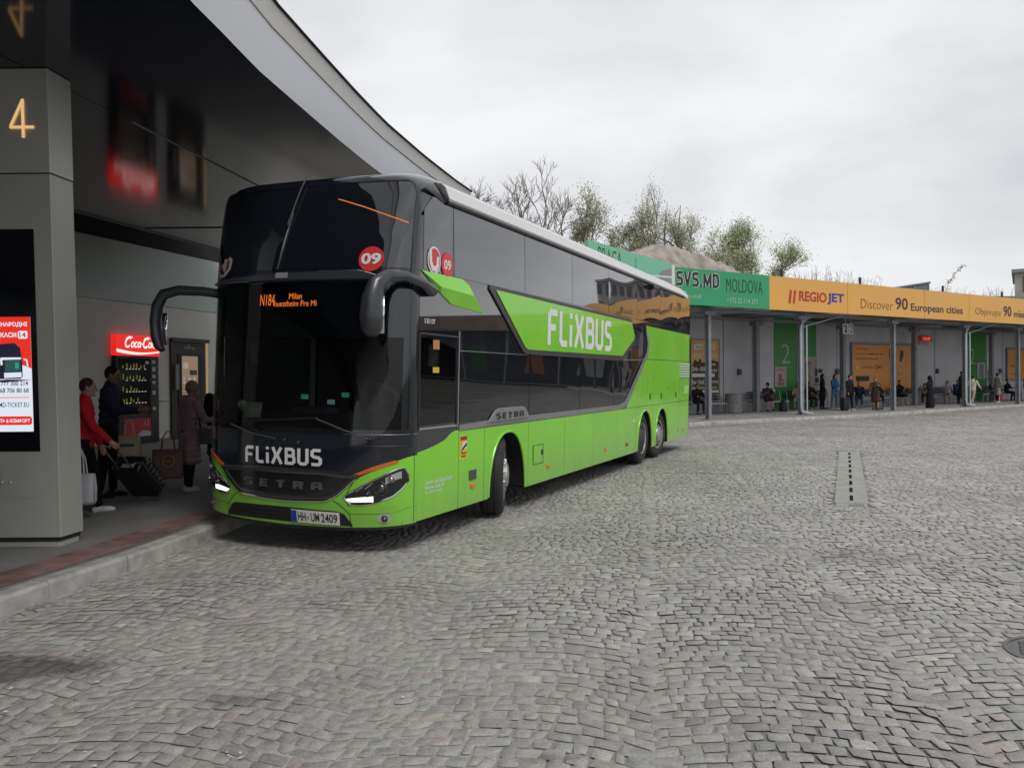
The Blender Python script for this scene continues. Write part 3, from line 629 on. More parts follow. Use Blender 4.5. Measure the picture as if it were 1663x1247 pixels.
def build_shelter():
    t = thing('bus_shelter', 'long flat roofed bus shelter with grey back wall across the yard', 'shelter')
    m = MB(); w = 4.2
    sbox(m, SH, -3.2, 35, w, w+.3, FZ-.1, 4.75); m.build('wall', grey, t, smooth=False)
    m = MB()
    for s0, s1 in ((9.2, 12.46), (26.85, 29.4)): m = MB(); sbox(m, SH, s0, s1, w-.03, w-.002, FZ, 4.7); m.build('wall_panel', GRN, t, smooth=False)
    m = MB()
    for s in (5.6, 7.6, 14.2, 23.5, 31.4): sbox(m, SH, s, s+.03, w-.012, w-.003, FZ, 4.7)
    m.build('wall_joint', pm('joint_grey', (.1, .1, .105), .7), t, smooth=False)
    m = MB(); sbox(m, SH, -2.6, 35, -.62, w+.6, 4.62, 4.72); sbox(m, FL, .1, LLEN, .08, 5, 4.62, 4.72); m.build('roof', dkroof, t, smooth=False)
    m = MB()
    for k in range(13): sbox(m, SH, -2+k*2.85, -2+k*2.85+2.3, .2, 1.9, 4.585, 4.615); sbox(m, SH, -2+k*2.85, -2+k*2.85+2.3, 2.15, 3.9, 4.585, 4.615)
    m.build('soffit', soff, t, smooth=False)
    for s, w_ in POSTS+BPOSTS:
        m = MB(); sbox(m, SH, s-.12, s+.12, -.5, 4.1, 4.40, 4.58); m.build('beam', steel, t, smooth=False)
    for w_ in (.05, 3.35):
        m = MB(); sbox(m, SH, -2.3, 35, w_-.05, w_+.05, 4.27, 4.40); m.build('beam', steel, t, smooth=False)
    for i, (s, w_) in enumerate(POSTS):
        m = MB(); 
        for k in (-1, 1): sbox(m, SH, s-.075, s+.075, w_+k*.09-.012, w_+k*.09+.012, FZ-.1, 4.3)
        sbox(m, SH, s-.012, s+.012, w_-.078, w_+.078, FZ-.1, 4.3); sbox(m, SH, s-.28, s+.28, w_-.14, w_+.14, 4.12, 4.27); sbox(m, SH, s-.17, s+.17, w_-.17, w_+.17, FZ-.1, FZ+.03)
        po = m.build('post', steel, t, smooth=False)
        if i in (1, 3):
            for dx in (0,):
                m = MB(); b0 = s-.18; pts = [SH(s+.9, .1, 4.35), SH(s+.0, -.1, 4.0), SH(b0, -.14, 3.8), SH(b0, -.14, .45), SH(b0+.02, -.16, .28), SH(b0+.25, -.3, .19), SH(b0+.5, -.35, .17)]
                m.tube(pts, .047, 8); m.tube([SH(b0, -.14, 2.0), SH(b0, -.14, 2.3)], .06, 8); m.build('downpipe', zinc, po)
                m = MB(); m.tube([SH(s+.22, -.14, 3.9), SH(s+.22, -.14, .2)], .036, 8); m.build('downpipe', zinc, po)
                m = MB(); m.tube([SH(s, -.1, 3.8), SH(s+2.9, -.2, 4.42)], .022, 6); m.build('brace', zinc, po)
    for s, w_ in BPOSTS:
        m = MB(); sbox(m, SH, s-.11, s+.11, w_-.11, w_+.11, FZ-.1, 4.3); sbox(m, SH, s-.25, s+.25, w_-.2, w_+.2, 4.1, 4.27); m.build('post', steel, t, smooth=False)
    # small wall boxes
    for s in (6.53, 14.05, 23.6, 30.9):
        m = MB(); sbox(m, SH, s, s+.24, w-.10, w-.002, 1.82, 2.1); m.build('switch_box', pm('box_dark', (.05, .052, .055), .5), t, smooth=False, bevel=.01)
    # shelter legs of the bent wing, and its wall
    m = MB(); sbox(m, FL, .2, LLEN, 5, 5.3, -.1, 4.6); m.build('wall', grey, t, smooth=False)
    for s in (.4, ):
        m = MB(); sbox(m, FL, s-.1, s+.1, .6, .8, 0, 4.62); m.build('post', steel, t, smooth=False)
    # pavement and kerb
    KS = [(-14, -1.1), (-6, -1.15), (-2.3, -1.22), (1.36, -1.26), (3.6, -1.45), (7.4, -1.6), (12.9, -1.25), (20.3, -.62), (25, -.5), (34.5, -.75)]
    kerb_blocks([SH(s, w_, 0)[:2] for s, w_ in KS], FZ, .2, 'kerb', 1.2, side=-1)
    m = MB(); m.grid([[SH(s, w_+.19, FZ-.004) for s, w_ in KS], [SH(s, 4.3, FZ-.004) for s, w_ in KS]]); m.build('pavement', pm('shelter_paving', (.25, .245, .24), .85, var=.25, scale=1.5, bump=.3), kind='structure', smooth=False)
    return t
SHELT = build_shelter()
FT = -.7
def SF(s, w, z): return SH(s, w+FT+.14, z)         # fascia frame: front face at w=-.7 (w=-.14)
def banners():
    fz0, fz1 = 4.39, 5.72
    def lt(t, items, m, bold_default=0.):
        b = MB(); o = t.location
        for k, (tx, s0, s1, z0, z1, bold) in enumerate(items): put_text(b, tx, s0, s1, z0, z1, lambda a, z: tuple(Vector(SF(a, -.148, z))-o), bold=bold)
        b.build('lettering', m, t, smooth=False)
    def bn(name, label, s0, s1, m, z1b=fz1):
        t = thing(name, label, 'banner', SF((s0+s1)/2, 0, fz0)); b = MB(); sbox(b, SF, s0, s1, -.14, 0, fz0, fz1); b.v = [tuple(Vector(q)-t.location) for q in b.v]; b.build('panel', m, t, smooth=False); return t
    g = bn('green_banner', 'green fascia banner with big black SVS.MD lettering', -2.5, 2.78, GRNF)
    def big(m, th, l0):
        b = MB(); stroke_text(b, 'SVS.MD', -2.36, -.12, 5.07, 5.58, lambda a, z, l: tuple(Vector(SF(a, -.148-l0-l, z))-g.location), th, .14); b.build('lettering', m, g, smooth=False)
    big(WHT, .30, 0); big(BLK, .21, .006)
    b = MB(); put_text(b, 'MOLDOVA', .28, 2.37, 4.97, 5.47, lambda a, z: tuple(Vector(SF(a, -.148, z))-g.location), bold=-.012, spacing=1.05); b.build('lettering', BLK, g, smooth=False)
    lt(g, [('praga.md', -2.3, -1.1, 4.58, 4.8, -.005), ('+373 22 114 373', .31, 2.05, 4.55, 4.75, -.005)], pm('print_pale_green', (.35, .55, .42), .6))
    b = MB(); sbox(b, SF, -2.51, -2.43, -.15, -.141, fz0, fz1); b.v = [tuple(Vector(q)-g.location) for q in b.v]; b.build('edge_strip', WHT, g, smooth=False)
    y = bn('orange_banner', 'long orange fascia banner with European cities lettering', 2.785, 34.5, YEL)
    lt(y, [('REGIO', 4.62, 6.45, 4.80, 5.22, .03)], REDP); lt(y, [('JET', 6.5, 7.65, 4.74, 5.22, .03)], pm('print_blue', (.03, .035, .3), .6))
    b = MB(); P = lambda a, z: tuple(Vector(SF(a, -.148, z))-y.location)
    for a in (3.95, 4.22): b.add([P(a, 4.68), P(a+.13, 4.68), P(a+.22, 5.22), P(a+.09, 5.22)], [(0, 1, 2, 3)])
    b.build('logo', REDP, y, smooth=False)
    lt(y, [('Discover', 8.86, 11.3, 4.68, 5.08, -.015), ('Objevujte', 18.5, 21.05, 4.64, 5.08, -.015)], BRN)
    lt(y, [('90', 11.5, 12.5, 4.72, 5.27, .02), ('European cities', 12.75, 17.3, 4.60, 5.06, .015), ('90', 21.3, 22.15, 4.74, 5.28, .02), ('mestských linek', 22.4, 27, 4.62, 5.08, .015)], pm('print_aubergine', (.05, .028, .05), .6))
    b = MB(); stroke(b, [(22.92, 5.08), (22.99, 5.02), (23.06, 5.08)], .035, lambda a, z, l: P(a, z), 0); b.build('accent', pm('print_aubergine', (.05, .028, .05), .6), y, smooth=False)
    # seams of the banner sheets
    b = MB()
    for a in (7.9, 13.9, 17.9, 24): b.add([P(a, fz0), P(a+.018, fz0), P(a+.018, fz1), P(a, fz1)], [(0, 1, 2, 3)])
    b.build('seam', pm('seam_brown', (.42, .2, .045), .6), y, smooth=False)
    for s in (3.6, 8.9, 15.6, 21.3):      # little stub posts on the top edge
        b = MB(); sbox(b, SF, s, s+.08, -.1, -.02, fz1, fz1+.3); b.build('roof_stub', BLK, SHELT, smooth=False)
    # bent wing: green painted lighter for its angle to the light, word PRAGA
    pg = thing('angle_lit_banner', 'green fascia banner with the word PRAGA, painted lighter for its angle to the light, beyond the coach roof', 'banner', FL(LLEN/2, 0, fz0))
    b = MB(); sbox(b, FL, 0, LLEN-.02, -.07, .07, fz0, fz1+.06); b.v = [tuple(Vector(q)-pg.location+Vector((0, 0, .27 if q[2] > 5 and k in (4, 7) else 0))) for k, q in enumerate(b.v)]; b.build('panel', GRNL, pg, smooth=False)
    Pw = lambda a, z, l=.075: tuple(Vector(FL(a, -l, z))-pg.location)
    b = MB(); put_text(b, 'PRAGA', .55, 1.9, 5.32, 5.90, Pw, bold=-.015, slant=-.07); b.add([Pw(2.75, fz0), Pw(2.77, fz0), Pw(2.77, 5.78), Pw(2.75, 5.78)], [(0, 1, 2, 3)]); b.build('lettering', BLK, pg, smooth=False)
    b = MB(); b.mat(0).add([Pw(a, z) for a, z in ((3.3, 5.15), (4.1, 5.2), (4.5, 5.5), (LLEN-.25, 5.62), (LLEN-.25, 4.45), (3.2, 4.45))], [(0, 1, 2, 3, 4, 5)])
    b.mat(1).add([Pw(a, z, .078) for a, z in ((LLEN-.25, 5.75), (LLEN-.03, 5.77), (LLEN-.03, 4.42), (LLEN-.25, 4.42))], [(0, 1, 2, 3)]); b.add([Pw(a, z, .078) for a, z in ((3.3, 5.2), (LLEN-.25, 5.28), (LLEN-.25, 5.34), (3.3, 5.26))], [(0, 1, 2, 3)]); b.build('picture', [pm('print_grey', (.2, .21, .22), .4), WHT], pg, smooth=False)
banners()
# ---------------------------------------------------------------- posters and signs on the shelter wall
def poster(name, label, cat, s0, s1, z0, z1, m, draw=None, w=4.165, th=.03, framew=0, group=None):
    t = thing(name, label, cat, SH((s0+s1)/2, w, z0), 0, group); o = t.location
    P = lambda a, z, l=0: tuple(Vector(SH(a, w-th-l, z))-o)
    b = MB(); b.prism([(s0, z0), (s1, z0), (s1, z1), (s0, z1)], lambda a, z, d: tuple(Vector(SH(a, w-d, z))-o), 0, th); b.build('sheet', m, t, smooth=False)
    if framew:
        b = MB(); f = framew
        for q in ((s0-f, s0, z0-f, z1+f), (s1, s1+f, z0-f, z1+f), (s0, s1, z0-f, z0), (s0, s1, z1, z1+f)):
            b.prism([(q[0], q[2]), (q[1], q[2]), (q[1], q[3]), (q[0], q[3])], lambda a, z, d: tuple(Vector(SH(a, w-d, z))-o), 0, th+.02)
        b.build('frame', steel, t, smooth=False)
    if draw: draw(t, P)
    return t
def rects(t, P, name, m, rs, l=.004):
    b = MB()
    for s0, s1, z0, z1 in rs: b.add([P(s0, z0, l), P(s1, z0, l), P(s1, z1, l), P(s0, z1, l)], [(0, 1, 2, 3)])
    return b.build(name, m, t, smooth=False)
def words(t, P, m, items, l=.008):
    b = MB()
    for tx, s0, s1, z0, z1, bo in items: put_text(b, tx, s0, s1, z0, z1, lambda a, z: P(a, z, l), bold=bo)
    return b.build('lettering', m, t, smooth=False)
def posters():
    def festival(t, P):
        rects(t, P, 'photo_band', pm('print_dark_brown', (.05, .035, .02), .6, var=.5, scale=6), [(3.5, 5.2, 1.12, 2.28)])
        rects(t, P, 'white_box', WHT, [(3.62, 4.15, 2.98, 3.22), (4.5, 4.95, 2.98, 3.22), (3.62, 4.42, 2.62, 2.76), (4.6, 5.05, 2.62, 2.76), (4.65, 5.0, 2.28, 2.4), (3.5, 4.95, 1.74, 1.9), (3.5, 5.2, 1.0, 1.14), (3.5, 5.2, .78, .96)], .006)
        b = MB()
        for k in range(22): b.ell(P(3.6+random.random()*1.55, 2.25+random.random()*.22, 0), .09, .03, .09, n=8, m=4)
        b.build('tree_print', pm('print_olive', (.07, .045, .02), .7), t)
        words(t, P, WHT, [('24.–25. 5.', 3.5, 4.7, 2.02, 2.2, .03), ('LETNÍ', 4.75, 5.1, 1.98, 2.12, .03), ('Ewa / Xindl X', 3.5, 4.4, 1.42, 1.62, .02), ('Harmony', 4.5, 5.15, 1.42, 1.62, .02), ('Nebe / West / Portless', 3.5, 4.45, 1.2, 1.32, .02), ('B.U.A.A.', 4.6, 5.1, 1.2, 1.32, .02)])
        words(t, P, BLK, [('festival', 3.75, 4.1, 3.05, 3.14, .01), ('vstup', 4.58, 4.88, 3.05, 3.14, .01), ('24. 5. letiště', 3.68, 4.38, 2.65, 2.73, .02), ('zdarma', 4.66, 5.0, 2.65, 2.73, .02), ('partneři', 3.9, 4.6, 1.03, 1.1, .01)], .010)
    poster('festival_poster', 'tall yellow and brown festival poster on the wall beside the coach', 'poster', 3.45, 5.24, .76, 3.4, pm('poster_ochre', (.6, .36, .1), .6, var=.15, scale=2), festival, framew=.04)
    def num(t, P): pass
    for s0, lab in ((9.7, 'large pale numeral 2 on the green wall panel nearest the coach'), (27.3, 'pale numeral 2 on the far green wall panel, partly behind people')):
        t = thing('wall_numeral', lab, 'numeral', SH(s0, 4.15, 2.37), 0, 'numerals on the green wall panels')
        b = MB(); put_text(b, '2', s0, s0+.64, 2.37, 3.32, lambda a, z: tuple(Vector(SH(a, 4.155, z))-t.location), bold=-.01); b.build('lettering', pm('numeral_pale', (.30, .42, .33), .6), t, smooth=False, solid=.02)
    def pink(t, P):
        rects(t, P, 'print', pm('print_rose', (.24, .09, .10), .6, var=.4, scale=8), [(9.45, 9.7, 1.45, 1.85), (9.35, 9.9, 1.33, 1.42), (9.72, 9.85, 1.5, 1.6)]); words(t, P, BLK, [('jarní výstava', 9.3, 9.9, 2.0, 2.1, 0), ('galerie', 9.45, 9.8, 1.27, 1.32, 0)])
    poster('pink_poster', 'pink poster under the large numeral 2', 'poster', 9.2, 10.05, 1.23, 2.2, pm('paper_pink', (.42, .32, .34), .7, var=.1), pink)
    poster('notice_board', 'blank grey notice board behind the drainpipe of the second post', 'notice board', 10.86, 12.47, .95, 2.72, pm('board_grey', (.30, .285, .26), .7, var=.08))
    def bk(t, P): 
        b = MB(); v, f, bb = text_geo('2. NADRAZI', .02)
        b.add([P(11.62+.18*(1-(y-bb[2])/(bb[3]-bb[2])), 1.25+(x-bb[0])/(bb[1]-bb[0])*1.1, .006) for x, y in v], [q for q in f]); b.build('lettering', pm('print_yellow', (.6, .55, .3), .6), t, smooth=False)
        rects(t, P, 'print', pm('print_lemon', (.55, .5, .05), .6), [(11.6, 11.8, 1.08, 1.2)])
    poster('black_poster', 'narrow black poster with upright pale lettering on the grey notice board', 'poster', 11.55, 11.86, 1.06, 2.43, BLK, bk, w=4.13)
    def bw(t, P):
        rects(t, P, 'print', BLK, [(12.3, 12.5, 1.75, 2.1), (12.55, 12.9, 1.9, 2.1), (12.3, 12.6, 1.4, 1.65), (12.7, 12.9, 1.35, 1.8), (12.4, 12.9, 1.28, 1.33)])
    poster('printed_poster', 'black and white printed poster right of the grey notice board', 'poster', 12.22, 13.0, 1.22, 2.24, pm('paper_white', (.42, .42, .42), .7, var=.1), bw)
    def adv(t, P):
        words(t, P, REDP, [('RegioJet', 15.75, 16.8, 3.1, 3.22, .01)]); words(t, P, BRN, [('Podívejte se', 15.7, 16.6, 2.82, 2.95, -.01), ('nejširší síť', 16.7, 18.2, 2.82, 2.95, .02), ('jízdenek po Evropě', 15.7, 17.75, 2.58, 2.70, .02), ('od 90 Kč', 16.2, 17.4, 2.12, 2.25, 0), ('2+1', 17.5, 18.1, 2.08, 2.32, .03), ('zdarma', 15.75, 16.3, 1.12, 1.2, 0)])
        rects(t, P, 'print', BLK, [(15.7, 16.9, 1.45, 1.72), (19.85, 20.15, 2.75, 3.1), (19.8, 20.0, 2.5, 2.8), (15.9, 16.8, .88, 1.02)]); rects(t, P, 'logo', REDP, [(18.75, 19.05, 2.7, 3.2), (18.8, 19.3, 2.5, 2.68)])
        rects(t, P, 'label_box', pm('print_cream', (.6, .45, .3), .6), [(18.5, 20.2, 2.35, 2.365), (18.5, 20.2, 1.68, 1.695), (18.5, 18.515, 1.68, 2.35), (20.185, 20.2, 1.68, 2.35), (15.72, 15.95, 2.1, 2.28), (19.7, 19.9, 1.95, 2.1)])
    poster('advertising_board', 'big orange advertising board behind the middle steel post', 'board', 15.45, 20.9, .86, 3.36, ORG, adv, framew=.12, th=.06)
    poster('advertising_board', 'narrow orange advertising board at the far right of the wall', 'board', 31.9, 34.2, 1.45, 3.3, ORG, lambda t, P: (rects(t, P, 'print', pm('print_deep_orange', (.5, .12, .02), .6), [(32.2, 33.4, 2.2, 2.35), (32.3, 33.2, 1.7, 1.8)]),), framew=.12, th=.06)
    poster('blue_poster', 'white poster with blue lettering on the far green panel', 'poster', 28.2, 29.12, 1.5, 2.46, pm('paper_white', (.42, .42, .42), .7, var=.1), lambda t, P: (rects(t, P, 'print', pm('print_navy', (.03, .05, .16), .6), [(28.4, 28.95, 1.55+.12*k, 1.62+.12*k) for k in range(7)]),))
    poster('small_poster', 'grey printed poster at the edge of the far green panel', 'poster', 29.3, 29.9, 1.2, 2.17, pm('paper_white', (.42, .42, .42), .7, var=.1), lambda t, P: (rects(t, P, 'print', pm('print_mid_grey', (.12, .12, .12), .6), [(29.4, 29.8, 1.3, 1.6), (29.4, 29.8, 1.7, 2.0)]),))
    # hanging platform number
    t = thing('platform_sign', 'pair of white hanging signs with the numerals 2 under the shelter roof', 'sign', SH(11.2, 1.5, 4.3)); o = t.location
    for s0, s1, n0, n1 in ((10.78, 11.19, 10.86, 11.11), (11.25, 11.57, 11.31, 11.52)):
        b = MB(); b.v = []; sbox(b, SH, s0, s1, 1.48, 1.52, 3.71, 4.18); sbox(b, SH, (s0+s1)/2-.01, (s0+s1)/2+.01, 1.49, 1.51, 4.18, 4.45); b.v = [tuple(Vector(q)-o) for q in b.v]; pl = b.build('sign_plate', WHT, t, smooth=False)
        b = MB(); put_text(b, '2', n0, n1, 3.77, 4.12, lambda a, z: tuple(Vector(SH(a, 1.474, z))-o), bold=.03 if s0 < 11 else 0); b.build('lettering', BLK, pl, smooth=False)
    t = thing('digital_clock', 'red lit digital clock hanging on the shelter wall', 'clock', SH(22.3, 4.1, 3.7)); o = t.location
    b = MB(); sbox(b, SH, 21.8, 22.86, 3.98, 4.19, 3.66, 3.95); b.v = [tuple(Vector(q)-o) for q in b.v]; b.build('case', em('clock_red_haze', (.16, .008, .01), .5), t, smooth=False)
    b = MB(); put_text(b, '12:47', 21.95, 22.7, 3.72, 3.89, lambda a, z: tuple(Vector(SH(a, 3.97, z))-o), bold=.02); b.build('lettering', em('clock_digits', (1., .06, .05), 1.3), t, smooth=False)
    b = MB(); sbox(b, SH, 21.82, 22.8, 4.12, 4.19, 3.46, 3.6); b.v = [tuple(Vector(q)-o) for q in b.v]; b.build('name_plate', pm('plate_grey', (.3, .3, .31), .5), t, smooth=False)
posters()
# ---------------------------------------------------------------- benches and bin
def bench(s0, s1, label, back=True, w=3.62):
    t = thing('bench', label, 'bench', SH((s0+s1)/2, w, FZ), SANG, 'benches along the shelter wall'); L_ = s1-s0
    gm = pm('bench_slats', (.035, .045, .05), .5, var=.2); fm = pm('bench_frame', (.32, .34, .36), .45, .3)
    m = MB()
    for k in range(4): m.box((-L_/2, -.2+k*.115, .43), (L_/2, -.11+k*.115, .46))
    m.build('seat', gm, t, smooth=False)
    m = MB(); m.box((-L_/2, -.22, .40), (L_/2, -.2, .47)); m.build('front_rail', fm, t, smooth=False)
    if back:
        m = MB()
        for k in range(3): m.box((-L_/2, .27+k*.02, .58+k*.12), (L_/2, .29+k*.02, .67+k*.12))
        m.build('backrest', gm, t, smooth=False)
    for x in (-L_/2+.05, L_/2-.05):
        m = MB(); m.tube([(x, -.19, 0), (x, -.19, .44)], .022, 6); m.tube([(x, .25, 0), (x, .25, .5), (x, .33, .92)], .022, 6); m.build('leg', fm, t)
    return t
bench(2.7, 5.0, 'bench under the yellow festival poster'); bench(6.9, 9.3, 'bench left of the first green panel where a reader sits'); bench(9.7, 13.0, 'bench in front of the first green wall panel')
bench(14.2, 18.0, 'bench in front of the left half of the big orange advertising board'); bench(18.3, 21.0, 'bench in front of the right half of the big orange advertising board'); bench(21.4, 26.2, 'bench under the red digital clock'); bench(27.4, 31.3, 'bench in front of the far green wall panel')
def bin_():
    t = thing('concrete_bin', 'round grey concrete litter bin standing beside the bench under the festival poster', 'litter bin', SH(5.35, 3.4, FZ))
    m = MB(); m.lathe([(.33, 0), (.36, .03), (.37, .8), (.35, .86), (.29, .87), (.28, .5)], n=28); m.build('body', pm('bin_concrete', (.24, .235, .225), .9, var=.25, scale=9, bump=.6, bscale=30), t)
    m = MB(); m.lathe([(.283, .5), (.283, .82), (.26, .83), (.25, .5)], n=24); m.build('liner', BLK, t)
bin_()
def sign_strip():
    t = thing('bench_sign', 'white notice strip fixed above the bench beside the seated reader', 'sign', SH(8.5, 4.1, 1.0)); b = MB(); o = t.location
    sbox(b, SH, 7.85, 9.0, 3.98, 4.02, .82, 1.1); b.v = [tuple(Vector(q)-o) for q in b.v]; b.build('plate', WHT, t, smooth=False)
    b = MB(); put_text(b, 'lavice', 8.5, 8.95, .98, 1.06, lambda a, z: tuple(Vector(SH(a, 3.975, z))-o)); put_text(b, 'misto pro dopravce', 7.95, 8.9, .86, .92, lambda a, z: tuple(Vector(SH(a, 3.975, z))-o)); b.build('lettering', BLK, t, smooth=False)
sign_strip()
# ---------------------------------------------------------------- the rest of the arc, beyond the right edge
def extension():
    t = thing('side_shelter', 'continuation of the shelter round the far right of the yard', 'shelter')
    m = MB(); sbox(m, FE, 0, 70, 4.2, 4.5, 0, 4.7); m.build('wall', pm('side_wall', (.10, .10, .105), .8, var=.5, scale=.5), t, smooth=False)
    m = MB(); sbox(m, FE, -.5, 70, -.6, 4.8, 4.6, 4.75); m.build('roof', dkroof, t, smooth=False)
    m = MB(); sbox(m, FE, 0, 70, -.8, -.62, 4.4, 5.7); m.build('fascia', pm('side_fascia', (.16, .11, .075), .6, var=.3, scale=.5), t, smooth=False)
    for k in range(11):
        m = MB(); sbox(m, FE, k*6.2+2, k*6.2+2.22, -.1, .1, 0, 4.6); m.build('post', steel, t, smooth=False)
    for k in range(9):
        m = MB(); sbox(m, FE, k*7.4+1, k*7.4+1+(1.6 if k % 2 else 2.6), 4.1, 4.195, 1.0, 3.2); m.build('wall_panel', (WHT, ORG, GRN)[k % 3], t, smooth=False)
    m = MB(); m.grid([[FE(s, w, FZ) for s in (-2, 70)] for w in (-1, 4.2)]); m.build('pavement', PAVE, kind='structure', smooth=False)
extension()
# ================================================================ THE DOUBLE DECKER COACH
# local axes: X to the coach's left (v), Y rearwards (u), Z up; near side is v = 0, far side v = -2.55
BTH, BTILT = R(23.26), R(1.55)
def make_root():
    a = Vector((math.sin(BTH), math.cos(BTH), 0)); n = Vector((math.cos(BTH), -math.sin(BTH), 0)); k = Vector((0, 0, 1))
    nn = n*math.cos(BTILT)-k*math.sin(BTILT); kk = k*math.cos(BTILT)+n*math.sin(BTILT)
    t = thing('double_decker_coach', 'bright green and black double decker coach with white FLIXBUS lettering', 'coach')
    m = Matrix.Identity(4)
    for i in range(3): m[i][0] = nn[i]; m[i][1] = a[i]; m[i][2] = kk[i]
    m[0][3], m[1][3], m[2][3] = -1.225, 8.276, 0.0
    t.matrix_world = m
    return t
BUS = make_root()
def uc(z): return np.interp(z, [.25, .5, 1.0, 1.3, 2.75, 3.2, 3.7, 3.9], [.06, .02, 0., .02, .14, .25, .42, .5])
def ue(z): return np.interp(z, [.25, 2.9, 3.4, 3.9], [.545, .545, .56, .62])
def fu(t, z): 
    s = 1-(1-min(1, abs(t))**2.6)**(1/2.3); return float(uc(z)+(ue(z)-uc(z))*s)
def FS(t, z, off=0.):
    """front skin; t -1..1 from far side to near side"""
    t = max(-1, min(1, t)); v = -1.275+1.275*t; u = fu(t, z)
    if off:
        e = .004; t0, t1 = max(-1, t-e), min(1, t+e)
        du = fu(t1, z)-fu(t0, z); dv = 1.275*(t1-t0); dz = fu(t, z+.01)-fu(t, z-.01)
        n = Vector((du, -dv, 0)).normalized(); n.z = dz/.02*.9; n.normalize()
        return (v+n.x*off, u+n.y*off, z+n.z*off)
    return (v, u, z)
def zr(t): return 3.60+.37*(max(0, 1-abs(t)**12))**.45
TS = sorted(set([round(x, 4) for x in list(np.sin(np.linspace(-math.pi/2, math.pi/2, 61)))+[-.96, .95]]))
black = pm('coach_black', (.009, .012, .020), .12, coat=.6, var=.15, scale=1.2)
blackm = pm('coach_black_satin', (.012, .013, .015), .4); green = pm('coach_green', (.215, .65, .02), .28, coat=.5, var=.04, scale=.8, spec=.4)
def road_film(m, col):
    nt = m.node_tree; N = nt.nodes; L = nt.links; b = N['Principled BSDF']; tc = N.new('ShaderNodeTexCoord'); sp = N.new('ShaderNodeSeparateXYZ'); L.new(tc.outputs['Object'], sp.inputs[0])
    mp = N.new('ShaderNodeMapping'); mp.inputs['Scale'].default_value = (1, 3.2, .8); L.new(tc.outputs['Object'], mp.inputs['Vector'])
    n = N.new('ShaderNodeTexNoise'); n.inputs['Scale'].default_value = 2.2; n.inputs['Detail'].default_value = 7; n.inputs['Roughness'].default_value = .65; L.new(mp.outputs[0], n.inputs['Vector'])
    a = N.new('ShaderNodeMath'); a.operation = 'MULTIPLY_ADD'; a.inputs[1].default_value = -.75; L.new(n.outputs['Fac'], a.inputs[0]); L.new(sp.outputs[2], a.inputs[2])
    r = N.new('ShaderNodeMapRange'); r.inputs[1].default_value = -.15; r.inputs[2].default_value = .55; r.inputs[3].default_value = .42; r.inputs[4].default_value = .03; L.new(a.outputs[0], r.inputs[0])
    mx = N.new('ShaderNodeMix'); mx.data_type = 'RGBA'; src = b.inputs['Base Color'].links[0].from_socket; L.new(r.outputs[0], mx.inputs['Factor']); L.new(src, mx.inputs[6]); mx.inputs[7].default_value = (*col, 1); L.new(mx.outputs[2], b.inputs['Base Color'])
road_film(green, (.20, .20, .13))
glass = pm('coach_glass', (.009, .011, .016), .012, spec=1.0, coat=1.0); glassl = pm('coach_glass_lower', (.009, .010, .013), .012, spec=.6); silver = pm('trim_silver', (.26, .265, .27), .35, .4, var=.06); white = pm('coach_white', (.66, .67, .67), .35, coat=.3)
chrome = pm('chrome', (.75, .75, .76), .08, 1.); orange = pm('marker_orange', (.75, .17, .01), .25, coat=.5); letter = pm('coach_lettering', (.72, .73, .73), .5)
rubber = pm('tyre_rubber', (.018, .018, .019), .75, var=.25, scale=12, bump=.2); dark = pm('underbody', (.006, .006, .006), .9); steelr = pm('rim_steel', (.40, .39, .37), .35, .7, var=.25, scale=14)
def S0(u, z, off=0.): return (off, u, z)
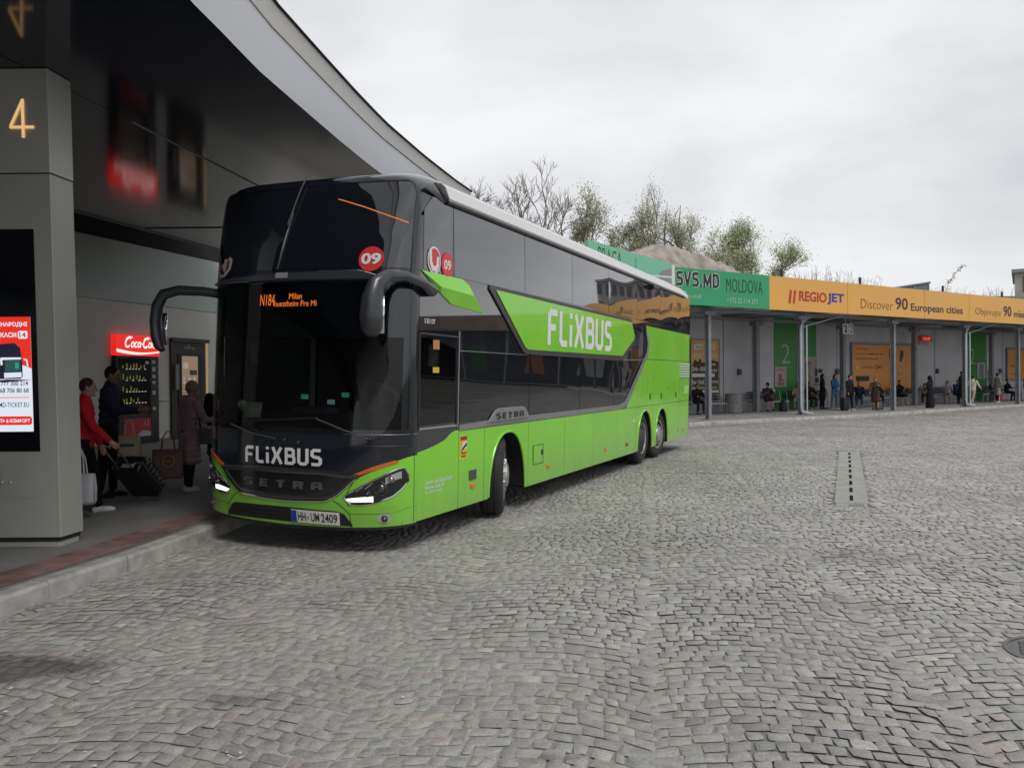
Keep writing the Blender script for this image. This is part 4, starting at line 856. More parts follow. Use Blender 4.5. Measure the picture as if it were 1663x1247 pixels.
def build_body():
    # front cap
    Z = [.30, .4, .5, .65, .8, .95, 1.1, 1.25] + list(np.linspace(1.25, 2.18, 8))[1:] + list(np.linspace(2.18, 3.44, 12))[1:]
    cut0, cut1 = 1.25, 2.18
    m = MB(); rows = []
    for z in Z: rows.append([FS(t, z) for t in TS])
    n0 = len(rows)
    for k in range(1, 8):
        a = math.pi/2*k/7; row = []
        for t in TS:
            zt = zr(t)-.16; zz = 3.44; u0 = fu(t, zt)
            row.append((-1.275+1.275*t, u0+.62*(1-math.cos(a))*1.0, zt+.16*math.sin(a)))
        rows.append(row)
    ins = []
    for t in TS: pass
    # raise the last front row to the start of the roof arc
    extra = [[(-1.275+1.275*t, fu(t, 3.44+(zr(t)-.16-3.44)*q), 3.44+(zr(t)-.16-3.44)*q) for t in TS] for q in (.35, .7, 1.0)]
    rows = rows[:n0]+extra+rows[n0:]
    c = len(TS); P = np.array(rows).reshape(-1, 3); fs = []
    for i in range(len(rows)-1):
        for j in range(c-1):
            if i < n0-1 and Z[i] >= cut0-1e-6 and Z[i+1] <= cut1+1e-6 and TS[j] >= -.9601 and TS[j+1] <= .9501: continue
            fs.append((i*c+j, i*c+j+1, (i+1)*c+j+1, (i+1)*c+j))
    m.add(P, fs)
    # roof behind the cap
    m2 = [[(-1.275+1.275*t, u0 if k else fu(t, zr(t)-.16)+.62, zr(t)) for t in TS] for k, u0 in enumerate((0, 1.6, 4, 8, 12, 13.9))]
    m2 += [[(-1.275+1.275*t*.995, 14.1, zr(t)-.05) for t in TS], [(-1.275+1.275*t*.99, 14.2, zr(t)-.2) for t in TS], [(-1.275+1.275*t*.985, 14.25, 3.0) for t in TS], [(-1.275+1.275*t*.98, 14.27, 1.5) for t in TS], [(-1.275+1.275*t*.98, 14.24, .34) for t in TS]]
    m.grid(m2)
    # sides above the wheels, with the driver's window and the far door left open
    for side in (0, 1):
        x = 0 if not side else -2.55
        zs = [1.16, 1.28, 2.20, 2.9, 3.44, 3.60]
        for i in range(len(zs)-1):
            z0, z1 = zs[i], zs[i+1]
            us = [None, .60 if not side else .565, 1.39, 2.2, 4, 6, 8, 10, 12, 13.9]
            for j in range(len(us)-1):
                if i == 1 and j == 1: continue
                q = []
                for (u, z) in ((us[j], z0), (us[j+1], z0), (us[j+1], z1), (us[j], z1)):
                    uu = u if u is not None else (fu(1, z) if z <= 3.44 else fu(1, 3.44)+.62)
                    if u is not None and u < 1.3 and z > 3.5: uu = max(uu, fu(1, 3.44)+.62)
                    q.append((x, uu, z))
                m.add(q, [(0, 1, 2, 3) if not side else (3, 2, 1, 0)])
            # rounded rear corner
            m.grid([[(x+(-.012 if not side else .012)*0, 13.9, z) for z in (z0, z1)], [(x+(-.02 if not side else .02), 14.1, z) for z in (z0, z1)], [(x+(-.03 if not side else .03), 14.25, z) for z in (z0, z1)]])
        for u0, u1 in ((.545, 2.26), (3.50, 9.27), (10.44, 10.73), (11.88, 14.2)):
            m.add([(x, u0, .31), (x, u1, .31), (x, u1, 1.16), (x, u0, 1.16)], [(0, 1, 2, 3) if not side else (3, 2, 1, 0)])
    m.build('body', black, BUS, ang=50)
    # floor, wheel boxes
    m = MB(); m.box((-2.5, .35, .30), (-.05, 2.2, .34)).box((-2.5, 3.5, .30), (-.05, 9.25, .34)).box((-2.5, 11.9, .30), (-.05, 14.1, .34)).box((-1.9, .4, .2), (-.7, 14, .3))
    for u0, u1 in ((2.2, 3.55), (9.2, 11.95)): m.box((-2.5, u0, 1.14), (-.03, u1, 1.2)); m.box((-1.8, u0, .3), (-.75, u1, 1.14)); m.box((-2.5, u0-.02, .3), (-.04, u0, 1.16)); m.box((-2.5, u1, .3), (-.04, u1+.02, 1.16))
    m.build('underbody', dark, BUS, smooth=False)
build_body()
def band(name, us, zb, zt, off, mat, par=BUS, x=0., nz=2, th=0., ang=30):
    """side panel that is single valued along the length"""
    m = MB(); n = len(us)
    m.grid([[(x+off, u, a+(b-a)*k/(nz-1)) for u, a, b in zip(us, zb, zt)] for k in range(nz)])
    # turned edges back to the skin
    if th:
        e = MB
        for lo in (zb, zt): m.grid([[(x+off, u, a) for u, a in zip(us, lo)], [(x+off-th, u, a) for u, a in zip(us, lo)]])
        for i in (0, -1): m.grid([[(x+off, us[i], zb[i]), (x+off, us[i], zt[i])], [(x+off-th, us[i], zb[i]), (x+off-th, us[i], zt[i])]])
    return m.build(name, mat, par, ang=ang)
def arch_z(u, c, rx=.585, ztop=1.085, z0=.30):
    q = abs(u-c)/rx
    return z0 if q >= 1 else z0+(ztop-z0)*(1-q**2.4)**(1/2.0)
def linspace_u(u0, u1, c=None, n=34):
    if c is None: return [u0, u1]
    us = [u0]+[c+.585*math.sin(a) for a in np.linspace(-math.pi/2, math.pi/2, n)]+[u1]
    return sorted([min(max(u, u0), u1) for u in us])
def build_side():
    zt = 1.172; g = .006
    T = .004
    # driver's panel with its curved top edge
    us = list(np.linspace(.55, 1.483, 24)); tops = [float(np.interp(u, [.54, .75, .91, 1.05, 1.16, 1.24, 1.30, 1.38, 1.48], [1.005, 1.028, 1.05, 1.075, 1.10, 1.135, 1.165, 1.182, 1.187])) for u in us]
    band('driver_panel', us, [.30]*24, tops, T, green, th=T)
    for u0, u1, c in ((1.495, 2.165, None), (2.177, 3.574, 2.89), (3.586, 5.024, None), (5.036, 6.444, None), (6.456, 7.872, None), (7.884, 9.132, None), (9.144, 10.512, 9.86), (10.524, 11.872, 11.31), (11.884, 13.024, None), (13.036, 14.15, None)):
        us = linspace_u(u0, u1, c); zb = [arch_z(u, c) if c else .30 for u in us]
        band('wheel_arch_panel' if c else 'luggage_door', us, zb, [zt]*len(us), T, green, th=T)
    # wheel arch lips
    for c in (2.89, 9.86, 11.31):
        m = MB(); pts = [(.006, c+.585*math.sin(a), arch_z(c+.585*math.sin(a), c)) for a in np.linspace(-math.pi/2+.02, math.pi/2-.02, 30)]
        m.tube(pts, .016, 6); m.build('arch_lip', green, BUS)
        m = MB(); q = [(0.0, p[1], p[2]) for p in pts]; m.grid([q, [(-.35, p[1], p[2]) for p in pts]]); m.build('arch_liner', dark, BUS)
    # rear upper green panels
    sl = lambda z: float(np.interp(z, [1.18, 1.24, 1.32, 2.20, 2.45, 2.80], [8.42, 8.52, 8.62, 9.98, 10.06, 9.80]))
    def slant(z0, z1, u1, name='engine_panel'):
        zs = np.linspace(z0, z1, 12); m = MB(); m.grid([[(T, sl(z)+.0, z) for z in zs], [(T, u1, z) for z in zs]], flip=True); m.build(name, green, BUS, smooth=False)
    slant(1.184, 2.125, 9.972); slant(2.137, 2.80, 14.12)
    for u0, u1 in ((9.984, 10.448), (10.46, 11.894), (11.906, 13.02), (13.032, 14.15)): band('engine_panel', [u0, u1], [1.184]*2, [2.125]*2, T, green, th=T)
    # rear corner, green wrap
    m = MB(); m.grid([[(T, 14.12, z) for z in (.32, 2.8)], [(T-.02, 14.2, z) for z in (.32, 2.8)], [(-.06, 14.275, z) for z in (.34, 2.78)], [(-.5, 14.29, z) for z in (.34, 2.78)], [(-2.5, 14.29, z) for z in (.34, 2.78)]], flip=True); m.build('rear_panel', green, BUS)
    m = MB(); m.box((-2.0, 14.29, .45), (-.5, 14.30, .65)); m.build('licence_plate', white, BUS)
    for x in (-2.4, -.2): m = MB(); m.box((x, 14.285, .9), (x+.14, 14.31, 1.9)); m.build('tail_light', pm('tail_red', (.3, .01, .01), .2), BUS)
    # lower grey trim
    m = MB(); bt = [(1.487, 1.178), (2.26, 1.186), (3.57, 1.186), (7.95, 1.182), (8.30, 1.20), (8.50, 1.25), (8.66, 1.34), (9.99, 2.20), (10.07, 2.45), (9.84, 2.78)]
    tp = [(1.487, 1.245), (2.26, 1.262), (3.57, 1.262), (7.85, 1.262), (8.22, 1.30), (8.40, 1.36), (8.56, 1.46), (9.86, 2.26), (9.95, 2.45), (9.78, 2.70)]
    m.grid([[(.010, *p) for p in bt], [(.010, *p) for p in tp]]); m.build('side_trim', silver, BUS)
    # badge plate with lettering
    bp = MB(); bp.prism([(2.22, 1.235), (3.52, 1.235), (3.52, 1.28), (3.40, 1.375), (3.32, 1.395), (2.52, 1.395), (2.43, 1.375)], lambda a, z, d: (.010+d, a, z), 0, .02); bd = bp.build('badge', silver, BUS, smooth=False, bevel=.006)
    b = MB(); stroke_text(b, 'SETRA', 2.46, 3.33, 1.262, 1.335, lambda a, z, l: (.033+l, a, z), .22, .3); b.build('lettering', blackm, bd, smooth=False, solid=.003)
    # glass: lower deck
    sl2 = lambda u: float(np.interp(u, [8.2, 8.40, 8.56, 9.75], [1.30, 1.36, 1.46, 2.19]))
    for u0, u1 in ((1.50, 3.575), (3.59, 5.7), (5.715, 7.6), (7.615, 9.60)):
        us = np.linspace(u0, u1, 14); m = MB()
        zb = [1.265 if u < 8.2 else sl2(u) for u in us]; R_ = []
        for k in range(9): R_.append([(.003+.003*math.sin(math.pi*(u-u0)/(u1-u0))*math.sin(math.pi*k/8), u, a+(2.075-a)*k/8) for u, a in zip(us, zb)])
        m.grid(R_); m.build('lower_window', glassl, BUS, ang=60)
    # upper deck glass
    cuts = [.62, 1.27, 3.33, 5.23, 7.15, 9.05, 10.95, 12.6, 14.05]
    for i, (u0, u1) in enumerate(zip(cuts[:-1], cuts[1:])):
        us = np.linspace(u0+.006, u1-.006, 12); m = MB(); top = 3.68; R_ = []
        for k in range(9): R_.append([(.003+.0045*math.sin(math.pi*(u-u0)/(u1-u0))*math.sin(math.pi*k/8), u+(.05 if i else .0)*(1-k/8), 2.895+(min(top, 3.45+(u-.55)*.9 if i == 0 else top)-2.895)*k/8) for u in us])
        m.grid(R_); m.build('upper_window', glass, BUS, ang=60)
    # middle glossy band
    band('middle_band', [.56, 1.45, 8.9, 9.74], [2.24, 2.085, 2.085, 2.25], [2.885]*3+[2.85], .002, glass)
    # thin light line over the lower windows
    m = MB(); m.tube([(.006, 1.45, 2.078), (.006, 3.5, 2.075)], .004, 4).tube([(.006, 8.2, 2.08), (.006, 9.6, 2.11)], .004, 4); m.build('glass_edge', silver, BUS)
    # big lettered panel on its dark frame
    def outline(pts, d0, d1, name, mat, bev=.0):
        b = MB(); b.prism(pts, lambda a, z, d: (d, a, z), d0, d1); return b.build(name, mat, BUS, smooth=False, bevel=bev)
    fr = outline([(2.24, 2.895), (8.62, 2.862), (9.0, 2.50), (8.88, 2.40), (8.02, 2.065), (3.40, 2.085), (3.30, 2.12), (2.22, 2.84)], .004, .024, 'panel_frame', pm('panel_grey', (.035, .035, .038), .35, var=.1), .008)
    pn = outline([(2.38, 2.845), (8.55, 2.80), (8.64, 2.78), (8.84, 2.55), (8.80, 2.48), (8.03, 2.155), (3.46, 2.145), (3.36, 2.17)], .026, .034, 'name_panel', green, .004)
    b = MB(); stroke_text(b, 'FLiXBUS', 4.14, 7.30, 2.235, 2.745, lambda a, z, l: (.037+l, a, z-.004*(a-4)), .185, .10); b.build('lettering', letter, pn, smooth=False)
    # green wing on the pillar
    b = MB(); ridge = [(1.00, 2.775), (1.72, 2.665)]
    W = {'a': (.57, 2.885), 'b': (1.50, 2.885), 'c': (1.68, 2.83), 'd': (2.09, 2.535), 'e': (1.24, 2.585), 'f': (1.0, 2.68), 'g': (1.80, 2.71)}
    vv = [(.012, *W['a']), (.012, *W['b']), (.014, *W['c']), (.012, *W['d']), (.012, *W['e']), (.012, *W['f']), (.05, .93, 2.745), (.05, 1.74, 2.715)]
    b.add(vv+[(.001, q[1], q[2]) for q in vv[:6]], [(6, 7, 1, 0), (7, 2, 1), (7, 3, 2), (5, 4, 3, 7, 6), (5, 6, 0)]+[(k, (k+1) % 6, 8+(k+1) % 6, 8+k) for k in range(6)]); b.build('pillar_wing', green, BUS, ang=12, smooth=True)
    # stickers on the upper glass
    def disc(u, z, r, name, mat, l, par=BUS, ry=None):
        b = MB(); b.prism([(u+r*math.cos(a), z+(ry or r)*math.sin(a)) for a in np.linspace(0, 2*math.pi, 33)[:-1]], lambda a, c, d: (d, a, c), l, l+.002); return b.build(name, mat, par, smooth=False)
    RED_ = pm('sticker_red', (.60, .028, .03), .4)
    d1 = disc(.84, 3.015, .145, 'sticker', white, .010); disc(.84, 3.015, .125, 'sticker_disc', RED_, .0125, d1)
    b = MB(); stroke(b, [(.745, 3.12), (.76, 2.99), (.80, 2.93), (.87, 2.925), (.91, 2.97), (.915, 3.06)], .055, lambda a, z, l: (.016, a, z), 0); b.build('lettering', white, d1, smooth=False)
    d2 = disc(1.135, 3.0, .135, 'sticker', RED_, .010); disc(1.135, 3.0, .128, 'sticker_disc', pm('sticker_pale_red', (.62, .04, .045), .4), .0125, d2)
    b = MB(); put_text(b, '09', 1.055, 1.215, 2.945, 3.055, lambda a, z: (.016, a, z), bold=.03); b.build('lettering', white, d2, smooth=False)
    # white roof rail
    m = MB(); prof = [(.012, 3.685), (.035, 3.715), (.025, 3.83), (-.01, 3.855), (-.05, 3.86)]
    U = [(1.16, 1.0), (3, 1.0), (8, 1.0), (13.0, .95), (13.42, .6), (13.8, .35)]
    def rp(k, i):
        x, z = prof[k]; u, h = U[i]; zz = 3.665+(z-3.665)*h
        return (x if u < 13.3 else x*.6, u-(z-3.665)*.75 if i == 0 else u, zz)
    m.grid([[rp(k, i) for i in range(len(U))] for k in range(len(prof))]); m.add([rp(k, 0) for k in range(5)], [(4, 3, 2, 1, 0)]); m.build('roof_rail', pm('rail_white', (.74, .75, .75), .3, coat=.4), BUS, ang=30)
    m = MB(); m.tube([(.02, 1.1, 3.672), (.02, 13.4, 3.672)], .024, 6, flat=.8); m.build('rail_gasket', blackm, BUS)
    m = MB(); m.add([(.008, .62, 3.735), (.008, .80, 3.83), (.012, .95, 3.845), (.012, 1.16, 3.66), (.010, 1.02, 3.66)], [(0, 1, 2, 3, 4)]); m.build('rail_end', pm('rail_end_grey', (.10, .105, .12), .2, coat=.4), BUS, solid=.01)
    m = MB(); m.add([(.016, .82, 3.83), (.02, .96, 3.845), (.02, 1.17, 3.66), (.016, 1.06, 3.66)], [(0, 1, 2, 3)]); m.build('rail_bracket', blackm, BUS, solid=.014)
    m = MB(); m.tube([(.01, 10.0, 3.62), (.09, 9.95, 3.60), (.11, 10.35, 3.60), (.02, 10.45, 3.63)], .03, 6); m.build('side_camera', blackm, BUS)
    # driver's window: clear glass in a dark frame
    m = MB(); m.add([(-.002, .575, 1.26), (-.002, 1.41, 1.25), (-.002, 1.43, 2.225), (-.002, .56, 2.23)], [(0, 1, 2, 3)]); m.build('driver_window', clear_glass('side_glass', (.55, .60, .57)), BUS, smooth=False)
    m = MB(); m.tube([(.004, .57, 1.245), (.004, 1.42, 1.24)], .013, 6); m.build('window_sill', silver, BUS)
    m = MB()
    for q in (((.003, .565, 2.235), (.003, 1.445, 2.23)), ((.003, 1.42, 1.25), (.003, 1.445, 2.23)), ((.003, .57, 1.25), (.003, .56, 2.235))): m.tube(list(q), .011, 6)
    m.build('window_frame', blackm, BUS)
    m = MB(); m.tube([(.006, 1.455, 1.2), (.006, 1.468, 2.3)], .007, 4); m.build('glass_edge', silver, BUS)
    # small side fittings
    def patch(name, u0, u1, z0, z1, mat, th=.008, l=.004, par=BUS, bev=0): 
        b = MB(); b.box((l, u0, z0), (l+th, u1, z1)); return b.build(name, mat, par, smooth=False, bevel=bev)
    for u, z in ((1.86, .515), (4.34, .50), (7.17, .51), (13.55, .48)): patch('side_marker', u-.055, u+.055, z-.025, z+.025, orange, .016, bev=.006)
    patch('side_marker', 8.46, 8.58, .47, .53, pm('marker_brown', (.25, .09, .02), .3), .016)
    patch('flap_catch', 1.76, 1.95, .585, .70, pm('fitting_grey', (.06, .062, .066), .5), .012, bev=.01)
    fl = patch('fuel_flap', 3.76, 4.12, .58, .83, green, .004, .005)
    m = MB()
    for q in (((.010, 3.755, .575), (.010, 3.755, .835)), ((.010, 3.755, .835), (.010, 4.125, .835)), ((.010, 4.125, .835), (.010, 4.125, .575)), ((.010, 4.125, .575), (.010, 3.755, .575))): m.tube(list(q), .004, 4)
    m.build('flap_gap', blackm, fl); patch('catch', 4.05, 4.11, .69, .76, blackm, .006, .01, fl)
    for u, z in ((10.24, 1.36), (11.23, 1.355), (12.68, 1.35)): patch('panel_catch', u-.05, u+.05, z-.06, z+.06, pm('catch_dark_green', (.02, .055, .02), .5), .006)
    m = MB()
    for k in range(6): m.box((.004, 13.06, 1.76+k*.058), (.02, 14.12, 1.79+k*.058))
    m.build('air_vent', white, BUS, smooth=False); patch('vent_back', 13.04, 14.14, 1.74, 2.11, green, .003, .004)
    patch('number_sticker', 13.6, 14.1, 1.35, 1.55, pm('sticker_pale_green', (.3, .6, .15), .5), .003)
    patch('reflector', 12.05, 12.5, 2.43, 2.455, pm('reflector_yellow', (.6, .5, .02), .4), .004); patch('side_step', 8.95, 9.08, .9, .94, white, .006)
    for u in (12.0, 12.95): patch('panel_rivet', u, u+.05, .48, .52, pm('catch_dark_green', (.02, .055, .02), .5), .004)
    # blind spot warning sticker
    st = patch('warning_sticker', 1.515, 1.70, .845, 1.115, pm('sticker_yellow', (.70, .50, .02), .5), .003, .0045)
    b = MB(); q = lambda pts, mi, l=.0095: b.mat(mi).add([(l, a, z) for a, z in pts], [tuple(range(len(pts)))])
    q([(1.52, 1.06), (1.695, 1.06), (1.695, 1.11), (1.52, 1.11)], 0); q([(1.53, .95), (1.60, 1.05), (1.69, 1.05), (1.69, .97)], 1); q([(1.535, .93), (1.56, .97), (1.68, 1.035), (1.69, 1.0)], 2, .0105); q([(1.54, .99), (1.60, 1.03), (1.6, 1.055), (1.55, 1.05)], 3, .011)
    b.build('print', [pm('sticker_orange_red', (.62, .09, .02), .5), white, BLK, pm('sticker_yellow', (.70, .50, .02), .5)], st, smooth=False)
    b = MB(); put_text(b, 'ANGLES', 1.54, 1.68, .905, .93, lambda a, z: (.0095, a, z), bold=.03); put_text(b, 'MORTS', 1.55, 1.67, .868, .893, lambda a, z: (.0095, a, z), bold=.03); put_text(b, 'ATTENTION', 1.53, 1.685, 1.073, 1.098, lambda a, z: (.012, a, z), bold=.03); b.build('lettering', BLK, st, smooth=False)
    b = MB()
    for k, (tx, w) in enumerate((('Umbrella Coach & Buses GmbH', .60), ('Billhorner Straße 173', .42), ('D - 20537 Hamburg', .38))): put_text(b, tx, .72, .72+w, .655-k*.055, .695-k*.055, lambda a, z: (.0075, a, z), bold=.01)
    b.build('owner_lettering', letter, BUS, smooth=False)
    b = MB(); put_text(b, 'S 531 DT', .655, .885, 2.345, 2.395, lambda a, z: (.008, a, z), bold=.02); b.build('model_lettering', letter, BUS, smooth=False)
    for z, h, c in ((2.13, .10, (.45, .2, .06)), (1.86, .06, (.6, .42, .03))): patch('window_sticker', .86, 1.0, z-h/2, z+h/2, pm('sticker_%d' % int(z*100), c, .5), .002, .001)
build_side()
def tyre_wheel(name, x, u, r, w, steer=0, dual=False, hubcol=None):
    """wheel: tyre, rim, hub with nuts; outer face towards +X (near side) or -X"""
    sgn = 1 if x > -1.2 else -1
    wheel = bpy.data.objects.new(name, None); COL.objects.link(wheel); wheel.parent = BUS
    wheel.location = (x, u, r+.012); wheel.rotation_euler = (0, 0, steer)
    M = Matrix.Rotation(R(90)*sgn, 3, 'Y')      # local z -> outward
    def prof(p): return p
    ti = MB(); h = w/2
    ti.lathe([(.30, -h*.9), (.40, -h), (r-.07, -h), (r-.02, -h*.86), (r, -h*.62), (r, -h*.33), (r-.012, -h*.31), (r-.012, -h*.27), (r, -h*.25), (r, h*.25), (r-.012, h*.27), (r-.012, h*.31), (r, h*.33), (r, h*.62), (r-.02, h*.86), (r-.07, h), (.42, h), (.385, h*1.02), (.33, h*.9), (.30, h*.8)], M, n=48)
    ti.build('tyre', rubber, wheel, ang=50)
    ri = MB()
    if dual: ri.lathe([(.30, h*.8), (.315, h*.95), (.295, h*.9), (.27, h*.1), (.24, -h*.2), (.16, -h*.3), (.14, h*.15), (.12, h*.25), (0, h*.25)], M, n=40)
    else: ri.lathe([(.30, h*.8), (.315, h*.98), (.29, h*.95), (.285, h*.55), (.27, h*.45), (.22, h*.75), (.17, h*.95), (.15, h*1.25), (.10, h*1.35), (0, h*1.38)], M, n=40)
    ri.build('rim', steelr, wheel, ang=35)
    nu = MB(); zz = -.25*h if dual else .86*h
    for k in range(10):
        a = 2*math.pi*k/10; c = M @ Vector((.195*math.cos(a), .195*math.sin(a), zz)); d = M @ Vector((.195*math.cos(a), .195*math.sin(a), zz+.045)); nu.tube([c, d], .016, 6)
    nu.build('wheel_nuts', chrome, wheel)
    ho = MB()
    for k in range(10):
        a = 2*math.pi*(k+.5)/10; c = M @ Vector((.245*math.cos(a), .245*math.sin(a), (.62*h if not dual else -.1*h)))
        ho.ell(c, .022, .022, .022, n=8, m=4)
    ho.build('hand_holes', dark, wheel)
    return wheel
for nm, x, u, st, du in (('front_wheel', -.20, 2.89, R(20.5), False), ('front_wheel', -2.35, 2.89, R(20.5), False), ('rear_wheel', -.19, 9.86, 0, True), ('rear_wheel', -2.36, 9.86, 0, True), ('tag_wheel', -.22, 11.31, R(-8), False), ('tag_wheel', -2.33, 11.31, R(-8), False)):
    tyre_wheel(nm, x, u, .505, .30, st, du)
for x in (-.52, -2.03):
    m = MB(); m.lathe([(.3, -.13), (.49, -.14), (.505, -.1), (.505, .1), (.49, .14), (.3, .13)], Matrix.Translation((0, 0, 0)).to_3x3() @ Matrix.Rotation(R(90), 3, 'Y'), n=36); o = m.build('inner_tyre', rubber, BUS); o.location = (x, 9.86, .517)
# ---------------------------------------------------------------- the coach's front
def fpatch(name, t0, t1, zb, zt, off, mat, par=BUS, nt=28, nz=8, edge=.0, ts=None):
    """patch of front skin between two heights that vary with t"""
    ts = ts if ts is not None else list(np.linspace(t0, t1, nt)); m = MB()
    G = [[FS(t, zb(t)+(zt(t)-zb(t))*k/(nz-1), off) for t in ts] for k in range(nz)]
    m.grid(G)
    if edge:
        m.grid([G[0], [FS(t, zb(t), off-edge) for t in ts]]); m.grid([G[-1], [FS(t, zt(t), off-edge) for t in ts]], flip=True)
        for j in (0, -1): m.grid([[r[j] for r in G], [FS(ts[j], zb(ts[j])+(zt(ts[j])-zb(ts[j]))*k/(nz-1), off-edge) for k in range(nz)]])
    return m.build(name, mat, par, ang=45)
I = lambda xs, ys: (lambda t: float(np.interp(abs(t), xs, ys)))
K = lambda c: (lambda t: c)
def fcurve(name, pts, r, mat, off=.006, par=BUS, n=6, flat=1.):
    m = MB(); m.tube([FS(t, z, off) for t, z in pts], r, n, flat=flat); return m.build(name, mat, par)
def fpoly(mb, pts, off): mb.add([FS(t, z, off) for t, z in pts], [tuple(range(len(pts)))]); return mb
def densify(pts, n=6):
    out = []
    for a, b in zip(pts[:-1], pts[1:]): out += [(a[0]+(b[0]-a[0])*k/n, a[1]+(b[1]-a[1])*k/n) for k in range(n)]
    return out+[pts[-1]]
def build_front():
    ts = list(np.sin(np.linspace(-math.pi/2, math.pi/2, 81)))
    # top edge of the green apron: V round the grille, up over the lamps to the pillars
    gt = I([0, .1, .40, .47, .53, .60, .66, .80, .94, 1.0], [.505, .505, .525, .55, .60, .69, .76, .855, .945, .985])
    gb = I([0, .55, .8, 1.0], [.245, .262, .275, .295])
    fpatch('front_apron', -1, 1, gb, gt, .006, green, ts=ts, nz=14, edge=.012)
    fpatch('apron_lip', -1, 1, lambda t: gb(t)-.03, lambda t: gb(t)-.004, .002, blackm, ts=ts, nz=3)
    # joints
    for s in (-1, 1):
        fcurve('apron_joint', densify([(s*.47, .535), (s*.52, .50), (s*.60, .41), (s*.605, .40), (s*.61, .26)]), .0035, blackm, .007)
        fcurve('apron_crease', densify([(s*.60, .408), (s*.8, .412), (s*.93, .43), (s*1.0, .47)]), .004, pm('crease_green', (.08, .26, .01), .4), .006)
        fcurve('apron_joint', densify([(s*.66, .765), (s*.64, .735), (s*.575, .585), (s*.575, .56), (s*.60, .49)]), .004, blackm, .007)
    fcurve('pillar_joint', [(.998, z) for z in np.linspace(.30, 1.0, 8)], .005, blackm, .004)
    # lower intake with mesh
    it = fpatch('intake', -.62, .62, lambda t: float(np.interp(abs(t), [0, .58, .62], [.278, .278, .274])), lambda t: float(np.interp(abs(t), [0, .50, .55, .62], [.432, .425, .41, .30])), .009, pm('intake_black', (.012, .012, .013), .6), nt=40)
    for k in range(3): fcurve('slat', [(t, .315+k*.035) for t in np.linspace(-.57, .57, 24)], .006, blackm, .012, it)
    # licence plate
    pl = fpatch('licence_plate', .085, .52, K(.285), K(.412), .022, pm('plate_white', (.66, .66, .64), .4), nt=8, nz=2, edge=.012)
    fpatch('country_strip', .087, .138, K(.288), K(.409), .0235, pm('plate_blue', (.01, .04, .30), .4), pl, nt=3, nz=2)
    b = MB(); pf = lambda t, z: FS(t, z, .025)
    for tx, a, c in (('HH', .152, .225), ('UM', .272, .348), ('2409', .365, .505)): put_text(b, tx, a, c, .305, .395, pf, bold=.015)
    b.build('lettering', BLK, pl, smooth=False)
    b = MB(); b.ell(FS(.248, .35, .024), .018, .006, .018, n=10, m=5); b.build('seal', pm('seal_grey', (.3, .3, .28), .5), pl)
    # grille: glossy black field, chrome edge, raised letters
    gr = fpatch('grille', -.60, .60, I([0, .12, .42, .50, .56, .60], [.555, .557, .575, .635, .71, .765]), I([0, .4, .6], [.785, .79, .80]), .008, pm('grille_black', (.010, .010, .011), .18, coat=.4), nt=40)
    lo = [(t, float(np.interp(abs(t), [0, .12, .40, .47, .53, .60, .655], [.527, .528, .548, .585, .64, .72, .785]))) for t in np.linspace(-.655, .655, 49)]
    fcurve('grille_surround', lo, .030, pm('dark_chrome', (.12, .125, .13), .12, .8), .006, gr, 8, flat=.35)
    fcurve('chrome_trim', [(t, z-.022) for t, z in lo], .011, chrome, .012, gr)
    up = [(t, float(np.interp(abs(t), [0, .38, .45, .62, .68], [.805, .812, .80, .785, .79]))) for t in np.linspace(-.68, .68, 41)]
    fcurve('grille_brow', up, .028, pm('dark_chrome', (.12, .125, .13), .12, .8), .006, gr, 8, flat=.4)
    b = MB(); stroke_text(b, 'SETRA', -.39, .378, .648, .722, lambda a, z, l: FS(a, z-.02+.05*(a*a), .014+l), .26, .62); b.build('lettering', pm('badge_steel', (.22, .22, .22), .3, .8, var=.3, scale=6), gr, smooth=False, solid=.006)
    # orange indicators
    for s in (1, -1):
        fpatch('turn_signal', s*.60, s*.94, lambda t: float(np.interp(abs(t), [.60, .66, .94], [.765, .785, .925])), lambda t: float(np.interp(abs(t), [.60, .63, .78, .92, .94], [.775, .80, .885, .948, .945])), .014, pm('signal_orange', (.62, .12, .015), .25, coat=.6), nt=16, nz=3, edge=.01)
    # headlights: dark bowl, projector, bright strip, clear cover
    zb = lambda t: float(np.interp(abs(t), [.565, .61, .70, .80, .91, .96, .985], [.565, .505, .502, .522, .585, .66, .74]))
    zt = lambda t: float(np.interp(abs(t), [.565, .60, .68, .76, .84, .94, .97, .985], [.585, .615, .675, .732, .79, .862, .872, .80]))
    for s in (1, -1):
        hl = fpatch('headlight', s*.565, s*.985, zb, zt, .009, pm('lamp_bowl', (.03, .031, .034), .2, .5, coat=.3), nt=26, nz=8)
        edge = [(s*t, zb(t)) for t in np.linspace(.565, .985, 26)]+[(s*t, zt(t)) for t in np.linspace(.985, .565, 26)]; edge.append(edge[0])
        fcurve('lamp_rim', edge, .0075, chrome, .009, hl)
        def disc(t, z, r, off, name, mat):
            c = Vector(FS(t, z, off)); n = (Vector(FS(t, z, off+.01))-c).normalized(); n = (n*.45+Vector((0, -1, 0))*.55).normalized(); q = n.to_track_quat('Z', 'Y').to_matrix()
            b = MB(); b.lathe([(r*1.12, -.012), (r*1.15, .012), (r, .018), (r*.9, .006), (r*.82, .004), (r*.6, .02), (r*.3, .028), (0, .03)], q, n=28); o = b.build(name, mat, hl, ang=30); o.location = c; return o
        disc(s*.835, .668, .062, .012, 'projector', pm('projector_glass', (.10, .10, .105), .06, .6)); disc(s*.90, .765, .035, .014, 'reflector_lamp', pm('reflector_silver', (.55, .56, .58), .12, .9)); disc(s*.745, .615, .030, .012, 'reflector_lamp', pm('projector_glass', (.10, .10, .105), .06, .6))
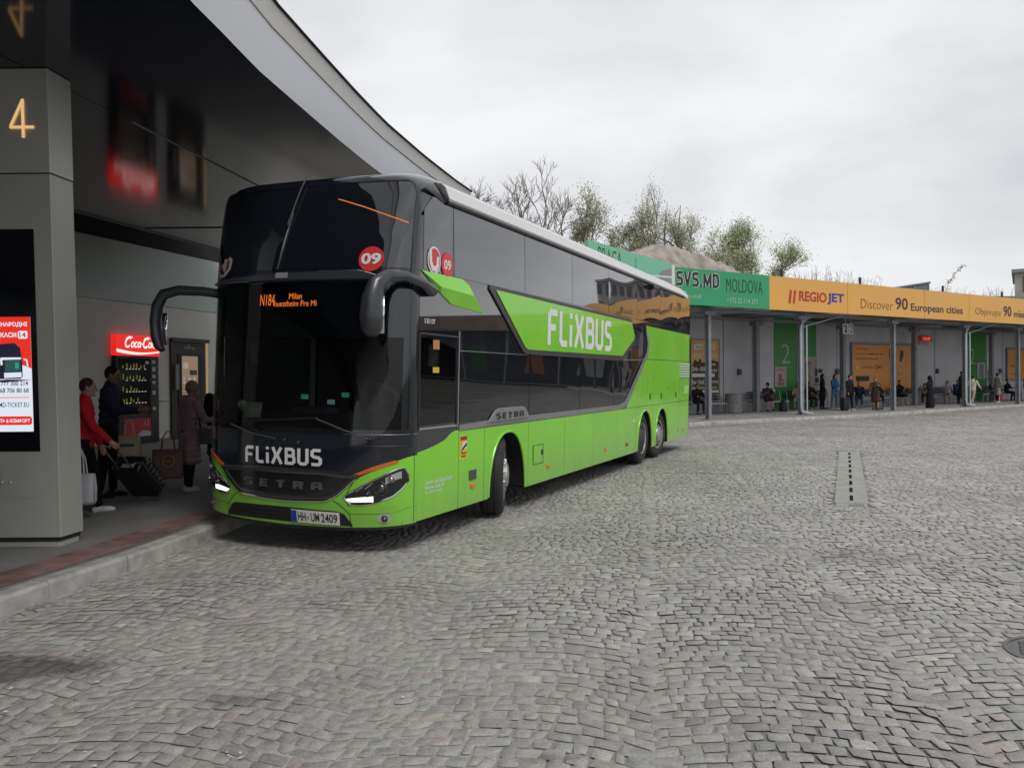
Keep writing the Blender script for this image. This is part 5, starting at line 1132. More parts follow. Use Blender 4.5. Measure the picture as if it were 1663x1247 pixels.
        fpatch('shine', s*.865, s*.955, lambda t: zt(t)-.10, lambda t: zt(t)-.03, .012, pm('lamp_pale', (.42, .43, .44), .25, .3), hl, nt=6, nz=3)
        fpatch('daytime_strip', s*.585, s*.785, lambda t: float(np.interp(abs(t), [.585, .62, .79], [.545, .525, .535])), lambda t: float(np.interp(abs(t), [.585, .66, .79], [.558, .572, .590])), .014, em('daylight_lamp', (1., .93, .80), 1.9 if s > 0 else 2.6), hl, nt=12, nz=3)
        for k in range(3): fcurve('rib', [(s*(.585+.07*k), .60+.03*k), (s*(.64+.07*k), .635+.045*k)], .004, pm('lamp_pale', (.42, .43, .44), .25, .3), .012, hl)
        # fog lamp
        fo = fpatch('fog_lamp_bezel', s*.805, s*.90, lambda t: .365-.047*math.sqrt(max(0, 1-((abs(t)-.8525)/.0475)**2)), lambda t: .365+.047*math.sqrt(max(0, 1-((abs(t)-.8525)/.0475)**2)), .009, pm('bezel_silver', (.5, .52, .5), .3, .5), nt=21, nz=5)
        o = disc(s*.858, .365, .03, .012, 'fog_lamp', pm('fog_glass', (.16, .165, .17), .1, .5)); 
    # chin light line
    # FLIXBUS on the black nose
    b = MB(); stroke_text(b, 'FLiXBUS', -.385, .378, .87, 1.04, lambda a, z, l: FS(a, z+.01*a, .008+l), .185, .10); b.build('front_lettering', letter, BUS, smooth=False)
    # upper windscreen
    rt = lambda t: float(np.interp(abs(t), [0, .9, .945, .97], [3.80, 3.79, 3.76, 3.68]))
    fpatch('upper_windscreen', -.97, .97, K(2.885), rt, .004, glass, nt=60, nz=20)
    fcurve('windscreen_seal', densify([(.975, 2.7), (.972, 3.66), (.95, 3.765), (.90, 3.80), (0, 3.81), (-.90, 3.80), (-.95, 3.765), (-.972, 3.66), (-.975, 2.7)], 12), .006, blackm, .004)
    # visor between the two screens
    m = MB(); vt = np.linspace(-.98, .76, 60)
    f0 = lambda t: 2.755+.0*t; f1 = lambda t: float(np.interp(t, [-.98, -.7, -.1, .62, .76], [2.775, 2.82, 2.852, 2.852, 2.80]))
    m.grid([[FS(t, f0(t), .004) for t in vt], [FS(t, f0(t)+.012, .03) for t in vt], [FS(t, f1(t)-.012, .035) for t in vt], [FS(t, f1(t), .004) for t in vt]]); m.build('visor', pm('visor_grey', (.035, .04, .048), .25, coat=.3), BUS, ang=30)
    fcurve('visor_edge', [(t, f1(t)-.004) for t in np.linspace(.25, .75, 14)], .004, chrome, .034); fcurve('visor_edge', [(t, f0(t)+.004) for t in np.linspace(-.95, -.45, 14)], .003, silver, .03)
    fpatch('visor_camera', -.16, -.04, K(2.785), K(2.842), .038, pm('camera_grey', (.22, .23, .25), .4), nt=4, nz=2, edge=.02)
    # lower windscreen: real glass, with a black border on the skin behind it
    fpatch('lower_windscreen', -.955, .985, lambda t: float(np.interp(t, [-.955, -.9, .94, .985], [1.30, 1.20, 1.20, 1.26])), K(2.745), .006, clear_glass('front_glass', (.84, .89, .87)), nt=60, nz=16)
    fcurve('screen_joint', [(t, 1.205) for t in np.linspace(.55, 1.0, 16)], .003, silver, .008); fcurve('screen_joint', [(t, 1.09) for t in np.linspace(.72, 1.0, 10)], .003, pm('joint_grey_black', (.05, .05, .055), .4), .006)
    # destination display
    b = MB(); P = lambda t, z: FS(t, z, .009); put_text(b, 'N184', -.315, -.165, 2.505, 2.625, P, bold=-.005); put_text(b, 'Milan', -.02, .105, 2.57, 2.632, P); put_text(b, 'huestheim Pre Mi', -.165, .25, 2.495, 2.555, P)
    b.build('destination_display', em('led_orange', (1., .22, .03), .75), BUS, smooth=False)
    # stickers in the upper screen
    RED_ = pm('sticker_red', (.60, .028, .03), .4)
    def fdisc(name, t, z, rt_, rz, off, mat, par=BUS):
        b = MB(); fpoly(b, [(t+rt_*math.cos(a), z+rz*math.sin(a)) for a in np.linspace(0, 2*math.pi, 33)[:-1]], off); return b.build(name, mat, par, smooth=False)
    d = fdisc('sticker', .69, 2.972, .102, .128, .010, RED_)
    b = MB(); put_text(b, '09', .61, .77, 2.912, 3.03, lambda t, z: FS(t, z, .015), bold=.035); b.build('lettering', white, d, smooth=False)
    b = MB(); stroke(b, [(-.905, 2.99), (-.90, 2.90), (-.86, 2.85), (-.79, 2.86), (-.73, 2.93), (-.725, 3.02), (-.76, 3.05)], .035, lambda a, z, l: FS(a, z, .012), 0); stroke(b, [(-.84, 2.99), (-.81, 2.94), (-.80, 3.04)], .06, lambda a, z, l: FS(a, z, .012), 0); b.build('sticker_logo', pm('sticker_pale', (.42, .40, .38), .5), BUS, smooth=False)
    b = MB(); stroke(b, [(-.87, 3.0), (-.85, 2.92), (-.80, 2.90), (-.76, 2.96), (-.755, 3.02)], .03, lambda a, z, l: FS(a, z, .011), 0); b.build('sticker_logo', pm('sticker_dark_red', (.18, .01, .015), .4), BUS, smooth=False)
    # thin orange reflection in the upper screen, painted on as a glowing line
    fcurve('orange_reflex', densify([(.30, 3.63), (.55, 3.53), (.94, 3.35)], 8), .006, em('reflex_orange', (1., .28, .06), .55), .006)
    # wheelchair sticker
    b = MB(); fpoly(b, [(-.885, .93), (-.80, .93), (-.80, 1.06), (-.885, 1.06)], .004); o = b.build('access_sticker', pm('sticker_blue', (.012, .03, .10), .4), BUS, smooth=False)
    b = MB(); L5 = lambda a, z, l: FS(a, z, .007); stroke(b, [(-.845, 1.04), (-.845, .99), (-.815, .985), (-.81, .95)], .012, L5, 0); stroke(b, [(-.86, .995), (-.87, .965), (-.85, .945), (-.825, .955)], .010, L5, 0); b.build('print', pm('sticker_pale_blue', (.2, .24, .32), .5), o, smooth=False)
    # wipers
    def wiper(pts, blade, off):
        m = MB(); m.tube([FS(t, z, off) for t, z in pts], .009, 6); o = m.build('wiper', pm('wiper_dark', (.05, .052, .055), .4), BUS)
        m = MB(); m.tube([FS(t, z, off-.012) for t, z in blade], .012, 5); m.build('blade', blackm, o)
    wiper([(-.065, 3.90), (-.09, 3.74), (-.125, 3.45), (-.135, 3.36)], [(-.115, 3.50), (-.16, 2.90)], .035)
    m = MB(); m.tube([FS(t, z, .02) for t, z in ((-.115, 3.5), (-.14, 3.2), (-.165, 2.89))], .008, 5); m.build('wiper_blade', pm('wiper_grey', (.16, .165, .17), .4), BUS)
    wiper([(.75, 1.16), (.55, 1.25), (.32, 1.35)], [(.33, 1.36), (-.3, 1.30)], .03); wiper([(-.05, 1.13), (-.3, 1.17), (-.55, 1.25)], [(-.25, 1.2), (-.8, 1.28)], .03)
    m = MB(); m.ell(FS(.755, 1.155, .02), .03, .02, .025); m.build('wiper_boss', blackm, BUS)
    m = MB(); m.ell(FS(.155, 1.10, .012), .022, .01, .018); m.ell(FS(.02, 1.12, .012), .02, .01, .016); m.build('washer_cap', pm('visor_grey', (.035, .04, .048), .25), BUS)
    # mirrors
    mm = pm('mirror_housing', (.030, .034, .042), .32, coat=.25, var=.1)
    m = MB(); m.tube([(-2.40, .42, 2.66), (-2.62, .30, 2.695), (-2.86, .17, 2.70), (-3.02, .12, 2.655), (-3.10, .11, 2.53), (-3.125, .11, 2.36), (-3.12, .12, 2.2), (-3.09, .13, 2.08), (-3.05, .14, 2.03)], [.052, .052, .056, .068, .08, .085, .085, .078, .045], 14, flat=[1, 1, 1, .9, .8, .75, .75, .75, .7], up=(0, -1, 0)); a = m.build('mirror_arm', mm, BUS, ang=60)
    m = MB(); m.add([(-3.03, .19, 2.09), (-3.16, .19, 2.11), (-3.17, .19, 2.45), (-3.04, .19, 2.45)], [(0, 1, 2, 3)]); m.build('mirror_glass', chrome, a, solid=.01)
    m = MB(); m.tube([(.0, .80, 2.665), (.07, .70, 2.68), (.10, .45, 2.735), (.08, .12, 2.775), (.03, -.10, 2.755), (-.02, -.22, 2.67), (-.045, -.26, 2.52), (-.05, -.27, 2.36), (-.045, -.26, 2.24), (-.04, -.25, 2.17)], [.035, .062, .052, .052, .064, .088, .108, .114, .105, .055], 16, flat=[1, 1, .9, .85, .85, .85, .9, .95, .95, .9], up=(0, 0, 1)); a = m.build('mirror_arm', mm, BUS, ang=60)
    m = MB(); m.add([(-.19, -.17, 2.2), (.05, -.20, 2.2), (.05, -.20, 2.55), (-.19, -.17, 2.55)], [(0, 1, 2, 3)]); m.build('mirror_glass', chrome, a, solid=.01)
    # sensor under the corner
    m = MB(); m.tube([(-.05, .62, .30), (-.04, .60, .22)], .03, 6); m.build('mud_flap', dark, BUS)
build_front()
def build_cab():
    cabd = pm('cab_dark', (.012, .013, .014), .7); cabg = pm('cab_grey', (.03, .032, .034), .6); seatm = pm('seat_cloth', (.02, .022, .03), .9)
    m = MB(); m.grid([[FS(t, 2.24, -.04) for t in np.linspace(-.98, .98, 31)], [(-1.275+1.275*t, 1.0, 2.24) for t in np.linspace(-.98, .98, 31)]]); m.box((-2.52, .65, 2.26), (-.02, 2.35, 2.30)); m.box((-2.52, 2.3, .9), (-.02, 2.34, 2.3)); m.box((-2.52, .5, .85), (-.02, 2.34, .9)); m.build('cab_lining', cabd, BUS, smooth=False)
    m = MB(); P = [[(-2.4+2.3*k/10, .16+.10*abs(k-5)/5*abs(k-5)/5, 1.22) for k in range(11)], [(-2.4+2.3*k/10, .42, 1.34+.0*k) for k in range(11)], [(-2.4+2.3*k/10, .75, 1.36+(.08 if k > 6 else 0)) for k in range(11)], [(-2.4+2.3*k/10, .80, .95) for k in range(11)]]; m.grid(P); m.build('dashboard', cabd, BUS)
    m = MB(); M_ = Matrix.Rotation(R(-52), 3, 'X')
    rim = [Vector((.23*math.cos(a), .23*math.sin(a), 0)) for a in np.linspace(0, 2*math.pi, 29)]
    m.tube([M_ @ p for p in rim], .017, 8, cap=False); m.tube([M_ @ Vector((-.23, 0, 0)), M_ @ Vector((.23, 0, 0))], .02, 6); m.tube([M_ @ Vector((0, 0, 0)), M_ @ Vector((0, -.23, 0))], .02, 6); m.tube([M_ @ Vector((0, 0, -.3)), Vector((0, 0, 0))], .05, 8); o = m.build('steering_wheel', pm('wheel_grey', (.03, .032, .034), .5), BUS); o.location = (-.62, .86, 1.52)
    m = MB(); m.box((-.88, 1.35, 1.05), (-.36, 1.80, 1.2)); m.box((-.86, 1.75, 1.15), (-.38, 1.92, 1.80)); m.box((-.75, 1.78, 1.82), (-.49, 1.9, 2.05)); m.build('driver_seat', seatm, BUS, bevel=.06)
    m = MB(); m.box((-1.75, .75, 1.0), (-1.25, 1.0, 1.42)); m.box((-1.7, 1.9, 1.1), (-1.2, 2.05, 1.95)); m.build('guide_seat', seatm, BUS, bevel=.05)
    m = MB(); m.tube([(-1.62, .95, 1.0), (-1.60, .95, 2.25)], .035, 8); m.build('grab_pole', cabg, BUS)
    # papers, cup and cards behind the screen
    m = MB(); m.add([FS(t, z, -.05) for t, z in ((-.46, 1.335), (-.275, 1.33), (-.262, 1.49), (-.445, 1.495))], [(0, 1, 2, 3)]); m.build('route_paper', pm('paper_mint', (.36, .42, .38), .7), BUS, solid=.003)
    m = MB(); m.add([FS(t, z, -.02) for t, z in ((-.875, 1.37), (-.80, 1.37), (-.80, 1.50), (-.875, 1.50))], [(0, 1, 2, 3)]); m.build('permit_card', pm('paper_grey', (.32, .33, .32), .7), BUS, solid=.003)
    m = MB(); m.lathe([(.032, 0), (.048, .10), (.05, .105), (.044, .105), (.0, .09)], n=18); o = m.build('paper_cup', pm('cup_cream', (.5, .52, .42), .6), BUS); o.location = (-2.08, .36, 1.40); o.rotation_euler = (R(50), R(35), 0)
    for i, (x, y, z, c) in enumerate(((-1.46, .55, 1.52, (.2, .9, .7)), (-.98, .62, 1.55, (.1, .8, .5)), (-1.15, .6, 1.47, (.5, .8, .9)))):
        m = MB(); m.box((x, y, z), (x+.09, y+.01, z+.05)); m.build('instrument_light', em('cab_light_%d' % i, c, .09), BUS, smooth=False)
    m = MB(); m.box((-1.98, .35, 1.9), (-1.93, .37, 2.12)); m.build('cab_display', cabg, BUS)
    # far side door glass
    m = MB(); m.add([(-2.548, .565, 1.28), (-2.548, 1.39, 1.28), (-2.548, 1.39, 2.20), (-2.548, .565, 2.20)], [(3, 2, 1, 0)]); m.build('door_glass', clear_glass('door_glass', (.80, .88, .84)), BUS, smooth=False)
    m = MB(); m.tube([(-2.54, .98, 1.28), (-2.54, .98, 2.2)], .03, 6); m.build('door_post', cabd, BUS)
build_cab()
# ================================================================ PEOPLE
def cloth(name, col, rough=.85): return pm(name, col, rough, var=.18, scale=9, bump=.25, bscale=120, spec=.2)
def skin(tone): return pm('skin_%d' % int(tone[0]*1000), tone, .5, var=.08, scale=12)
S_L = (.42, .25, .18); S_M = (.25, .135, .085); S_D = (.12, .062, .04)
def person(label, loc, face, H=1.7, lean=0., legs=((0, 0), (0, 0)), arms=((0, 0, 0), (0, 0, 0)), pelvis=None, head=(0, 0), top=(.1, .1, .1), topkind='jacket', legc=(.03, .03, .04), shoe=(.5, .5, .5), hair=(.02, .015, .012), hairkind='short', tone=S_L, vox=.018, bare=0, skirt=None, slim=1., group=None, fine=False, abd=.06, hood=None):
    """face: heading of the look in the ground plane, 0 = +Y, positive to +X. legs: (thigh pitch, knee bend) L,R ; arms: (pitch, spread, elbow) L,R in degrees"""
    k = H/1.75; t = thing('person', label, 'person', loc, -R(face), group)
    X = lambda *p: Vector(p)*k
    hip = .90; th_, sh_ = .42, .42
    def leg(sd, a, kb):
        a = R(a); kb = R(kb); h = Vector((sd*.092, 0, 0)); kn = h+Vector((sd*math.sin(abd)*th_, math.sin(a)*th_, -math.cos(a)*th_))
        b = a-kb; an = kn+Vector((sd*.01, math.sin(b)*sh_, -math.cos(b)*sh_)); return h, kn, an, b
    L_ = [leg(-1, *legs[0]), leg(1, *legs[1])]
    low = min(q[2].z for q in L_); pz = (-low+.075) if pelvis is None else pelvis/k
    P0 = Vector((0, 0, pz)); Rl = Matrix.Rotation(-R(lean), 3, 'X')
    T = lambda x, y, z: P0+Rl @ Vector((x, y, z))           # torso frame from the pelvis
    legsP = [tuple(P0+v for v in q[:3]) for q in L_]
    # arms
    A = []
    for sd, (p, s_, e) in zip((-1, 1), arms):
        sh = T(sd*.185*slim, 0, .47); p = R(p)+R(lean)*.5; s_ = R(s_); e = R(e)
        d1 = Vector((sd*math.sin(s_+.10), math.sin(p)*math.cos(s_), -math.cos(p)*math.cos(s_))).normalized(); el = sh+d1*.285
        q = p+e; d2 = Vector((sd*(math.sin(s_)*.5-.25*math.sin(e)), math.sin(q)*math.cos(s_), -math.cos(q)*math.cos(s_))).normalized(); wr = el+d2*.25; A.append((sh, el, wr, d2))
    hy, hp = R(head[0]), R(head[1])
    nk = T(0, .0, .53); hd = nk+Rl @ Vector((0, .035, .165)); HM = Matrix.Rotation(-hy, 3, 'Z') @ Matrix.Rotation(-hp-R(lean)*.6, 3, 'X')
    HH = lambda x, y, z: hd+HM @ Vector((x, y, z))
    # body: one continuous skin
    b = MB(); c = lambda p, q, r0, r1: b.cap(p*k, q*k, r0*k, r1*k, 10)
    b.ell(T(0, 0, .02)*k, .155*k, .105*k, .13*k); b.ell(T(0, 0, .2)*k, .14*k, .095*k, .19*k); b.ell(T(0, 0, .38)*k, .165*slim*k, .105*k, .17*k)
    c(T(-.12, 0, .47), T(.12, 0, .47), .06, .06); c(T(0, -.01, .46), nk+Rl @ Vector((0, .02, .07)), .055, .05)
    for h, kn, an in legsP: c(h, kn, .078, .055); c(kn, an, .052, .036); c(an, an+Vector((0, .06, -.035)), .036, .03)
    for i, (sh, el, wr, d2) in enumerate(A):
        sd = (-1, 1)[i]; c(sh, el, .047, .038); c(el, wr, .038, .027)
        up = Vector((0, 0, 1)); side = d2.cross(Vector((sd, 0, 0))); side = side.normalized() if side.length > .1 else Vector((0, 1, 0))
        palm = wr+d2*.045; c(wr, palm, .028, .032); c(palm, palm+d2*.03, .032, .03)
        nf = 4
        for f in range(nf):
            o = side*(f-1.5)*.019; l = (.062, .075, .07, .055)[f]; inn = Vector((-sd, 0, 0))*.35
            m0 = palm+o+d2*.035; m1 = m0+(d2+inn*.5).normalized()*l*.6; m2 = m1+(d2*.5+inn*1.2).normalized()*l*.55
            c(m0, m1, .0105, .0095); c(m1, m2, .0095, .008)
        tb = palm+side*.03; c(tb, tb+(side+d2*.8-Vector((sd, 0, 0))*.3).normalized()*.055, .012, .009)
    b.ell(hd*k, .075*k, .092*k, .108*k, HM); b.ell(HH(0, .018, -.06)*k, .055*k, .066*k, .062*k, HM)
    b.cap(HH(0, .088, .01)*k, HH(0, .108, -.03)*k, .011*k, .015*k, 8); b.ell(HH(0, .085, -.062)*k, .026*k, .012*k, .008*k, HM); b.ell(HH(0, .082, -.098)*k, .022*k, .016*k, .014*k, HM); b.ell(HH(0, .082, .028)*k, .05*k, .012*k, .010*k, HM)
    for s_ in (-1, 1): b.ell(HH(s_*.077, -.005, -.008)*k, .010*k, .02*k, .032*k, HM)
    sm = skin(tone); o = b.build('body', sm, t, ang=180)
    def rm(o, v):
        q = o.modifiers.new('blend', 'REMESH'); q.mode = 'VOXEL'; q.voxel_size = v; q.use_smooth_shade = True
        q = o.modifiers.new('soften', 'SMOOTH'); q.iterations = 7; q.factor = .5
    rm(o, vox*(.5 if fine else .7))
    if fine:
        for s_ in (-1, 1):
            e = MB(); e.ell(HH(s_*.031, .083, .012)*k, .012*k, .007*k, .006*k, HM, 8, 6); e.build('eye', pm('eye_dark', (.02, .015, .012), .2), t)
    # trousers
    tr = MB()
    if topkind != 'gown' and not skirt:
        fl = .0
        for h, kn, an in legsP:
            e = kn+(an-kn)*(.94 if not bare else .04); tr.cap(h*k, kn*k, .098*k, .074*k, 12); tr.cap(kn*k, e*k, .072*k, (.054+fl)*k, 12)
        tr.ell(T(0, -.005, .02)*k, .165*k, .12*k, .13*k); o = tr.build('trousers', cloth('trousers_%02d%02d%02d' % tuple(int(99*q) for q in legc), legc), t, ang=180); rm(o, vox)
    if skirt:
        n = 6; 
        for q in range(n):
            f = q/(n-1); cc = [h+(kn-h)*min(1, f*1.25) for h, kn, an in legsP]
            for c_ in cc: tr.ell(c_*k, .12*k, .115*k, .09*k)
            tr.ell(((cc[0]+cc[1])/2)*k, (.15+.03*f)*k, (.12+.02*f)*k, .09*k)
        o = tr.build('skirt', cloth('skirt_%02d%02d%02d' % tuple(int(99*q) for q in skirt), skirt), t, ang=180); rm(o, vox)
    # shoes
    for i, (h, kn, an) in enumerate(legsP):
        m = MB(); fb = L_[i][3]; fd = Vector((0, math.cos(fb*.55), math.sin(fb*.55)*.9)).normalized(); s0 = an+Vector((0, 0, -.045))
        m.cap((s0-fd*.05)*k, (s0+fd*.12)*k, .043*k, .036*k, 10); m.cap((s0+fd*.06+Vector((0, 0, -.008)))*k, (s0+fd*.165+Vector((0, 0, -.012)))*k, .04*k, .03*k, 10); m.cap(s0*k, (an+Vector((0, 0, .015)))*k, .042*k, .045*k, 10)
        o = m.build('shoe', cloth('shoe_%02d%02d%02d' % tuple(int(99*q) for q in shoe), shoe, .6), t, ang=180); rm(o, vox*.8)
    # upper garment
    j = MB(); sl = slim
    prof = [(.50, .115, .095), (.44, .20*sl, .115), (.36, .20*sl, .13), (.27, .19*sl, .13), (.17, .185*sl, .128), (.08, .185*sl, .132), (-.01, .19*sl, .135)]
    if topkind == 'tee': prof = prof
    for z, rx, ry in prof: j.ell(T(0, 0, z)*k, rx*k, ry*k, .085*k)
    if topkind in ('coat', 'gown'):
        ex = .42 if topkind == 'coat' else .86
        n = 5 if topkind == 'coat' else 10
        for q in range(1, n+1):
            f = q/n*ex; cc = [(h+(kn-h)*min(1, f/.42)) if f <= .42 else kn+(an-kn)*min(1, (f-.42)/.42) for h, kn, an in legsP]
            w = .19+.05*q/n
            for c_ in cc: j.ell(c_*k, .115*k, .125*k, .085*k)
            j.ell(((cc[0]+cc[1])/2)*k, w*sl*k, (.14+.03*q/n)*k, .085*k)
    if topkind in ('jacket', 'coat', 'gown', 'hoodie'): j.cap((T(0, -.01, .47))*k, (nk+Rl @ Vector((0, .0, .035)))*k, .085*k, .07*k, 12)
    for sh, el, wr, d2 in A:
        e = wr if topkind != 'tee' else sh+(el-sh)*.75
        j.cap(sh*k, (el if topkind != 'tee' else e)*k, .072*k, .056*k, 12)
        if topkind != 'tee': j.cap(el*k, (el+(wr-el)*.97)*k, .056*k, .044*k, 12)
    if hood: j.ell((hd+HM @ Vector((0, -.03, .01)))*k, .105*k, .115*k, .135*k, HM); j.ell((nk+Vector((0, -.03, .03)))*k, .12*k, .11*k, .08*k)
    elif topkind == 'hoodie': j.ell((nk+Rl @ Vector((0, -.07, 0)))*k, .10*k, .06*k, .06*k)
    o = j.build({'tee': 'shirt', 'gown': 'gown', 'coat': 'coat', 'hoodie': 'hoodie', 'jacket': 'jacket'}[topkind], cloth('top_%02d%02d%02d' % tuple(int(99*q) for q in top), top), t, ang=180); rm(o, vox)
    # hair
    if not hood:
        hm = MB(); hc = cloth('hair_%02d%02d%02d' % tuple(int(99*q) for q in hair), hair, .6)
        hm.ell(HH(0, -.018, .022)*k, .084*k, .094*k, .103*k, HM)
        nmh = 'hair'
        if hairkind == 'long': 
            hm.ell(HH(0, -.055, -.05)*k, .085*k, .06*k, .12*k, HM); hm.ell(HH(0, -.075, -.16)*k, .08*k, .045*k, .12*k, HM)
            for s_ in (-1, 1): hm.cap(HH(s_*.075, -.005, 0)*k, HH(s_*.085, .0, -.17)*k, .022*k, .02*k)
        if hairkind == 'bob':
            hm.ell(HH(0, -.04, -.045)*k, .088*k, .07*k, .085*k, HM)
            for s_ in (-1, 1): hm.cap(HH(s_*.074, .005, .03)*k, HH(s_*.078, -.01, -.085)*k, .022*k, .022*k)
        if hairkind == 'bun': hm.ell(HH(0, -.10, .07)*k, .045*k, .045*k, .045*k, HM)
        if hairkind == 'cap': hm.cap(HH(0, .05, .07)*k, HH(0, .14, .055)*k, .05*k, .03*k); nmh = 'cap'
        if hairkind == 'beanie': hm.ell(HH(0, -.012, .045)*k, .094*k, .106*k, .105*k, HM); hm.ell(HH(0, -.012, .0)*k, .095*k, .105*k, .05*k, HM); nmh = 'beanie'
        # keep the face free
        o = hm.build(nmh, hc, t, ang=180); rm(o, vox*.6)
    t['hands'] = 0; del t['hands']
    Wm = Matrix.Translation(loc) @ Matrix.Rotation(-R(face), 4, 'Z')
    return t, [Wm @ (q[2]*k+q[3]*k*.09) for q in A], k
STAND = ((4, 4), (-4, 2))
# ---- four travellers under the canopy
def travellers():
    person('woman in red jacket and black trousers pulling the suitcase beside the pylon', (-5.24, 10.42, .15), 68, 1.70, 2, ((14, 6), (-12, 14)), ((10, 6, 12), (22, 8, 22)), head=(4, 4), top=(.55, .018, .022), legc=(.008, .008, .01), shoe=(.62, .62, .60), hair=(.07, .020, .014), hairkind='short', tone=S_L, vox=.011, fine=True)
    person('bearded man in dark navy jacket looking at his phone beside the vending machine', (-5.68, 12.0, .15), 80, 1.86, 2, ((3, 4), (-5, 3)), ((20, 6, 70), (26, 4, 66)), head=(4, 10), top=(.022, .028, .05), legc=(.012, .008, .010), shoe=(.02, .02, .02), hair=(.008, .007, .006), hairkind='short', tone=S_M, vox=.012, fine=True, topkind='jacket', abd=.04)
    person('person in pink coat and grey beanie seen from behind by the coach door', (-4.76, 12.55, .15), 40, 1.62, 3, ((5, 5), (-4, 3)), ((-6, 8, 12), (18, 10, 70)), head=(14, 4), top=(.34, .23, .245), topkind='coat', legc=(.012, .013, .018), shoe=(.45, .45, .44), hair=(.27, .24, .20), hairkind='beanie', tone=S_L, vox=.012, fine=True, slim=1.08)
    person('person in a black coat half hidden behind the coach corner', (-4.62, 13.55, .15), 150, 1.72, 0, STAND, ((4, 6, 10), (8, 6, 40)), top=(.010, .010, .012), topkind='coat', legc=(.02, .02, .025), shoe=(.2, .2, .2), hair=(.02, .016, .012), tone=S_L, vox=.013, hairkind='short')
travellers()
def luggage():
    # black suitcase, tilted and rolling behind the red jacket
    t = thing('suitcase', 'black ribbed suitcase with a silver pull handle rolling behind the woman in red', 'suitcase', (-4.93, 11.52, .18))
    bk = pm('suitcase_black', (.012, .012, .013), .3, coat=.3); gy = pm('suitcase_grey', (.20, .20, .19), .35, .4); al = pm('handle_alloy', (.30, .30, .30), .3, .9)
    M = Matrix.Rotation(R(-12), 4, 'Z') @ Matrix.Rotation(R(47), 4, 'X')
    m = MB(); m.box((-.21, -.02, .06), (.21, .23, .66), M); m.build('shell', bk, t, bevel=.035)
    m = MB()
    for k in range(7): m.box((-.216, .235, .12+k*.07), (.216, .245, .15+k*.07), M); 
    m.build('rib', bk, t, bevel=.004)
    m = MB(); m.box((-.216, .10, .05), (.216, .115, .67), M); m.build('zip_band', gy, t, bevel=.004)
    m = MB()
    for k in range(6): m.box((.212, .14, .13+k*.085), (.22, .21, .175+k*.085), M)
    m.build('side_studs', gy, t, bevel=.004)
    for x in (-.1, .1): m = MB(); m.tube([M @ Vector((x, .02, .64)), M @ Vector((x, .02, 1.06))], .011, 6); m.build('pull_rod', al, t)
    m = MB(); m.tube([M @ Vector((-.12, .02, 1.06)), M @ Vector((.12, .02, 1.06))], .017, 8); m.build('pull_handle', bk, t)
    m = MB(); m.box((-.1, .08, .665), (.1, .12, .69), M); m.build('top_handle', bk, t, bevel=.008)
    m = MB(); m.box((-.06, .02, .668), (.12, .10, .672), M); m.build('tag', pm('paper_white', (.42, .42, .42), .7, var=.1), t)
    for x in (-.17, .17):
        for y in (.03, .19): m = MB(); m.tube([M @ Vector((x-.015, y, .03)), M @ Vector((x+.015, y, .03))], .032, 12); m.build('wheel', gy, t)
    # white shopping bag in her near hand
    def tote(name, label, cat, loc, rz, w, h, d, mat, hl, draw=None, hm=None):
        t = thing(name, label, cat, loc, rz); m = MB(); n = 9
        rows = []
        for z, kx, kd in ((0, .92, .8), (.04, 1., 1.), (h*.5, 1.02, 1.1), (h, 1.0, .55)):
            row = []
            for i in range(n*2):
                a = 2*math.pi*i/(n*2); cx, sy = math.cos(a), math.sin(a); row.append((math.copysign(abs(cx)**.35, cx)*w/2*kx, math.copysign(abs(sy)**.5, sy)*d/2*kd*(1+.08*math.sin(3*a+z*9)), z))
            rows.append(row+[row[0]])
        m.grid(rows); m.poly(rows[0][:-1][::-1]); m.build('bag', mat, t, ang=60, solid=.004)
        for y in (-d*.22, d*.22): m = MB(); m.tube([(-w*.22, y, h-.02), (-w*.18, y*.6, h+hl*.6), (-w*.05, y*.3, h+hl), (w*.05, y*.3, h+hl), (w*.18, y*.6, h+hl*.6), (w*.22, y, h-.02)], .009, 6); m.build('strap', hm or mat, t)
        if draw: draw(t)
        return t
    def wd(t):
        b = MB(); stroke(b, [(-.10, .12), (-.05, .14), (-.07, .20), (-.02, .22)], .012, lambda a, z, l: (a, -.093, z), 0); stroke(b, [(-.12, .24), (-.04, .25)], .012, lambda a, z, l: (a, -.096, z), 0); b.build('print', BLK, t, smooth=False, solid=.003)
    tote('shopping_bag', 'white shopping bag with a black print hanging beside the pylon', 'bag', (-5.14, 10.10, .32), R(-8), .40, .36, .15, pm('bag_white', (.62, .63, .68), .6, var=.06), .30, wd)
    tote('paper_bag', 'beige carrier bag hanging from the arm of the man at the vending machine', 'bag', (-5.30, 11.80, .60), R(10), .28, .42, .16, pm('bag_beige', (.46, .40, .27), .7, var=.12), .22, lambda t: [(lambda b: (b.box((-.10, -.094, .27), (.08, -.088, .31)), b.build('print', pm('bag_teal', (.03, .10, .11), .6), t)))(MB())])
    def lid(t):
        b = MB(); b.mat(0).lathe([(.085, 0), (.085, .004), (0, .004)], Matrix.Rotation(R(90), 3, 'X'), n=24); b.mat(1).lathe([(.068, .004), (.068, .007), (0, .007)], Matrix.Rotation(R(90), 3, 'X'), n=24); o = b.build('print', [pm('bag_gold', (.42, .27, .07), .6), pm('bag_maroon', (.16, .06, .07), .6)], t, smooth=False); o.location = (.02, -.095, .26)
        b = MB(); put_text(b, 'LIDL', -.035, .075, .24, .28, lambda a, z: (a, -.104, z), bold=.03); b.build('lettering', pm('bag_gold', (.42, .27, .07), .6), t, smooth=False)
    tote('carrier_bag', 'dusky pink carrier bag with a round gold print held by the person in the beanie', 'bag', (-4.98, 12.33, .36), R(12), .42, .42, .16, pm('bag_pink', (.22, .125, .115), .7, var=.1), .26, lid)
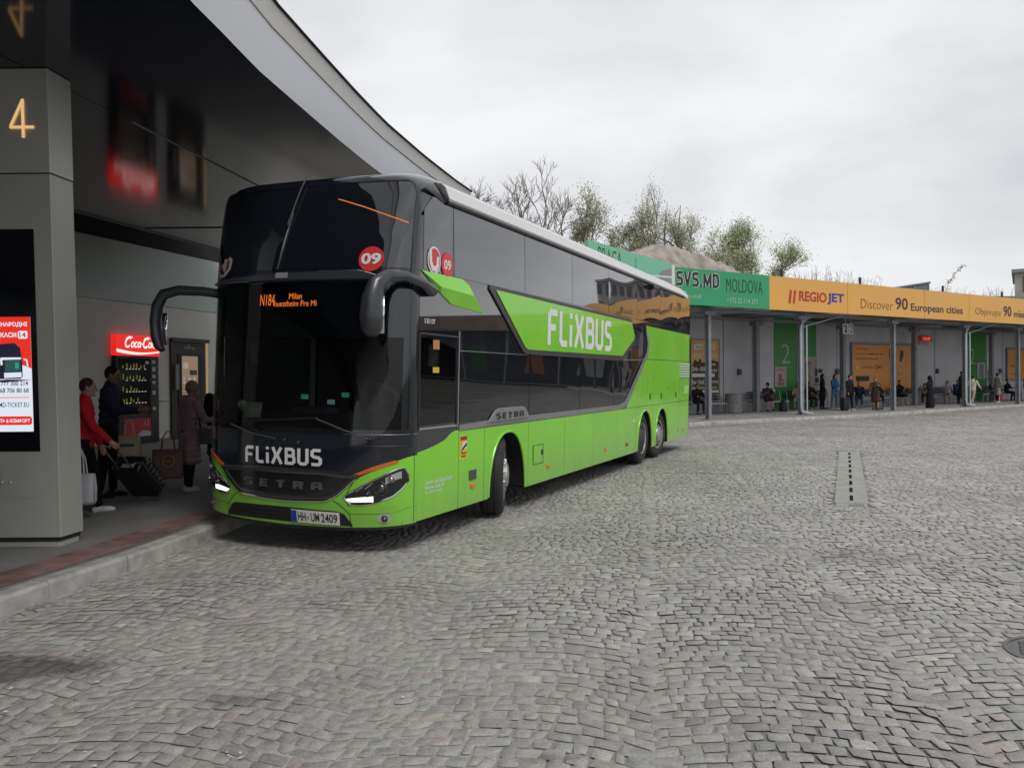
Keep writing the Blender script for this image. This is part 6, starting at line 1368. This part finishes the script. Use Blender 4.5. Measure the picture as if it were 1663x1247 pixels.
    t = thing('phone', 'dark phone held in the hands of the bearded man', 'phone', (-5.28, 12.0, 1.36), R(-80)); m = MB(); m.box((-.036, -.004, -.075), (.036, .004, .075), Matrix.Rotation(R(-40), 4, 'X')); m.build('case', bk, t, bevel=.006)
    t = thing('shoulder_bag', 'dark shoulder bag at the hip of the person in the pink coat', 'bag', (-4.52, 12.60, .95), R(-20)); m = MB(); m.box((-.12, -.05, -.12), (.12, .05, .12)); m.build('pouch', pm('bag_grey', (.16, .15, .15), .7), t, bevel=.03); m = MB(); m.tube([(-.1, 0, .1), (-.14, -.0, .3), (-.2, .0, .46)], .012, 5); m.build('strap', bk, t)
luggage()
# ---- people waiting in the far shelter; positions along and into the shelter
def waiting():
    def at(s, w): q = SH(s, w, FZ); return (q[0], q[1], q[2])
    F0 = math.degrees(math.atan2(SN.x, SN.y))          # facing the yard
    RT = math.degrees(math.atan2(SD.x, SD.y))          # facing along the shelter, to the right
    sit = dict(legs=((86, 84), (82, 92)), pelvis=.55, lean=4)
    def P(label, s, w, f, **kw): 
        kw.setdefault('group', None); return person(label, at(s, w), f, **kw)
    P('woman in a blue jacket and jeans standing with white shoes', 11.55, 2.5, F0, H=1.72, legs=((3, 2), (-3, 2)), arms=((10, 10, 60), (14, 16, 70)), top=(.035, .10, .22), legc=(.10, .15, .22), shoe=(.6, .6, .6), hairkind='long', abd=.14)
    P('person in a long black coat standing behind the blue jacket', 11.65, 3.25, F0-30, H=1.76, legs=STAND, arms=((5, 8, 20), (5, 8, 30)), top=(.012, .012, .013), topkind='coat', legc=(.012, .012, .014), shoe=(.02, .02, .02), hairkind='long')
    P('man in a navy tracksuit with white shoes standing with a suitcase handle', 11.05, 1.35, F0, H=1.68, legs=((4, 2), (-3, 2)), arms=((-6, 22, 14), (8, 14, 12)), top=(.012, .014, .024), legc=(.010, .011, .015), shoe=(.62, .62, .6), abd=.13, hairkind='short')
    P('person in a brown jacket walking with a bent head and yellow soled shoes', 12.2, .75, RT+150, H=1.60, lean=14, legs=((14, 10), (-8, 10)), arms=((34, 6, 70), (16, 8, 20)), top=(.085, .055, .04), topkind='jacket', skirt=(.075, .04, .035), shoe=(.05, .045, .01), hair=(.18, .11, .06), hairkind='bun', head=(0, 24))
    P('woman in a long black gown and headscarf seen from behind', 16.1, .3, F0+175, H=1.60, legs=((4, 2), (-4, 2)), arms=((6, 8, 40), (6, 8, 40)), top=(.009, .010, .015), topkind='gown', hood=True, shoe=(.05, .05, .05), slim=1.05)
    P('woman in a cream jacket and beige trousers striding to the right', 21.3, .9, RT, H=1.66, lean=5, legs=((26, 8), (-20, 16)), arms=((-16, 14, 20), (26, 10, 30)), top=(.52, .50, .42), legc=(.34, .29, .25), shoe=(.3, .28, .25), hair=(.02, .015, .012), hairkind='bun', slim=1.05)
    P('woman in a long beige trench coat standing sideways', 26.0, 1.9, F0-60, H=1.72, legs=STAND, arms=((12, 10, 80), (12, 10, 80)), top=(.27, .245, .20), topkind='coat', legc=(.02, .02, .025), shoe=(.5, .5, .5), hair=(.05, .03, .02), hairkind='bun')
    P('person in pale trousers and a grey top standing behind the trench coat', 26.6, 2.2, F0, H=1.66, legs=STAND, arms=((6, 8, 30), (6, 8, 30)), top=(.22, .21, .19), legc=(.44, .42, .36), shoe=(.5, .5, .5))
    P('man in black standing behind the drainpipe of the fourth post', 22.3, 2.0, F0, H=1.84, legs=STAND, arms=((6, 8, 20), (6, 8, 20)), top=(.014, .014, .016), topkind='coat', legc=(.014, .014, .016), shoe=(.03, .03, .03), tone=S_M)
    P('seated man in a dark shirt reading on the bench left of the green panel', 7.75, 3.45, F0+30, H=1.70, arms=((30, 6, 80), (30, 6, 80)), top=(.03, .034, .04), topkind='tee', legc=(.10, .035, .03), shoe=(.04, .04, .04), hairkind='cap', hair=(.015, .018, .02), bare=1, tone=S_L, head=(0, 20), **sit)
    P('seated woman in a beige jacket with black hair raising her hand', 10.1, 3.5, F0+60, H=1.64, arms=((40, 10, 110), (20, 8, 60)), top=(.42, .31, .22), legc=(.33, .26, .2), shoe=(.1, .08, .06), hairkind='long', **sit)
    P('seated man in dark clothes with white shoes behind the drainpipe of the second post', 10.95, 3.5, F0+20, H=1.72, arms=((30, 6, 60), (30, 6, 60)), top=(.03, .02, .02), legc=(.02, .02, .025), shoe=(.55, .55, .55), **sit)
    P('person slumped on the bench with blue jeans stretched out', 14.9, 3.4, F0+55, H=1.76, lean=-14, legs=((70, 26), (66, 20)), pelvis=.52, arms=((20, 8, 60), (20, 8, 60)), top=(.02, .024, .034), legc=(.03, .055, .12), shoe=(.42, .42, .42))
    P('seated person with long brown hair left of the middle steel post', 16.4, 3.4, F0+20, H=1.64, arms=((30, 6, 60), (30, 6, 60)), top=(.03, .022, .02), legc=(.02, .018, .018), shoe=(.4, .4, .42), hair=(.05, .028, .018), hairkind='long', **sit)
    P('seated man in a navy jacket and shorts right of the middle steel post', 18.5, 3.4, F0+10, H=1.76, arms=((34, 8, 60), (34, 8, 60)), top=(.012, .014, .022), legc=(.014, .015, .02), shoe=(.35, .33, .33), bare=1, hair=(.06, .03, .02), **sit)
    P('seated person in a grey hoodie bent over a phone', 20.9, 3.3, F0+60, H=1.72, lean=38, legs=((84, 92), (80, 84)), pelvis=.55, arms=((56, 6, 50), (56, 6, 50)), top=(.27, .27, .28), topkind='hoodie', legc=(.014, .014, .018), shoe=(.5, .5, .5), hair=(.06, .035, .022), hairkind='bob', head=(0, 30))
    P('seated woman in a white jacket and pale trousers', 23.2, 3.3, F0+60, H=1.68, lean=16, legs=((80, 60), (76, 66)), pelvis=.55, arms=((40, 8, 60), (40, 8, 60)), top=(.40, .40, .43), legc=(.22, .20, .19), shoe=(.35, .33, .32), hairkind='bob', hair=(.02, .015, .013))
    P('seated man in a blue shirt on the bench beside the cream jacket', 24.4, 3.4, F0+40, H=1.76, lean=14, legs=((80, 62), (84, 74)), pelvis=.55, arms=((40, 10, 50), (40, 10, 50)), top=(.025, .05, .11), legc=(.03, .032, .04), shoe=(.4, .38, .36))
    P('seated woman with long black hair and a red skirt', 28.5, 3.4, F0+30, H=1.66, arms=((30, 8, 60), (30, 8, 60)), top=(.02, .018, .02), legc=(.16, .04, .04), shoe=(.4, .4, .4), hairkind='long', **sit)
    P('seated person in black on the bench beside the far green panel', 30.2, 3.4, F0, H=1.70, arms=((30, 8, 60), (30, 8, 60)), top=(.014, .014, .016), legc=(.02, .02, .024), shoe=(.1, .1, .1), **sit)
    P('person in dark clothes seated at the end of the bench just behind the coach tail', 3.05, 3.45, F0+20, H=1.70, arms=((30, 8, 60), (30, 8, 60)), top=(.014, .014, .016), legc=(.02, .02, .024), shoe=(.03, .03, .03), **sit)
    P('standing figure with an orange backpack by the far advertising board', 30.9, 2.6, F0-20, H=1.70, legs=STAND, arms=((6, 8, 30), (6, 8, 30)), top=(.03, .02, .018), legc=(.02, .02, .02), shoe=(.1, .1, .1), hair=(.10, .04, .02))
    def bag(name, label, cat, s, w, sx, sy, sz, mat, handle=True):
        t = thing(name, label, cat, at(s, w), SANG+.3); m = MB()
        m.grid([[(math.copysign(abs(math.cos(a))**.5, math.cos(a))*sx/2*q, math.copysign(abs(math.sin(a))**.5, math.sin(a))*sy/2*q, z*sz) for a in np.linspace(0, 2*math.pi, 15)] for z, q in ((0, .9), (.1, 1.05), (.5, 1.0), (.85, .85), (1, .4))]); m.build('bag', mat, t, solid=.004)
        m = MB(); m.tube([(-sx*.25, 0, sz*.9), (-sx*.12, 0, sz*1.25), (sx*.12, 0, sz*1.25), (sx*.25, 0, sz*.9)], .014, 5); m.build('handle', BLK, t)
    bag('backpack', 'dark backpack on the ground in front of the seated reader', 'bag', 7.95, 2.7, .42, .3, .5, pm('bag_dark', (.014, .015, .02), .8))
    bag('shopping_bag', 'bright red bag on the ground in front of the far green panel', 'bag', 28.0, 2.7, .45, .3, .42, pm('bag_red', (.42, .03, .03), .7)); bag('handbag', 'dark bag on the ground beside the person in the brown jacket', 'bag', 12.75, .9, .5, .3, .45, pm('bag_dark', (.014, .015, .02), .8))
    bag('tote_bag', 'grey bag on the ground at the feet of the person in the brown jacket', 'bag', 12.45, .75, .36, .25, .42, pm('bag_stone', (.12, .105, .095), .8))
    for s, w, c, lab in ((30.0, 2.4, (.28, .27, .25), 'pale upright suitcase standing behind the trench coat'), (10.45, 1.2, (.015, .016, .02), 'small black suitcase beside the man in the navy tracksuit')):
        t = thing('suitcase', lab, 'suitcase', at(s, w), SANG); m = MB(); m.box((-.2, -.12, .05), (.2, .12, .62)); m.build('shell', pm('case_%02d' % int(c[0]*100), c, .4), t, bevel=.03)
        m = MB()
        for k in range(4): m.box((-.16+k*.1, -.128, .1), (-.11+k*.1, .128, .58))
        m.build('rib', pm('case_rib_%02d' % int(c[0]*100), tuple(q*.8 for q in c), .4), t)
        m = MB(); m.tube([(-.1, .08, .6), (-.1, .08, .95), (.1, .08, .95), (.1, .08, .6)], .012, 6); m.build('pull_handle', steel, t)
        for x in (-.15, .15): m = MB(); m.tube([(x, -.08, .03), (x, .08, .03)], .03, 8); m.build('wheel', BLK, t)
waiting()
# ================================================================ TREES AND WHAT STANDS BEHIND THE SHELTER
def heap():
    cr = [(-9, 7.3), (-4, 7.6), (.2, 7.85), (1.5, 8.1), (2.5, 8.0), (4.0, 7.8), (4.9, 8.2), (6.1, 8.45), (7.4, 8.3), (8.8, 7.95), (10.9, 7.4), (12.6, 6.85), (14, 6.0), (16, 5.2)]
    m = MB(); G = []
    for w in np.linspace(5.2, 20, 34):
        row = []
        for s in np.linspace(-9, 16, 90):
            h = float(np.interp(s, [q[0] for q in cr], [q[1] for q in cr])); f = (max(0, w-5.2)/2.8)**.75 if w < 8 else max(.5, 1-((w-8)/14)**2)
            q = SH(s, w+.25*math.sin(s*1.1), 0); row.append((q[0], q[1], 3.5+(h-3.5)*min(1, f)+(.06*math.sin(s*4.3+w*2.7)+.05*math.sin(s*9.1-w*5.3)+random.uniform(-.06, .06))*min(1, f)))
        G.append(row)
    m.grid(G); m.build('mound', pm('gravel_heap', (.30, .265, .235), .95, var=.35, scale=1.6, bump=.9, bscale=7), kind='structure', ang=180)
heap()
BARK = pm('bark', (.19, .17, .15), .9, var=.25, scale=6); BARKP = pm('bark_pale', (.26, .245, .22), .9, var=.2, scale=6)
LEAFS = [pm('leaf_olive', (.24, .25, .13), .7, var=.4, scale=1.2), pm('leaf_grey_green', (.30, .315, .20), .7, var=.4, scale=1.2), pm('leaf_fresh', (.28, .33, .15), .7, var=.4, scale=1.2)]
def tree(name, label, x, y, z0, h, spread, leaves=0, leaf=0, bark=None, seed=1, upright=.5, depth=5, trunk=.16, group='trees behind the shelter', lsize=.115, fork=3):
    rg = random.Random(seed); t = thing(name, label, 'tree', (x, y, z0), 0, group); tk = MB(); tw = MB(); lf = MB(); tips = []
    def br(p, d, l, r, k):
        n = 3; pts = [p]; q = p; dd = d
        for i in range(n):
            dd = (dd+Vector((rg.gauss(0, .13), rg.gauss(0, .13), rg.gauss(0, .06)+.06*upright))).normalized(); q = q+dd*l/n; pts.append(q)
        rr = [r*(1-.45*i/n) for i in range(n+1)]
        (tk if k <= 1 else tw).tube(pts, rr, 6 if k <= 1 else 4 if k < 4 else 3, cap=False)
        if k >= depth: tips.append((pts[-1], dd)); tips.append((pts[1], dd)); return
        m = fork if k < depth-1 else rg.choice((2, 3, 4))
        for j in range(m):
            a = rg.uniform(0, 6.28); tilt = rg.uniform(.3, .95)*spread
            o = Vector((math.cos(a), math.sin(a), 0)); e = dd.cross(o).normalized() if j else o
            nd = (dd*math.cos(tilt)+(o-dd*o.dot(dd))*math.sin(tilt)+Vector((0, 0, .25*upright))).normalized()
            st = pts[rg.choice((1, 2, 3)) if k > 0 else rg.choice((2, 3))] if j else pts[-1]
            br(st, nd, l*rg.uniform(.60, .82), max(.015, r*.60), k+1)
    br(Vector((0, 0, 0)), Vector((rg.gauss(0, .05), rg.gauss(0, .05), 1)), h*.33, trunk, 0)
    top = max(p.z for p, d in tips); f = h/top
    for mb in (tk, tw): mb.v = [(q[0]*f, q[1]*f, q[2]*f) for q in mb.v]
    tk.build('trunk', bark or BARK, t); tw.build('branches', bark or BARK, t)
    if leaves:
        for p, d in tips:
            for i in range(int(leaves*3)):
                c = p*f+Vector((rg.gauss(0, .25), rg.gauss(0, .25), rg.gauss(0, .22))); a = Vector((rg.gauss(0, 1), rg.gauss(0, 1), rg.gauss(0, 1))).normalized(); b = a.orthogonal().normalized(); s = lsize*rg.uniform(.6, 1.3)
                lf.add([c-a*s*.5, c+b*s*.32, c+a*s*.5, c-b*s*.32], [(0, 1, 2, 3)])
        lf.build('crown', LEAFS[leaf], t, smooth=False)
    return t
def trees():
    T = tree
    T('bare_tree', 'low bare tree just above the coach roof, leftmost of the trees', -1.7, 55, 4.5, 10.4, 1.0, seed=3, depth=6, trunk=.17)
    T('bare_tree', 'tall bare tree with a wide airy crown behind the coach roof', 2.0, 55, 4.5, 10.9, .85, seed=5, depth=6, trunk=.2)
    T('bare_tree', 'bare leaning tree right of the tall bare one', 3.6, 56, 4.5, 9.6, .95, seed=9, depth=6, trunk=.15)
    T('bare_tree', 'small bare tree between the leftmost and the tall bare one', .2, 57, 4.5, 9.2, .95, seed=41, depth=6, trunk=.13)
    T('leafy_tree', 'dense olive green tree with an upright narrow crown', 5.4, 54, 5, 8.7, .62, 4, 0, seed=11, upright=.9, depth=5, trunk=.16)
    T('young_tree', 'tall thin tree with pale sparse leaves above the gravel heap', 8.7, 54, 6, 8.1, .40, 1, 1, bark=BARKP, seed=14, upright=1.3, depth=5, trunk=.12)
    T('leafy_tree', 'low leafy tree between the narrow crown and the thin tree', 7.2, 55, 5, 6.3, .95, 2, 0, seed=23, depth=5, trunk=.1)
    T('leafy_tree', 'rounded grey green tree right of the gravel heap peak', 11.7, 55, 5.5, 7.2, .9, 4, 1, seed=17, depth=5, trunk=.13)
    T('leafy_tree', 'bushy fresh green tree over the right slope of the gravel heap', 14.4, 56, 5, 7.0, .75, 5, 2, seed=19, upright=.8, depth=5, trunk=.13)
    T('leafy_tree', 'rightmost leafy tree beside the word MOLDOVA', 16.3, 56, 4.5, 6.9, .95, 5, 2, seed=29, upright=.7, depth=5, trunk=.12)
    T('leafy_tree', 'short leafy tree low behind the green banner', 13.0, 53, 5, 4.9, .95, 4, 0, seed=31, depth=5, trunk=.09)
    for x, h, lab, sd in ((9.95, 7.0, 'dead bare pole of a trunk with one stub branch', 2), (10.6, 7.3, 'thin bare leaning pole beside the dead trunk', 4)):
        t = thing('dead_tree', lab, 'tree', (x, 55, 5.5), 0, 'trees behind the shelter'); m = MB(); rg = random.Random(sd)
        m.tube([(0, 0, 0), (.05, 0, h*.4), (-.05+.25*(sd == 4), 0, h*.75), (.05+.3*(sd == 4), 0, h)], [.12, .10, .07, .02], 6); m.build('trunk', BARKP, t)
        m = MB()
        for k in range(4 if sd == 2 else 8): z = h*rg.uniform(.45, .95); m.tube([(0, 0, z), (rg.uniform(-.5, .5), 0, z+rg.uniform(.2, .6))], [.03, .008], 4)
        m.build('branches', BARKP, t)
    # dry scrub along the skyline to the right
    rg = random.Random(5); DRY = pm('dry_stems', (.20, .165, .13), .9, var=.3, scale=5)
    k = 0
    spots = [(1285, 3.0), (1305, 3.0), (1325, 3.2), (1345, 3.1), (1365, 3.1), (1385, 3.2), (1405, 3.1), (1425, 2.7), (1445, 2.2), (1525, 2.3), (1548, 2.6), (1575, 2.2), (1600, 2.4), (1625, 2.4)]
    names = ['left edge of the orange banner', 'roof stub nearest the green banner', 'word in red and blue lettering', 'gap before the word Discover', 'letter D of Discover', 'middle of the word Discover', 'end of the word Discover', 'first big number 90', 'word European', 'greenhouse roof, on its right', 'word cities', 'end of the word cities', 'Czech word on the right', 'second big number 90']
    for (px, h), nm in zip(spots, names):
        Y = 50+rg.uniform(-2, 2)+(px-1285)*.018; x = (px-831.5)/1385.7*Y; z0 = 4.6; h = h*1.0+.3
        t = thing('dry_shrub', 'dry twiggy shrub on the skyline above the '+nm, 'shrub', (x, Y, z0), 0, 'dry shrubs behind the shelter'); m = MB()
        for i in range(34):
            a = rg.uniform(0, 6.28); l = h*rg.uniform(.55, 1.05); b = Vector((math.cos(a)*rg.uniform(0, .5), math.sin(a)*rg.uniform(0, .5), 0)); d = Vector((math.cos(a)*rg.uniform(.05, .35), math.sin(a)*.2, 1)).normalized()
            m.tube([b, b+d*l*.6, b+d*l+Vector((rg.uniform(-.2, .2), 0, 0))], [.018, .014, .006], 3, cap=False)
            for q in range(3): s = b+d*l*rg.uniform(.45, .95); m.tube([s, s+Vector((rg.uniform(-.4, .4), rg.uniform(-.2, .2), rg.uniform(.1, .4)))], [.010, .005], 3, cap=False)
        m.build('stems', DRY, t)
    t = thing('wild_plant', 'tall arching stem with tufts above the word cities', 'plant', (23.6, 46.5, 4.6)); m = MB(); pts = [(0, 0, 0), (-.1, 0, 1.2), (.25, 0, 2.2), (.8, 0, 2.9), (1.1, 0, 3.1)]; m.tube(pts, [.02, .018, .014, .01, .006], 4); m.build('stem', DRY, t)
    m = MB()
    for i in range(40):
        f = rg.uniform(.45, 1); q = Vector((np.interp(f, [0, .3, .55, .8, 1], [p[0] for p in pts]), 0, np.interp(f, [0, .3, .55, .8, 1], [p[2] for p in pts]))); a = Vector((rg.gauss(0, 1), rg.gauss(0, 1), rg.gauss(0, 1))).normalized(); b = a.orthogonal(); s = .10; m.add([q, q+a*s+b*s*.4, q+a*s*2, q+a*s-b*s*.4], [(0, 1, 2, 3)])
    m.build('leaves', LEAFS[1], t, smooth=False)
trees()
def far_buildings():
    con = pm('far_concrete', (.30, .28, .255), .8, var=.3, scale=.3); win = pm('far_window', (.05, .055, .06), .15); roofm = pm('far_roof', (.2, .21, .22), .5); gl = pm('greenhouse_glass', (.12, .15, .17), .1)
    t = thing('apartment_block', 'weathered flat roofed block at the far right of the skyline', 'building', (57.2, 97, 0), R(-31)); m = MB(); m.box((0, 0, 0), (12, 14, 13.2)); m.build('wall', con, t, smooth=False); m = MB(); m.box((-.3, -.3, 13.2), (12.3, 14.3, 13.6)); m.build('roof', roofm, t, smooth=False)
    for r in range(4):
        for c in range(6):
            m = MB(); m.box((.8+c*2, -.06, 2+r*3), (2.0+c*2, -.002, 3.8+r*3)); m.build('window', win, t, smooth=False)
    t = thing('glass_roofed_hall', 'low hall with a sloping glazed roof above the words European cities', 'building', (31.5, 70, 0)); m = MB(); m.box((-3.5, 0, 0), (3.2, 9, 8.0)); m.build('wall', con, t, smooth=False)
    m = MB(); m.add([(-4.5, -.3, 8.2), (2.6, -.3, 9.25), (2.6, 9, 9.25), (-4.5, 9, 8.2), (2.6, -.3, 8.0), (-4.5, -.3, 7.95), (2.6, 9, 8), (-4.5, 9, 7.95)], [(0, 1, 2, 3), (5, 4, 1, 0), (4, 6, 2, 1), (7, 5, 0, 3)]); m.build('roof', gl, t, smooth=False)
    for k in range(7): m = MB(); x = -4.5+k*1.18; m.tube([(x, -.34, 8.0), (x, -.34, 8.22+.148*k*1.18)], .05, 4); m.build('mullion', con, t)
    m = MB(); m.tube([(-4.6, -.35, 8.2), (2.7, -.35, 9.28)], .08, 5); m.build('gutter', roofm, t)
    t = thing('site_shed', 'low grey shed behind the right end of the orange banner', 'building', (38.5, 66, 0)); m = MB(); m.box((-2.5, 0, 0), (1.5, 4, 7.3)); m.build('wall', con, t, smooth=False); m = MB(); m.box((-2.7, -.2, 7.3), (1.7, 4.2, 7.75)); m.build('roof', roofm, t, smooth=False)
far_buildings()
SC.render.film_transparent = False
SC.cycles.use_denoising = True
SC.cycles.max_bounces = 8; SC.cycles.transparent_max_bounces = 12; SC.cycles.sample_clamp_indirect = 6
